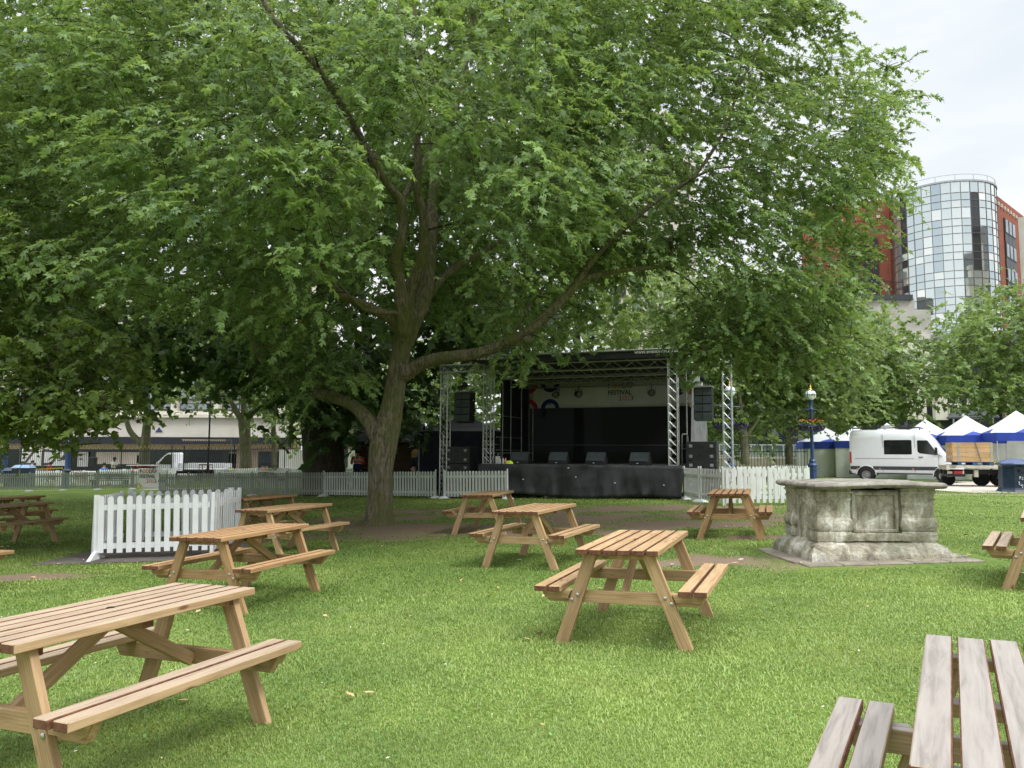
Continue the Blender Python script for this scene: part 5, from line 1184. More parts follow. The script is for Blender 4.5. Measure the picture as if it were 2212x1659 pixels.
# ---- brick building ----
bb=empty('brick_building',(0,0,0),0,'tall red brick office block behind the glass tower','building')
def wallq(mb,ax,ay,bx,by,z0,z1,th=1.0):
    d=Vector((bx-ax,by-ay,0)); L=d.length; d.normalize(); n_=Vector((-d.y,d.x,0)); a=Vector((ax,ay,z0)); vs=[a,a+d*L,a+d*L+n_*th,a+n_*th]; vs=[tuple(v) for v in vs]+[(v.x,v.y,z1) for v in vs]; mb.add(vs,[(3,2,1,0),(4,5,6,7),(0,1,5,4),(1,2,6,5),(2,3,7,6),(3,0,4,7)])
lw0=at(1830,500,118); lw1=at(1952,500,113); ztl=at(1935,432,116).z
mb=MB(); wallq(mb,lw0.x-6,121,lw1.x+3,113.5,0,ztl,14); mb.build('left_wall',M['brick'],bb)
dL=Vector((lw1.x+3-(lw0.x-6),113.5-121,0)); LL=dL.length; dL.normalize(); nL=Vector((dL.y,-dL.x,0))
def on_left(px,z0,z1,w,name,m,off=.08):
    # strip on the left wall at the given column
    best=None
    for i in range(400):
        t=i/400*LL; p=Vector((lw0.x-6,121,0))+dL*t; q=at(px,500,p.y)
        if abs(q.x-p.x)<.15: best=t;break
    if best is None: return
    p=Vector((lw0.x-6,121,0))+dL*best+nL*off; mb=MB(); mb.box((p.x,p.y,(z0+z1)/2),(w,.2,z1-z0),Matrix.Rotation(math.atan2(dL.y,dL.x),3,'Z')); mb.build(name,m,bb)
zlo=at(1900,612,114).z; zhi=at(1900,505,114).z
for px in (1868,1880,1892): on_left(px,zlo,zhi,.62,'window_strip',M['bdark'])
for px in (1840,1851): on_left(px,zlo,zhi-1,.5,'window_strip',M['bdark'])
for px in (1794,1820,1848,1874,1900): on_left(px,at(1870,462,114).z,at(1870,456,114).z,.5,'cornice_tile',M['bstone'])
on_left(1922,0,ztl,.25,'brick_pier',M['brick'],.25)
# right wing recedes to the right
rw0=at(2143,500,111); rw1=rw0+Vector((36.6,35.1,0)); ztr=at(2150,411,111).z
mb=MB(); wallq(mb,rw0.x,rw0.y,rw1.x,rw1.y,0,ztr,14); 
mb.build('right_wall',M['brick'],bb)
a=Vector((rw0.x,rw0.y,0)); b=Vector((rw1.x,rw1.y,0)); dR=(b-a).normalized(); nR=Vector((dR.y,-dR.x,0)); 
for k in range(14):
    p=a+dR*(3.5+k*1.6)+nR*.08; mb=MB(); mb.box((p.x,p.y,ztr-1.2),(.5,.25,.5),Matrix.Rotation(math.atan2(dR.y,dR.x),3,'Z')); mb.build('cornice_tile',M['bstone'],bb)
for row in range(7):
    for k in range(6):
        p=a+dR*(7.0+k*1.9+(k//3)*3)+nR*.1; zc=ztr-4.0-row*3.75; f_=MB(); f_.box((p.x,p.y,zc),(1.8,.2,2.3),Matrix.Rotation(math.atan2(dR.y,dR.x),3,'Z')); fo=f_.build('window',M['trim'],bb)
        for s in (0,): g_=MB(); q=p+dR*s+nR*.1; g_.box((q.x,q.y,zc+.05),(1.3,.12,2.0),Matrix.Rotation(math.atan2(dR.y,dR.x),3,'Z')); g_.build('pane',M['wglass'],fo)
        sp_=MB(); sp_.box((p.x,p.y,zc-1.85),(1.8,.16,1.4),Matrix.Rotation(math.atan2(dR.y,dR.x),3,'Z')); sp_.build('spandrel',M['bdark'],bb)
# ---- concrete building with steps ----
M['bconc']=mat('stained concrete',(.36,.34,.31),.85,col2=(.50,.48,.44),scale=.6,bump=.1,bscale=6)
cbld=empty('concrete_building',(0,0,0),0,'stepped grey concrete office building in front of the glass tower','building')
def pxbox(x0,x1,y0,y1,Y,D,m,name,par=cbld):
    a=at(x0,y1,Y);b=at(x1,y0,Y); mb=MB(); bx_(mb,a.x,b.x,Y,Y+D,a.z,b.z); return mb.build(name,m,par)
pxbox(1780,1975,645,738,92,10,M['bconc'],'upper_storey'); pxbox(1780,1972,636,647,91.6,8,M['trim'],'parapet_cap')
pxbox(1938,2010,669,724,88,6,M['bconc'],'projecting_bay'); pxbox(1780,2010,722,733,87.6,6,M['bstone'],'ledge'); pxbox(1780,2000,733,752,92.5,8,M['shopglass'],'window_band')
pxbox(1780,2010,752,770,88,8,M['bstone'],'lower_ledge'); pxbox(1780,1990,770,980,93,8,M['bdark'],'lower_wall')
pxbox(1858,1882,675,712,91.7,.3,M['wglass'],'window'); pxbox(1870,1895,604,640,104,5,M['bdark'],'plant_louvre'); pxbox(1835,1896,600,640,103,5,M['bdark'],'plant_room')
pxbox(1932,1938,672,722,89,1,M['bdark'],'slot')
for px in (1800,1830,1860,1890,1925,1958): pxbox(px,px+9,770,900,92.3,.8,M['bstone'],'column')
mb=MB()
for py in (607,622): a=at(1895,py,98);b=at(1952,py+3,98); mb.tube([a,b],.05,5)
for px in (1900,1925,1950): mb.tube([at(px,605,98),at(px,640,98)],.05,5)
mb.build('roof_rail',M['bdark'],cbld)
# modern white and glass building further down on the right
mbld=empty('white_office_building',(0,0,0),0,'white panelled office building with square window grid behind the right gazebos','building')
for (x0,x1,y0,y1) in ((1958,1996,740,906),(2022,2046,850,907),(1996,2022,755,832)): pxbox(x0,x1,y0,y1,80,.6,M['bstone'],'white_panel',mbld)
pxbox(1990,2260,740,1000,82,12,M['bdark'],'wall',mbld)
wg=pxbox(2048,2110,850,900,81.4,.3,M['shopglass'],'window',mbld)
mb=MB(); 
for px in (2050,2070,2090,2098): a=at(px,900,81);b=at(px,850,81); mb.tube([a,b],.09,4)
for py in (852,874,893): mb.tube([at(2046,py,81),at(2104,py,81)],.09,4)
mb.build('window_grid',M['bstone'],wg); pxbox(2098,2112,845,905,81,.5,M['bbeige'],'pier',mbld); pxbox(2172,2182,840,905,81,.5,M['bbeige'],'pier',mbld)
a=at(2050,905,78); cp=empty('glass_canopy',(0,0,0),0,'grey glass entrance canopy behind the crate','canopy'); 
mb=MB(); p0=[at(2045,905,78),at(2060,888,80),at(2140,886,80),at(2160,903,78)]; vs=p0+[p+Vector((0,.0,.15)) for p in p0]; mb.add(vs,[(0,1,2,3),(7,6,5,4),(0,4,5,1),(1,5,6,2),(2,6,7,3),(3,7,4,0)]); mb.build('canopy_glass',M['trim'],cp); mb=MB(); mb.tube([at(2060,905,78),at(2060,960,78)],.08,6); mb.tube([at(2145,903,78),at(2145,960,78)],.08,6); mb.build('support',M['alu'],cp)
# classical stone building at right edge
cl=empty('classical_building',(0,0,0),0,'pale classical stone building at the right edge of the skyline','building')
for (x0,x1,y0,y1,Y,m,nm) in ((2205,2330,467,980,100,'bstone','wall'),(2190,2330,512,590,97,'bstone','cornice_block'),(2188,2330,584,600,96.5,'bstone','cornice'),(2197,2330,600,700,97.5,'bstone','frieze')): pxbox(x0+34,x1,y0,y1,Y,1.2,M[m],nm,cl)
pxbox(2224,2234,540,580,96.2,.3,M['bdark'],'window',cl)
# pale stone tower glimpsed through the crown
stt=empty('stone_office_tower',(0,0,0),0,'pale stone office tower glimpsed through the tree crown','tower')
pxbox(1320,1500,330,960,140,14,M['bstone'],'shaft',stt); pxbox(1360,1440,240,340,142,9,M['bstone'],'upper_stage',stt)
for i in range(5):
    for j in range(14): pxbox(1332+i*34,1352+i*34,350+j*34,370+j*34,139.7,.5,M['bdark'],'window',stt)
# off frame dark office reflected in the glass tower
off=empty('opposite_office',(98,70,0),.96,'dark office block opposite the glass tower, outside the view','building')
mb=MB(); mb.box((0,-6,21),(66,12,42)); mb.box((6,-6,43.5),(40,10,3)); mb.build('wall',M['bdark'],off)
for j in range(10):
    mb=MB(); 
    for k in range(16): mb.box((-30+k*4,.1,2.5+j*4),(2.6,.2,2.4))
    mb.build('window_row',M['shopglass'],off)
# ramp and glass balustrade behind railings right of the stage
rmp=empty('access_ramp',(0,0,0),0,'pale ramp with glass balustrade behind the spiked railing','ramp')
a=at(1545,1000,54);b=at(1750,1000,52); mb=MB(); bx_(mb,a.x,b.x,53,56,-.1,at(1650,985,53).z); mb.build('ramp_wall',M['paving'],rmp)
mb=MB(); 
for k in range(9): xx=a.x+(b.x-a.x)*k/8; bx_(mb,xx-.03,xx+.03,52.9,52.96,at(1650,985,53).z,at(1650,960,53).z)
zt=at(1650,960,53).z; bx_(mb,a.x,b.x,52.88,52.98,zt-.06,zt); bx_(mb,a.x-1,b.x,52.5,52.6,at(1650,990,53).z,at(1650,988,53).z); mb.build('handrail',M['white'],rmp)
M['bal']=mat('balustrade glass',(.28,.36,.36),.1,var=.1,spec=.8); mb=MB(); bx_(mb,a.x+.1,b.x,53.0,53.03,at(1650,984,53).z,zt-.1); mb.build('glass_panel',M['bal'],rmp)
gb=empty('grey_glazed_building',(0,0,0),0,'dark glazed ground floor behind the ramp and street trees','building')
a=at(1500,900,66);b=at(1960,900,66); mb=MB(); bx_(mb,a.x,b.x,66,70,0,8.5); mb.build('wall',mat('grey wall panels',(.14,.15,.145),.6,var=.3,scale=.4),gb)
for k in range(8): xx=a.x+(b.x-a.x)*(k+.5)/8; mb=MB(); bx_(mb,xx-.8,xx+.8,65.9,66,.3,4.5); mb.build('window',M['shopglass'],gb)
# table lamps seen in the window
# ================= PEOPLE =================
def skin_mesh(name,pts,edges,rad,m,parent,levels=2,root=0):
    me=bpy.data.meshes.new(name); me.from_pydata([tuple(p) for p in pts],edges,[]); me.materials.append(m)
    o=bpy.data.objects.new(name,me); COL.objects.link(o); o.parent=parent
    sk=o.modifiers.new('skin','SKIN'); 
    if not me.skin_vertices: 
        bpy.context.view_layer.objects.active=o
    for i,r_ in enumerate(rad): me.skin_vertices[0].data[i].radius=(r_,r_)
    me.skin_vertices[0].data[root].use_root=True; sk.use_smooth_shade=True
    s=o.modifiers.new('sub','SUBSURF'); s.levels=levels; s.render_levels=levels
    # separate sleeve / trouser colours by height are done with child garments
    return o
def person(loc,rz,label,skinm,top,legs,hairm,pose='stand',lean=0,vest=None,h=1.72,scale=1.0,longhair=False):
    r=empty('person',loc,rz,label,'person','people in the festival site')
    s=h/1.72
    hip=Vector((0,0,.95)); 
    if pose=='sit': hip=Vector((0,0,.50))
    f=Vector((0,-1,0))  # facing -y
    up=Matrix.Rotation(lean,3,'X')@Vector((0,0,1))
    P=lambda v:Vector(v)*s
    chest=hip+up*.34; neck=hip+up*.54; head0=hip+up*.60+f*.02; head=hip+up*.70+f*.03; crown=hip+up*.80+f*.02
    sh=up*.47+hip
    pts=[P(hip),P(hip+up*.16),P(chest),P(sh),P(neck),P(head0),P(head),P(crown)]; rad=[.135,.125,.15,.12,.055,.07,.095,.06]; E_=[(i,i+1) for i in range(7)]
    def add(chain,rs,frm):
        b=len(pts)
        for k,(c,q) in enumerate(zip(chain,rs)): pts.append(P(c)); rad.append(q); E_.append((frm if k==0 else b+k-1,b+k))
        return b+len(chain)-1
    for sd in (-1,1):
        sx=Vector((sd,0,0))
        if pose=='sit': knee=hip+sx*.12+f*.42; ank=knee+Vector((0,.02,-.42)); toe=ank+f*.16+Vector((0,0,-.04))
        elif pose=='stride': knee=Vector((sd*.10,-.10*sd,.50)); ank=Vector((sd*.10,-.18*sd+.05,.09)); toe=ank+f*.16+Vector((0,0,-.04))
        else: knee=Vector((sd*.10,-.03,.50)); ank=Vector((sd*.11,.02,.09)); toe=ank+f*.16+Vector((0,0,-.05))
        add([hip+sx*.09-Vector((0,0,.03)),knee,ank,toe],[.095,.062,.045,.035],0)
        shd=sh+sx*.18
        if pose in('bend','sit','work'): elb=shd+up*-.22+f*.12+sx*.06; wr=elb+f*.22+Vector((0,0,-.03)) 
        else: elb=shd-Vector((0,0,.28))+sx*.05; wr=elb-Vector((0,0,.24))+f*.06
        e=add([shd,elb,wr],[.065,.045,.032],3); hd=(wr-elb).normalized(); pm=wr+hd*.07
        pe=add([pm],[.03],e)
        side=Vector((1,0,0))
        for k,ln in enumerate((.065,.075,.07,.055)):
            o_=side*(k-1.5)*.018; add([pm+o_+hd*.02,pm+o_*1.1+hd*(.02+ln)+Vector((0,0,-.01))],[.009,.007],pe)
        add([wr+hd*.03-side*sd*.03,wr+hd*.075-side*sd*.045],[.010,.008],pe)
    body=skin_mesh('body',pts,E_,[q*s for q in rad],skinm,r,1)
    # garments over the body
    def garment(name,chains,m):
        pp=[];ee=[];rr=[]
        for ch,rs,frm in chains:
            b=len(pp)
            for k,(c,q) in enumerate(zip(ch,rs)): 
                pp.append(P(c)); rr.append(q*s)
                if k==0:
                    if frm is not None: ee.append((frm,b))
                else: ee.append((b+k-1,b+k))
        return skin_mesh(name,pp,ee,rr,m,r,1)
    ch=[([hip-up*.02,hip+up*.16,chest,sh+up*.03],[.155,.145,.172,.125],None)]
    for sd in (-1,1):
        sx=Vector((sd,0,0)); shd=sh+sx*.18
        if pose in('bend','sit','work'): elb=shd+up*-.22+f*.12+sx*.06; wr=elb+f*.22+Vector((0,0,-.03)) 
        else: elb=shd-Vector((0,0,.28))+sx*.05; wr=elb-Vector((0,0,.24))+f*.06
        short=(top==M['tee']); ch.append(([shd,elb] if short else [shd,elb,wr],[.082,.062] if short else [.082,.060,.045],3))
    garment('jacket',ch,top)
    ch=[([hip+up*.06,hip-Vector((0,0,.02))],[.15,.155],None)]
    for sd in (-1,1):
        sx=Vector((sd,0,0))
        if pose=='sit': knee=hip+sx*.12+f*.42; ank=knee+Vector((0,.02,-.38))
        elif pose=='stride': knee=Vector((sd*.10,-.10*sd,.50)); ank=Vector((sd*.10,-.18*sd+.05,.13))
        else: knee=Vector((sd*.10,-.03,.50)); ank=Vector((sd*.11,.02,.12))
        ch.append(([hip+sx*.09-Vector((0,0,.05)),knee,ank],[.11,.08,.065],1))
    garment('trousers',ch,legs)
    # hair, shoes, face
    mb=MB(); c=P(head)+P(Vector((0,.022,.03))); mb.lathe([(.118*s*math.sin(PI*k/9),.125*s*math.cos(PI*k/9)) for k in range(1,7)],c,14,M=Matrix.Rotation(lean*.6-.25,4,'X')); hh=mb.build('hair',hairm,r,smooth=True)
    if longhair:
        mb=MB(); rr=random.Random(2)
        for k in range(90):
            a=rr.random()*6.28; e=rr.uniform(-.3,1.3); q=c+Vector((math.cos(a)*.11,abs(math.sin(a))*.12-.02,.05))*s; mb.tube([q,q+Vector((math.cos(a)*.05,.04,-.08)),q+Vector((math.cos(a)*.06,.03,-.22-.08*rr.random()))],[.02,.024,.008],4)
        mb.build('curls',hairm,hh)
    mb=MB(); fc=P(head)+P(f*.09); mb.lathe([(.012,0),(.001,.026)],fc+Vector((0,0,-.005)),6,M=Matrix.Rotation(PI/2,4,'X'))
    for sd in (-1,1): mb.lathe([(.02,-.008),(.02,.008)],P(head)+Vector((sd*.098,.0,-.005))*s,8,M=Matrix.Rotation(PI/2,4,'Y'))
    mb.build('nose_and_ears',skinm,r,smooth=True)
    mb=MB()
    for sd in (-1,1): mb.lathe([(.011,0),(.006,.006)],fc+Vector((sd*.033,.006,.022))*s,6,M=Matrix.Rotation(PI/2,4,'X'))
    mb.box(tuple(fc+Vector((0,.004,-.045))*s),(.05,.008,.008)); mb.build('eyes_and_mouth',M['hairb'],r)
    for sd in (-1,1):
        if pose=='sit': ank=hip+Vector((sd*.12,-.42,-.42))+Vector((0,.02,0))
        elif pose=='stride': ank=Vector((sd*.10,-.18*sd+.05,.09))
        else: ank=Vector((sd*.11,.02,.09))
        mb=MB(); mb.box(tuple(P(ank+f*.06-Vector((0,0,.045)))),(.10*s,.28*s,.09*s)); mb.build('shoe',M['dark'],r,bevel=.03)
    if vest:
        mb=MB(); 
        for k,(t,w_) in enumerate(((.18,.168),(.33,.19))):
            c=P(hip+up*t); mb.lathe([(w_*s*1.01,-.028),(w_*s*1.03,.028)],c,18,M=Matrix.Rotation(lean,4,'X'))
        for sd in (-1,1): mb.bar(P(hip+up*.33+Vector((sd*.09,.175,0))),P(hip+up*.52+Vector((sd*.09,.11,0))),.045,.01,up=(0,1,0))
        mb.build('reflective_strips',M['silver'],r)
        mb=MB(); mb.lathe([(.17*s,-.12),(.172*s,.10)],P(hip+up*.08),18,M=Matrix.Rotation(lean,4,'X')); mb.build('vest_lower_panel',M['navyb'],r,smooth=True)
    return r
M['navyb']=mat('navy vest panel',(.015,.03,.12),.8)
def pat(px,Y,**k):
    p=at(px,1000,Y); return (p.x,Y,gz(p.x,Y))
person(pat(664,30.9),2.5,'worker in orange and navy high visibility jacket bending left of the thick dark trunk',M['skin'],M['orange'],M['dark'],M['hairb'],'bend',lean=.75,vest=True,h=1.75)
person(pat(772,31.6),3.3,'worker in orange and navy high visibility jacket standing left of the big trunk',M['skin'],M['orange'],M['dark'],M['hairb'],'work',lean=.28,vest=True,h=1.72)
person(pat(893,30.3),2.0,'person with blond curly hair in dark clothes standing in front of the wooden hut',M['skin'],M['dark'],M['dark'],M['hairbl'],'stand',lean=.1,h=1.62,longhair=True)
def chair(p,rz,label):
    r=empty('folding_chair',p,rz,label,'chair','chairs on the far pavement'); mb=MB(); mb.box((0,0,.44),(.42,.42,.03)); mb.build('seat',M['black'],r); mb=MB(); mb.box((0,.2,.70),(.42,.03,.4)); mb.build('backrest',M['black'],r)
    for a in (-1,1):
        for b in (-1,1): mb=MB(); mb.tube([(a*.19,b*.18,0),(a*.19,b*.18,.44)],.012,5); mb.build('leg',M['pipe'],r)
q=pat(226,49.8); chair(q,1.2,'dark chair under the man in the blue jacket'); person(q,1.2,'man in a blue jacket sitting behind the white fence',M['skin'],M['bluej'],M['dark'],M['hairb'],'sit',lean=-.05,h=1.8)
person(pat(245,53.2),1.4,'person in a white shirt standing behind the man in the blue jacket',M['skind'],M['tee'],M['dark'],M['hairb'],'work',lean=.1,h=1.7)
person(pat(68,50.5),1.9,'person in a bright red jacket beside the blue bins',M['skin'],M['red'],M['dark'],M['hairb'],'stand',lean=.1,h=1.5)
person(pat(103,51.5),2.2,'person with dark hair and red top further right behind striped tape',M['skind'],M['red'],M['dark'],M['hairb'],'stand',lean=.35,h=1.45)
person(pat(2212,44.0),1.2,'person in yellow high visibility jacket cut off by the right edge',M['skin'],M['yellow'],M['dark'],M['hairb'],'stand',h=1.75)
# striped tape, speaker box, trestle, signs, trolley on the far left
a=at(61,1015,48.4);b=at(135,1011,48.4); mb=MB(); tp=empty('barrier_tape',(a.x,48.4,0),0,'yellow and black striped tape above the white fence at far left','tape'); L=b.x-a.x
mb=MB(); mb.bar((0,0,a.z),(L,0,b.z),.01,.07); mb.build('tape',M['ysign'],tp); mb=MB()
for k in range(28): x=L*(k+.5)/28; mb.box((x,-.008,a.z+(b.z-a.z)*(k+.5)/28),(.03,.008,.065),Matrix.Rotation(.5,3,'Y'))
mb.build('stripes',M['black'],tp)
sk_=empty('speaker_on_stand',pat(200,51.5),0,'black speaker box on a stand behind the far left fence','speaker'); mb=MB(); mb.box((0,0,1.45),(.42,.4,.62)); mb.build('cabinet',M['speaker'],sk_,bevel=.02); mb=MB(); mb.tube([(0,0,0),(0,0,1.15)],.02,6); 
for k in range(3): a_=k*2.1; mb.tube([(0,0,.5),(.4*math.cos(a_),.4*math.sin(a_),0)],.012,5)
mb.build('stand',M['black'],sk_)
a=at(278,1005,53);b=at(345,1003,53); tr_=empty('trestle_table',((a.x+b.x)/2,53,gz(a.x,53)),.03,'long trestle table with white top left of the pickup','table'); L=b.x-a.x; zt=a.z-gz(a.x,53)
mb=MB(); mb.box((0,0,zt),(L,.7,.05)); mb.build('tabletop',M['vinylw'],tr_)
for s in (-1,1):
    for d in (-1,1): mb=MB(); mb.tube([(s*L*.4,d*.1,zt),(s*L*.4,d*.3,0)],.02,5); mb.build('leg',M['pipe'],tr_)
mb=MB()
for k in range(6): mb.box((-L*.3+k*L*.12,0,zt-.16),(L*.09,.4,.2))
o=mb.build('crates_below',M['pred'],tr_)
q=pat(445,55.5); tl=empty('metal_trolley',q,0,'rusty brown cage trolley in front of the pickup bed','trolley'); mb=MB()
for x in (-.35,.35):
    for y in (-.3,.3): mb.tube([(x,y,.1),(x,y,1.1)],.03,5)
for z_ in (.25,1.08): mb.tube([(-.35,-.3,z_),(.35,-.3,z_),(.35,.3,z_),(-.35,.3,z_),(-.35,-.3,z_)],.03,5)
mb.tube([(-.3,-.3,.3),(.35,-.3,1.0)],.025,5); mb.build('frame',mat('rusty frame',(.14,.07,.04),.8,var=.3),tl); mb=MB(); mb.box((0,0,.25),(.7,.6,.1)); mb.build('base',M['crate'],tl)
q=pat(499,52.5); ys=empty('yellow_sign',q,0,'yellow notice on a thin pole before the shop fronts','sign'); mb=MB(); mb.box((0,-.03,.66),(.26,.02,.44)); mb.build('panel',M['ysign'],ys); mb=MB(); mb.tube([(0,0,0),(0,0,2.7)],.02,6); mb.tube([(0,0,2.7),(-1.9,0,2.72)],.02,6); mb.build('pole',M['pipe'],ys); text('NO\nENTRY',.11,M['text'],ys,Matrix.Translation((-.1,-.045,.72))@TXT,ext=.001)
bn_=at(236,1050,44.5); pb=empty('park_bench',(bn_.x,44.5,gz(bn_.x,44.5)),0,'dark slatted bench low behind the grey green fence','bench'); mb=MB()
for k in range(4): mb.box((0,-.15+k*.12,.42),(2.0,.09,.03))
mb.build('seat',M['dark'],pb); mb=MB()
for k in range(3): mb.box((0,.3,.52+k*.11),(2.0,.03,.08))
mb.build('backrest',M['dark'],pb)
for s in (-1,1): mb=MB(); mb.box((s*.9,0,.21),(.06,.45,.42)); mb.build('leg',M['dark'],pb)
# pickup truck
def pickup():
    a=at(343,1015,60); b=at(489,1015,60); L=b.x-a.x; sx=L/4.6; r=empty('pickup_truck',(a.x,60,-.72),.03,'white pickup truck with dropside bed parked beyond the railing','pickup truck')
    X=lambda t:t*L
    prof=[(-.42,.45),(-.42,.85),(-.30,1.02),(.0,1.12),(.17,1.78),(.235,1.98),(.30,2.02),(.345,2.02),(.36,1.95),(.36,.45)]
    prof=[(x*L*.8 if x<.37 else x*L,z) for x,z in prof]
    mb=MB(); mb.prism(prof,1.7); mb.build('cab',M['carwhite'],r,bevel=.05)
    for s in (-1,1):
        mb=MB(); mb.prism([(x*L*.8,z) for x,z in ((.075,1.15),(.20,1.80),(.245,1.88),(.315,1.88),(.315,1.12))],.02,Matrix.Translation((0,s*.855,0))); mb.build('door_window',M['glass'],r)
        mb=MB(); mb.box((.02*L,s*1.0,1.25),(.1,.14,.3)); mb.build('wing_mirror',M['black'],r)
        for wx in (-.18*L,.72*L): wheel(r,(wx,s*.75,.34),.34,.22,1 if s<0 else -1)
    mb=MB(); mb.box((.68*L,0,.78),(.66*L,1.9,.08)); 
    for s in (-1,1):
        for k in range(3): mb.box((.68*L,s*.94,.92+k*.12),(.66*L,.04,.105))
    mb.box((1.005*L,0,1.03),(.04,1.88,.36)); mb.build('dropside_bed',M['carwhite'],r); mb=MB(); mb.box((.35*L,0,.55),(1.2*L,.8,.15)); mb.build('chassis',M['black'],r)
    q=empty('person'); 
    return r
pickup()
for o in list(COL.objects):
    if o.name.startswith('person') and o.type=='EMPTY' and not o.get('label'): bpy.data.objects.remove(o)
person(pat(369,59.8)[:2]+(-.55,),1.5,'driver in an orange high visibility jacket inside the white pickup cab',M['skin'],M['orange'],M['dark'],M['hairb'],'sit',lean=0,h=1.75)
# ================= TREES =================
M['bark']=bark_mat('silver maple bark',(.10,.083,.062),(.36,.30,.24),(.16,.18,.055),13)
M['barkd']=bark_mat('dark bark',(.04,.032,.026),(.10,.08,.065),(.05,.055,.025))
M['barkp']=bark_mat('plane tree bark',(.13,.12,.09),(.27,.24,.19),(.12,.13,.06),6)
M['leaf_m']=leaf_mat('silver maple leaves',(.034,.082,.030),(.20,.31,.088),(.46,.63,.14),.38,silver=.5)
M['leaf_d']=leaf_mat('dark tree leaves',(.022,.05,.02),(.09,.15,.048),(.19,.30,.06),.32)
M['leaf_p']=leaf_mat('plane tree leaves',(.055,.10,.028),(.19,.265,.07),(.36,.46,.09),.42)
M['leaf_b']=leaf_mat('far plane leaves',(.055,.11,.032),(.22,.315,.10),(.38,.50,.13),.38)
TPL={ # verts (x along leaf, y side, z), faces
 'maple':([(0,0,0),(.50,-.22,.03),(1,0,-.12),(.50,.22,.03),(.40,.14,.02),(.70,.62,-.10),(.10,.40,.0),(.40,-.14,.02),(.10,-.40,.0),(.70,-.62,-.10)],[(0,1,2,3),(0,4,5,6),(0,8,9,7)]),
 'plane':([(0,0,0),(.15,-.42,-.05),(.48,-.55,-.08),(.55,-.25,.0),(1,0,-.08),(.55,.25,.0),(.48,.55,-.08),(.15,.42,-.05)],[(0,1,2,3),(0,3,4,5),(0,5,6,7)]),
 'quad':([(0,0,0),(.5,-.42,.03),(1,0,-.08),(.5,.42,.03)],[(0,1,2,3)])}
def leaf_obj(name,pos,ax,nr,size,lr,tpl,m,parent):
    tv,tf=TPL[tpl]; tv=np.array(tv); k=len(tv); n=len(pos)
    ax=ax/np.linalg.norm(ax,axis=1,keepdims=True); sd=np.cross(nr,ax); sd/=np.linalg.norm(sd,axis=1,keepdims=True)+1e-9; nr=np.cross(ax,sd)
    V=pos[:,None,:]+size[:,None,None]*(tv[None,:,0:1]*ax[:,None,:]+tv[None,:,1:2]*sd[:,None,:]+tv[None,:,2:3]*nr[:,None,:])
    V=V.reshape(-1,3).astype(np.float32); F=np.array(tf); q=len(F); idx=(np.arange(n)[:,None,None]*k+F[None]).reshape(-1)
    me=bpy.data.meshes.new(name); me.vertices.add(len(V)); me.vertices.foreach_set('co',V.ravel()); me.loops.add(len(idx)); me.loops.foreach_set('vertex_index',idx.astype(np.int32))
    me.polygons.add(n*q); me.polygons.foreach_set('loop_start',(np.arange(n*q)*4).astype(np.int32)); me.polygons.foreach_set('loop_total',np.full(n*q,4,dtype=np.int32))
    a=me.attributes.new('lr','FLOAT','POINT'); a.data.foreach_set('value',np.repeat(lr,k).astype(np.float32)); me.materials.append(m); me.update(calc_edges=True)
    o=bpy.data.objects.new(name,me); COL.objects.link(o); o.parent=parent; return o
def in_poly(P,x,y):
    c=np.zeros(len(x),bool); j=len(P)-1
    for i in range(len(P)):
        xi,yi=P[i];xj,yj=P[j]; m=((yi>y)!=(yj>y)); xx=(xj-xi)*(y-yi)/((yj-yi) if yj!=yi else 1e-9)+xi; c^=m&(x<xx); j=i
    return c
def at_np(px,py,Y):
    u=px-1106; v=py-829.5; c,s=math.cos(ROLL),math.sin(ROLL); u,v=c*u+s*v,-s*u+c*v
    dx=u/FP;dz=-v/FP; cp,sp=math.cos(PITCH),math.sin(PITCH); t=Y/(cp-sp*dz); return np.stack([dx*t,Y,HC+(sp+cp*dz)*t],-1)
def proj_np(P):
    z=P[:,2]-HC; cp,sp=math.cos(PITCH),math.sin(PITCH); yy=cp*P[:,1]+sp*z; zz=-sp*P[:,1]+cp*z
    return 1106+FP*P[:,0]/yy, 829.5-FP*zz/yy
def bough_centres(poly,Y0,Y1,n,rng,margin=0,bias=1.0):
    xs=[p[0] for p in poly]; ys=[p[1] for p in poly]; out=[]
    while len(out)<n:
        x=rng.uniform(min(xs),max(xs),400); y=rng.uniform(min(ys),max(ys),400); k=in_poly(poly,x,y); x=x[k];y=y[k]
        Y=Y0+(Y1-Y0)*rng.random(len(x))**bias; out+=list(zip(x,y,Y))
    o=np.array(out[:n]); return at_np(o[:,0],o[:,1],o[:,2])
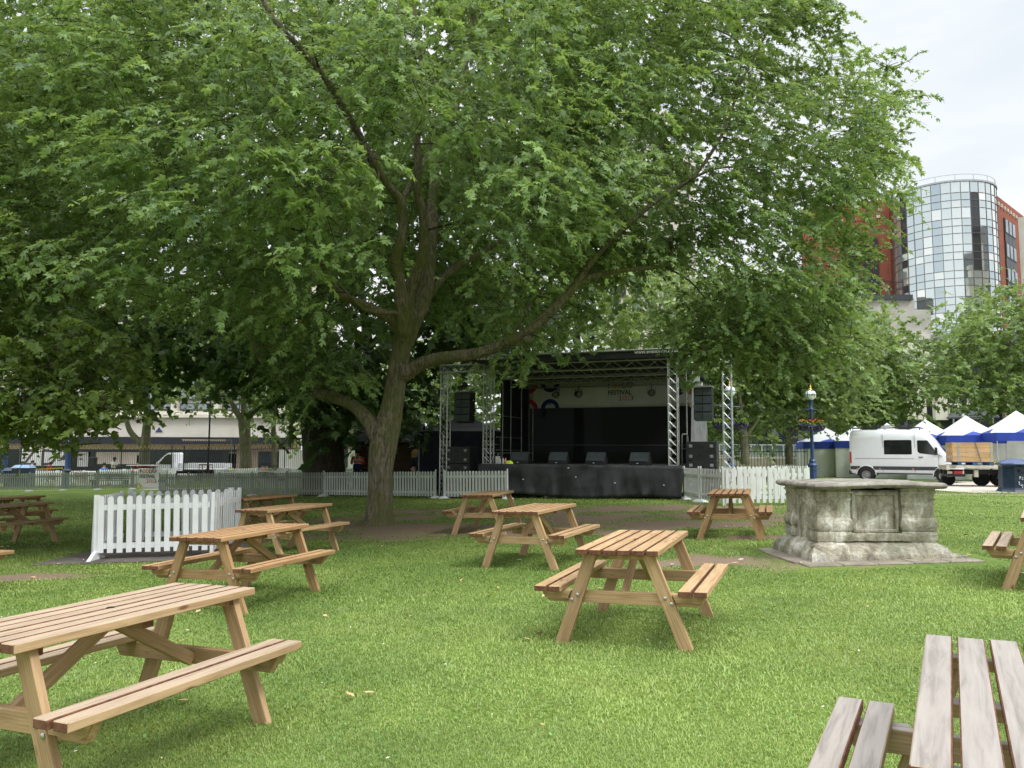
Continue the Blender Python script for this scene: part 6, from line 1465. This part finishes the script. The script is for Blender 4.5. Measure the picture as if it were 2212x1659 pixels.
def sprays(C,rng,nspray,nleaf,spread,L,droop,size,centre=None,flat=.45,lrb=None):
    """leaf positions: every bough centre carries several twigs, every twig a row of leaves in pairs"""
    nb=len(C); P=np.repeat(C,nspray,0); n=len(P); off=rng.normal(0,1,(n,3))*np.array([spread,spread,spread*flat]); P=P+off
    d=rng.normal(0,1,(n,3)); d[:,2]*=.35
    if centre is not None: o=P-centre; o[:,2]*=.3; d+=1.1*o/np.linalg.norm(o,axis=1,keepdims=True)
    d/=np.linalg.norm(d,axis=1,keepdims=True)
    Lr=L*rng.uniform(.6,1.3,n); t=np.tile((np.arange(nleaf)+.5)/nleaf,(n,1))
    base=P[:,None,:]+d[:,None,:]*(t*Lr[:,None])[:,:,None]; base[:,:,2]-=droop*(t**2)*Lr[:,None]
    side=np.cross(d,[0,0,1.0]); side/=np.linalg.norm(side,axis=1,keepdims=True)+1e-9
    sg=np.where(np.arange(nleaf)%2==0,1,-1)[None,:,None]
    ax=d[:,None,:]*.7+side[:,None,:]*sg*.9*(1-t[:,:,None]*.6)+rng.normal(0,.35,(n,nleaf,3)); ax[:,:,2]-=droop*.8+.15
    nr=np.array([0,-.12,.75])+rng.normal(0,.48,(n,nleaf,3))+.45*d[:,None,:]
    sz=size*rng.uniform(.5,1.35,(n,nleaf)); 
    blr=rng.random(nb) if lrb is None else lrb; lr=np.repeat(blr,nspray)*.42+rng.random(n)**2*.36; lr=lr[:,None]+rng.random((n,nleaf))*.3
    return base.reshape(-1,3),ax.reshape(-1,3),nr.reshape(-1,3),sz.ravel(),np.clip(lr.ravel(),0,1),P,d,Lr
def smooth_path(pts,rs,k=6):
    pts=[Vector(p) for p in pts]; P=[];R=[]
    n=len(pts)
    for i in range(n-1):
        p0=pts[max(i-1,0)];p1=pts[i];p2=pts[i+1];p3=pts[min(i+2,n-1)]
        for j in range(k):
            t=j/k; P.append(.5*((2*p1)+(p2-p0)*t+(2*p0-5*p1+4*p2-p3)*t*t+(3*p1-p0-3*p2+p3)*t**3)); R.append(rs[i]+(rs[i+1]-rs[i])*t)
    P.append(pts[-1]);R.append(rs[-1]); return P,R
def limb(mb,pp,n=12,k=6,wob=.0,rs_=None):
    """pp: (px,py,Y,diameter in px)"""
    pts=[at(a,b,Y) for a,b,Y,w in pp]; rs=[w*.5*Y/FP for a,b,Y,w in pp]
    P,R=smooth_path(pts,rs,k); r_=rs_ or random
    if wob: R=[q*(1+r_.uniform(-wob,wob)) for q in R]
    mb.tube(P,R,n); return list(zip(P,R))
def twig_mesh(mb,nodes,C,rng,r0=.028,sag=.3):
    """grow thin branches outward: every bough joins the nearest wood, old or new"""
    NP=[tuple(p) for p,_ in nodes]; NR=[r for _,r in nodes]
    A=np.array(NP); dn=np.array([np.sqrt(((A-c)**2).sum(1)).min() for c in C]); cap=len(NP)+len(C)*4+8
    B=np.zeros((cap,3)); R_=np.zeros(cap); B[:len(NP)]=A; R_[:len(NP)]=NR; m=len(NP)
    for ci in np.argsort(dn):
        c=C[ci]; D2=((B[:m]-c)**2).sum(1)+3*np.maximum(0,B[:m,2]-c[2]+.1)**2+rng.random(m)*.15; i=int(D2.argmin()); a=Vector(B[i]); b=Vector(c); D=(b-a).length
        if D>7 or D<.05: continue
        mid=a.lerp(b,.5)+Vector((rng.normal(0,.06*D),rng.normal(0,.06*D),.08*D)); r=min(max(.007,R_[i]*.75),.009+.012*D)
        P,Q=smooth_path([a,mid,b],[r,r*.75,max(.006,r*.45)],3); mb.tube(P,Q,5,False)
        for k in (2,4,6):
            if m<cap: B[m]=tuple(P[k]); R_[m]=Q[k]; m+=1
def twigs(mb,P,d,Lr,droop,r=.0045,keep=1.0,rng=None):
    for p,dd,L in zip(P,d,Lr):
        if keep<1 and rng.random()>keep: continue
        a=Vector(p); q=Vector(dd); pts=[a-q*.15,a+q*L*.5-Vector((0,0,droop*.25*L)),a+q*L-Vector((0,0,droop*L))]; mb.tube(pts,[r*1.6,r,r*.4],3,False)
# ---------- the big silver maple ----------
rng=np.random.default_rng(21)
mt=empty('silver_maple',tuple(gnd(817,1130)),0,'huge silver maple with forked mossy trunk spreading over the lawn and stage','tree')
base=mt.location.copy()
tk=MB(); nodes=[]
def flare():
    # trunk with root flare as lathe-like tube of uneven section
    path=[(815,1134,17.15,66),(816,1118,17.15,58),(818,1095,17.15,54),(820,1060,17.15,52),(822,1010,17.15,53),(827,965,17.15,58),(835,925,17.2,58),(846,880,17.3,49),(853,840,17.35,45),(860,800,17.4,44),(866,760,17.4,41),(872,725,17.4,46)]
    pts=[at(a,b,Y) for a,b,Y,w in path]; rs=[w*.5*Y/FP for a,b,Y,w in path]; P,R=smooth_path(pts,rs,5); n=28; vs=[]
    for i,(p,r) in enumerate(zip(P,R)):
        for j in range(n):
            th=2*PI*j/n; low=max(0,1-(p.z-P[0].z)/.8); rr=r*(1+.05*math.sin(3*th+p.z*1.4)+.03*math.sin(7*th-p.z*2)+low*.13*max(0,math.sin(5*th+.6))); vs.append((p.x+rr*math.cos(th),p.y+rr*math.sin(th),p.z-.04))
    k=len(P); tk.add(vs,[(i*n+j,i*n+(j+1)%n,(i+1)*n+(j+1)%n,(i+1)*n+j) for i in range(k-1) for j in range(n)]); nodes.extend(zip(P,R))
flare()
LIMBS=[
 # right hand stem going straight up behind
 [(876,745,17.5,36),(893,690,17.6,40),(912,655,17.8,36),(926,585,18.0,30),(932,500,18.3,26),(936,413,18.6,22),(950,300,19,18),(985,230,19.2,14),(1010,120,19.4,10),(1030,-40,19.5,8)],
 # middle pair
 [(870,735,17.3,40),(876,690,17.2,34),(884,630,17.1,28),(900,590,17.0,24),(914,545,16.9,23),(915,475,16.8,21),(903,415,16.7,19),(903,345,16.6,17),(902,300,16.5,14),(915,200,16.3,11),(900,60,16,8),(880,-80,15.8,6)],
 [(872,720,17.1,36),(869,670,16.9,30),(862,600,16.8,26),(856,560,16.7,24),(870,505,16.6,23),(867,440,16.5,21),(838,400,16.3,17),(805,345,16.1,16),(770,280,15.9,15),(730,215,15.6,15),(690,150,15.3,14),(640,95,15,13),(590,40,14.7,12),(550,-40,14.4,9)],
 [(868,436,16.5,13),(885,400,16.7,13),(905,370,17,12),(930,320,17.5,9),(950,240,18,6)],
 # left lower branch
 [(862,712,17.2,32),(848,690,17,26),(805,668,16.6,22),(765,650,16.2,18),(733,632,15.8,15),(690,560,15.2,11),(640,470,14.6,9),(560,380,14,6)],
 [(868,676,16.9,12),(800,672,16.4,9),(770,655,16.0,7),(730,610,15.5,5)],
 # right branch mid
 [(925,640,18,22),(940,618,18.1,19),(970,588,18.4,17),(1027,553,18.8,13),(1080,520,19,9),(1150,450,19.2,6)],
 # long left limb crossing the second trunk
 [(822,960,17.15,36),(796,910,17.1,31),(768,880,17.3,27),(740,866,17.5,24),(690,850,17.9,22),(650,836,18.3,21),(612,818,18.6,22),(572,780,18.8,19),(548,735,19,16),(530,690,19,14),(500,610,18.5,11),(440,500,17.5,9),(380,400,16.5,7),(300,300,15.6,5)],
 [(560,765,18.9,12),(600,700,18.9,10),(620,600,18.6,8),(600,480,18,6)],
 # big right limb over the stage
 [(868,812,17.3,34),(888,800,17.2,32),(912,785,17.0,29),(950,774,16.7,27),(1000,768,16.3,26),(1045,760,16.0,24),(1090,742,15.7,22),(1130,722,15.4,21),(1165,698,15.2,21),(1205,658,15.0,21),(1235,625,14.9,18),(1275,570,14.8,14),(1320,520,14.8,12),(1380,465,14.8,11),(1430,425,14.8,10),(1490,388,14.8,9),(1530,340,14.9,8),(1570,270,15,7),(1600,180,15.2,6),(1660,60,15.4,5),(1680,-40,15.5,4)],
 [(1222,642,14.95,15),(1260,606,14.9,14),(1300,592,14.8,12),(1360,582,14.7,10),(1410,578,14.6,9),(1442,570,14.6,8),(1450,545,14.6,5),(1500,500,14.8,4)],
 [(1470,402,14.8,7),(1510,378,14.7,6),(1560,362,14.7,5),(1640,362,14.8,3)],
 [(1095,740,15.7,8),(1120,700,16,6),(1160,640,16.5,5),(1230,560,17,4)],
 [(1120,470,17.5,8),(1180,400,17,8),(1260,330,16.6,8),(1320,285,16.3,7),(1360,250,16.2,5),(1450,215,16,4)],
 [(1570,270,15,5),(1590,200,14.8,5),(1600,100,14.7,4),(1540,60,14.6,4)],
]
for L_ in LIMBS: nodes.extend(limb(tk,L_,12,6,.015))
# knots
for (a,b,Y,w) in ((874,800,17.05,24),(1138,733,15.2,15)): p=at(a,b,Y); tk.tube([p+Vector((0,.15,0)),p+Vector((.02,-.02,0)),p+Vector((.02,-.05,0))],[w*.5*Y/FP*1.3,w*.5*Y/FP*1.1,w*.5*Y/FP*.6],12)
PA=[(-300,-700),(1260,-700),(1300,300),(1330,560),(1240,640),(1150,700),(1040,690),(960,640),(880,560),(800,640),(700,720),(610,690),(520,640),(400,640),(250,610),(-300,560)]
PB=[(1180,-500),(1600,-450),(1710,-60),(1770,20),(1800,120),(1870,160),(1905,260),(1890,400),(1850,480),(1830,560),(1780,630),(1740,690),(1700,690),(1640,700),(1560,640),(1470,600),(1400,570),(1300,600),(1200,600)]
CEN=np.array([at(900,300,17.5)])
C1=bough_centres([(-300,-40),(1260,-40)]+PA[2:],11.0,20.5,680,rng,bias=.9)
C1b=bough_centres([(-500,-900),(1260,-900),(1260,-40),(-500,-40)],12.5,22,190,rng)
C2=bough_centres([(1180,-30),(1730,-30)]+PB[3:],13.2,18.2,300,rng)
C2b=bough_centres([(1180,-500),(1640,-450),(1770,-30),(1180,-30)],13.5,19,60,rng)
# hanging sprays under the limbs and outlying sprigs
def pts(l,Y0,Y1,k=1,s=8):
    o=[]
    for a,b in l:
        for _ in range(k): o.append(tuple(at(a+rng.normal(0,s),b+rng.normal(0,s),rng.uniform(Y0,Y1))))
    return np.array(o)
C3=pts([(1120,775),(1180,770),(1140,745),(1200,715),(1090,755),(1150,790)],14.6,16,1,12)
C4=pts([(1500,690),(1520,740),(1545,660),(1570,720),(1600,690),(1640,720),(1680,740),(1720,730),(1760,700),(1780,660),(1820,620),(1740,760),(1700,770),(1660,690),(1610,750)],14,16,3,16)
C9=bough_centres([(780,330),(1090,330),(1100,640),(960,690),(900,720),(800,700)],19.2,22.5,95,rng)
C8=pts([(740,800),(690,790),(640,800),(700,760),(600,770),(760,830),(570,740),(540,700),(650,730),(720,700),(680,830),(620,830)],15.6,17.2,2,14)
C5=pts([(1494,790),(1500,820),(1510,770),(1480,765)],14.2,15,1,6)
C6=pts([(1915,130),(1925,210),(1890,330),(1925,345),(1870,550),(1810,75),(1780,30),(1900,290)],14.5,16.5,2,8)
C7=pts([(720,380),(590,330),(640,250),(680,560),(600,330),(760,330),(560,450),(420,400),(860,60),(880,180),(1010,300),(300,560),(700,420),(230,300)],10.5,12.5,2,18)
front=C1; px,py=proj_np(front)
# keep the visible stems free: no bough in front of them
def clear(C,rad):
    px,py=proj_np(C); keep=np.ones(len(C),bool)
    for Ls in (LIMBS[0][:6],LIMBS[1][:9],LIMBS[2][:7],LIMBS[4][:5],LIMBS[6][:4]):
        for a,b,Y,w in Ls: keep&=~((np.hypot(px-a,py-b)<rad)&(C[:,1]<Y+.3))
    for Ls in (LIMBS[7][:4],LIMBS[9][:14]):
        for a,b,Y,w in Ls: keep&=~((np.hypot(px-a,py-b)<rad*.8)&(C[:,1]<Y+.2))
    return C[keep]
C1=clear(C1,78); C2=clear(C2,34)
cm=MB(); twig_mesh(cm,nodes,np.concatenate([C1,C2,C3,C4,C6,C7,C8,C9,C1b[::2]]),rng)
tk.v=[(x-base.x,y-base.y,z-base.z) for x,y,z in tk.v]; cm.v=[(x-base.x,y-base.y,z-base.z) for x,y,z in cm.v]
tk.build('trunk',M['bark'],mt,smooth=True); cm.build('branches',M['barkd'],mt,smooth=True)
parts=[sprays(C1,rng,17,17,.44,.60,.45,.090,CEN),sprays(C1b,rng,6,12,.6,.7,.35,.17,CEN),sprays(C2,rng,13,16,.38,.56,.5,.086,CEN),sprays(C2b,rng,6,11,.6,.7,.4,.16,CEN),sprays(C3,rng,7,14,.26,.45,.6,.10),sprays(C4,rng,13,15,.30,.55,.65,.086),sprays(C5,rng,4,13,.12,.30,.6,.095),sprays(C8,rng,11,16,.32,.5,.55,.09),sprays(C9,rng,11,15,.5,.6,.4,.11),sprays(C6,rng,7,15,.20,.45,.35,.088),sprays(C7,rng,7,14,.26,.5,.4,.115,lrb=np.full(len(C7),1.0))]
A=[np.concatenate([p[i] for p in parts]) for i in range(5)]
# leaves right in front of visible stems are thinned
px,py=proj_np(A[0]); keep=np.ones(len(px),bool)
for Ls in (LIMBS[0][:5],LIMBS[1][:9],LIMBS[2][:7],LIMBS[4][:4]):
    for (a,b,Y,w),(a2,b2,Y2,w2) in zip(Ls,Ls[1:]):
        for t in np.linspace(0,1,6): keep&=~((np.hypot(px-(a+(a2-a)*t),py-(b+(b2-b)*t))<16)&(A[0][:,1]<Y)&(rng.random(len(px))<.93))
for Ls in (LIMBS[7][:5],LIMBS[9][:15],LIMBS[10][:6],LIMBS[2][6:14],LIMBS[12][:6],LIMBS[9][15:20],LIMBS[11][:3]):
    for (a,b,Y,w),(a2,b2,Y2,w2) in zip(Ls,Ls[1:]):
        for t in np.linspace(0,1,6): keep&=~((np.hypot(px-(a+(a2-a)*t),py-(b+(b2-b)*t))<w*.7+3)&(A[0][:,1]<Y)&(rng.random(len(px))<.9))
A=[a[keep] for a in A]
bb_=np.array(base); leaf_obj('crown',A[0]-bb_,A[1],A[2],A[3],A[4],'maple',M['leaf_m'],mt)
tw_=MB()
for p,kp in zip(parts,(.35,.1,.45,.1,1,.8,1,.8,.2,1,.8)): twigs(tw_,p[5],p[6],p[7],.35,keep=kp,rng=rng)
tw_.v=[(x-base.x,y-base.y,z-base.z) for x,y,z in tw_.v]; tw_.build('twigs',M['barkd'],mt)
print('maple leaves',len(A[0]))
# ---------- generic trees ----------
def poly_tree(name,label,trunk,limbs,polys,leafm,barkm,tpl,size,nspray,nleaf,spread,L,droop,group=None,seed=1,twk=.25,centre=None):
    rng=np.random.default_rng(seed); g0=at(trunk[0][0],trunk[0][1],trunk[0][2]); b=Vector((g0.x,g0.y,g0.z)); r=empty(name,tuple(b),0,label,'tree',group)
    mb=MB(); nd=limb(mb,trunk,14,5,.02)
    for l in limbs: nd+=limb(mb,l,9,5,.02)
    Cs=[bough_centres(p,Y0,Y1,n,rng) for p,Y0,Y1,n in polys]; C=np.concatenate(Cs)
    br=MB(); twig_mesh(br,nd,C,rng)
    for m_ in (mb,br): m_.v=[(x-b.x,y-b.y,z-b.z) for x,y,z in m_.v]
    mb.build('trunk',barkm,r,smooth=True)
    if br.v: br.build('branches',M['barkd'] if barkm!=M['barkp'] else barkm,r,smooth=True)
    s=sprays(C,rng,nspray,nleaf,spread,L,droop,size,centre)
    leaf_obj('crown',s[0]-np.array(b),s[1],s[2],s[3],s[4],tpl,leafm,r)
    if twk: 
        t=MB(); twigs(t,s[5],s[6],s[7],droop,keep=twk,rng=rng,r=.006); t.v=[(x-b.x,y-b.y,z-b.z) for x,y,z in t.v]; t.build('twigs',M['barkd'],r)
    print(name,len(s[0])); return r
# thick dark tree behind the fence
poly_tree('dark_tree','thick dark trunked tree standing behind the picket fence left of the big maple',
 [(703,1068,31,112),(702,1040,31,92),(700,1000,31,86),(697,950,31,88),(690,900,31,84),(678,860,31,70),(655,820,31,50),(625,770,30.5,36),(600,700,30,26),(580,600,29.5,18),(560,450,29,12)],
 [[(705,930,31,60),(745,900,31,50),(785,860,31,40),(800,800,31.5,28),(790,700,32,20),(770,560,32,14)],[(680,870,31,44),(700,800,31,34),(690,700,31,24),(700,560,31,16)]],
 [([(-100,60),(1500,0),(1460,300),(1380,540),(1240,680),(1130,730),(1010,760),(900,820),(800,880),(740,850),(640,800),(560,770),(430,740),(300,740),(120,690),(-100,650)],23,36,680),
  ([(640,800),(720,760),(860,830),(880,900),(800,940),(720,930)],28,32,60),([(890,560),(1120,600),(1130,730),(1000,770),(900,760)],29,35,80),([(420,700),(560,740),(600,820),(520,800),(440,790),(400,760)],24,30,26),([(60,640),(330,720),(300,800),(380,830),(330,850),(230,790),(80,740)],24,30,40)],
 M['leaf_d'],M['barkd'],'plane',.26,7,11,.95,1.0,.45,seed=5,twk=.15)
# near plane tree on the left, trunk outside the frame
pl=poly_tree('plane_tree','plane tree at the left edge with drooping boughs, its trunk out of view',
 [(-330,1085,14,90),(-330,900,14,80),(-335,700,14,70),(-340,400,14,50)],
 [[(-330,860,14,44),(-180,850,13.6,30),(-40,800,13.2,20),(60,760,13,14),(90,748,13,10),(150,775,13,8),(210,830,13,5)],[(60,760,13,9),(110,735,13.2,7),(150,700,13.4,5)],[(-180,850,13.6,16),(-40,895,13,10),(60,892,12.8,7),(140,915,12.7,4)],[(-60,860,13.2,8),(60,880,12.5,5),(150,960,12.3,3)],[(100,750,13,6),(190,765,12.8,4),(280,830,12.6,3)],[(-335,600,14,40),(-200,500,13.6,24),(-50,450,13,12)]],
 [([(-500,420),(40,480),(170,600),(270,700),(300,790),(250,840),(150,850),(0,820),(-500,840)],11.6,15,190),([(-200,820),(150,830),(250,835),(272,880),(265,915),(225,930),(170,945),(110,950),(30,930),(-200,930)],11.8,13.6,56),([(-500,-300),(-60,-300),(-60,450),(-500,450)],12,17,60)],
 M['leaf_p'],M['barkp'],'plane',.105,9,12,.30,.42,.5,seed=9,twk=.5)
# street trees on the left
LG='street plane trees on the left beyond the railing'
poly_tree('street_tree','pale forked plane trunk in front of the stone building',[(311,1016,56,22),(312,985,56,22),(314,955,56,20),(317,920,56,17),(318,880,56,15),(316,835,56,12)],[[(310,962,56,15),(292,945,56,13),(278,925,56,11),(270,890,56,8)],[(318,850,56,10),(345,800,56,7)]],
 [([(190,640),(420,620),(440,780),(400,850),(330,870),(240,850),(200,800)],51,60,70)],M['leaf_b'],M['barkp'],'quad',.34,7,11,1.3,1.1,.4,LG,31,twk=.1)
poly_tree('street_tree','dark forked trunk before the shop fronts, left of the thin trunk',[(532,1020,50,27),(531,990,50,25),(529,940,50,24),(527,905,50,26)],[[(525,910,50,16),(508,885,50,12),(496,860,50,8)],[(530,905,50,17),(552,885,50,13),(566,862,50,9)],[(528,900,50,15),(526,860,50,11),(524,800,50,8)]],
 [([(395,640),(600,600),(640,760),(600,850),(540,880),(470,880),(410,850)],45,54,95)],M['leaf_b'],M['barkp'],'quad',.32,7,11,1.2,1.0,.4,LG,32,twk=.1)
poly_tree('street_tree','thin straight trunk between the forked trunk and the thick dark trunk',[(592,1012,47,11),(592,960,47,10),(590,900,47,9),(588,840,47,7)],[[(591,885,47,6),(620,855,46.5,4)]],
 [([(545,760),(650,760),(665,850),(640,930),(600,950),(560,900)],44,49,42)],M['leaf_b'],M['barkp'],'quad',.26,5,9,.7,.8,.5,LG,33,twk=.2)
# background trees behind the stage and huts
BG='light green trees beyond the stage'
poly_tree('background_tree','light green tree behind the brown hut and distant lamp post',[(960,1010,52,20),(960,930,52,18)],[],[([(820,760),(1080,740),(1090,960),(980,960),(840,985),(800,900)],40,56,190)],M['leaf_b'],M['barkd'],'quad',.34,6,10,1.2,1.0,.4,BG,41,twk=0)
poly_tree('background_tree','pale green tree rising directly behind the stage roof',[(1250,1010,44,24),(1250,850,44,20),(1245,700,44,14)],[],[([(1040,600),(1200,540),(1420,540),(1500,620),(1520,790),(1300,830),(1060,830)],38,50,190)],M['leaf_b'],M['barkd'],'quad',.30,7,11,1.1,1.0,.4,BG,42,twk=0)
poly_tree('background_tree','green tree behind the orange distant hoarding left of the big trunk',[(770,1000,58,18),(770,900,58,16)],[],[([(690,820),(860,820),(850,960),(760,975),(700,940)],54,62,46)],M['leaf_b'],M['barkd'],'quad',.36,6,10,1.2,1.0,.4,BG,43,twk=0)
RG='plane trees along the right side of the park'
poly_tree('plane_tree','plane tree right of the stage behind the truss tower lamp',[(1610,1003,41,20),(1608,960,41,18),(1604,925,41,16)],[[(1606,950,41,9),(1622,930,41,7),(1640,905,41,5)],[(1604,930,41,12),(1600,880,41,9),(1590,800,41,7)]],[([(1470,600),(1640,560),(1740,640),(1760,800),(1740,900),(1680,930),(1600,930),(1520,950),(1500,860),(1480,760)],41,48,230)],M['leaf_b'],M['barkp'],'plane',.22,9,11,1.0,1.0,.4,RG,51,twk=.05)
poly_tree('plane_tree','plane tree between the two blue lamp posts',[(1705,1003,44,16),(1704,960,44,14),(1700,930,44,11)],[[(1703,940,44,8),(1720,920,44,6)]],[([(1660,660),(1800,620),(1860,700),(1850,860),(1800,930),(1790,850),(1700,860),(1660,850)],41,46.5,190)],M['leaf_b'],M['barkp'],'plane',.22,9,11,.9,1.0,.4,RG,52,twk=.05)
poly_tree('plane_tree','plane tree above the van with its crown against the concrete building',[(1850,1010,56,16),(1850,940,56,14)],[],[([(1760,720),(1830,690),(1900,690),(1950,740),(1962,830),(1950,905),(1880,930),(1790,935),(1770,860)],52,60,190)],M['leaf_b'],M['barkp'],'plane',.26,9,11,1.15,1.0,.4,RG,53,twk=.05)
poly_tree('plane_tree','broad plane tree at the right edge above the gazebos',[(2260,1010,52,30),(2260,900,52,26)],[],[([(1985,790),(2020,740),(2060,720),(2070,650),(2130,640),(2180,610),(2212,600),(2500,600),(2500,880),(2190,885),(2100,880),(2040,860),(2000,850)],50,60,300)],M['leaf_b'],M['barkp'],'plane',.27,9,11,1.2,1.1,.4,RG,54,twk=.03)

poly_tree('background_tree','large shady tree far left beyond the two shaded picnic tables',[(-260,1060,36,60),(-255,900,36,50),(-250,700,36,36)],[[(-255,760,36,26),(-120,640,35,18),(20,520,34,12)],[(-250,700,36,26),(-150,500,34,16),(0,380,32,10)]],[([(-600,0),(200,60),(260,500),(120,720),(-100,820),(-600,820)],26,41,330)],M['leaf_d'],M['barkd'],'plane',.30,7,11,1.1,1.0,.4,None,61,twk=0)  # added tree, hidden behind nearer leaves, shades the lawn by the left fence
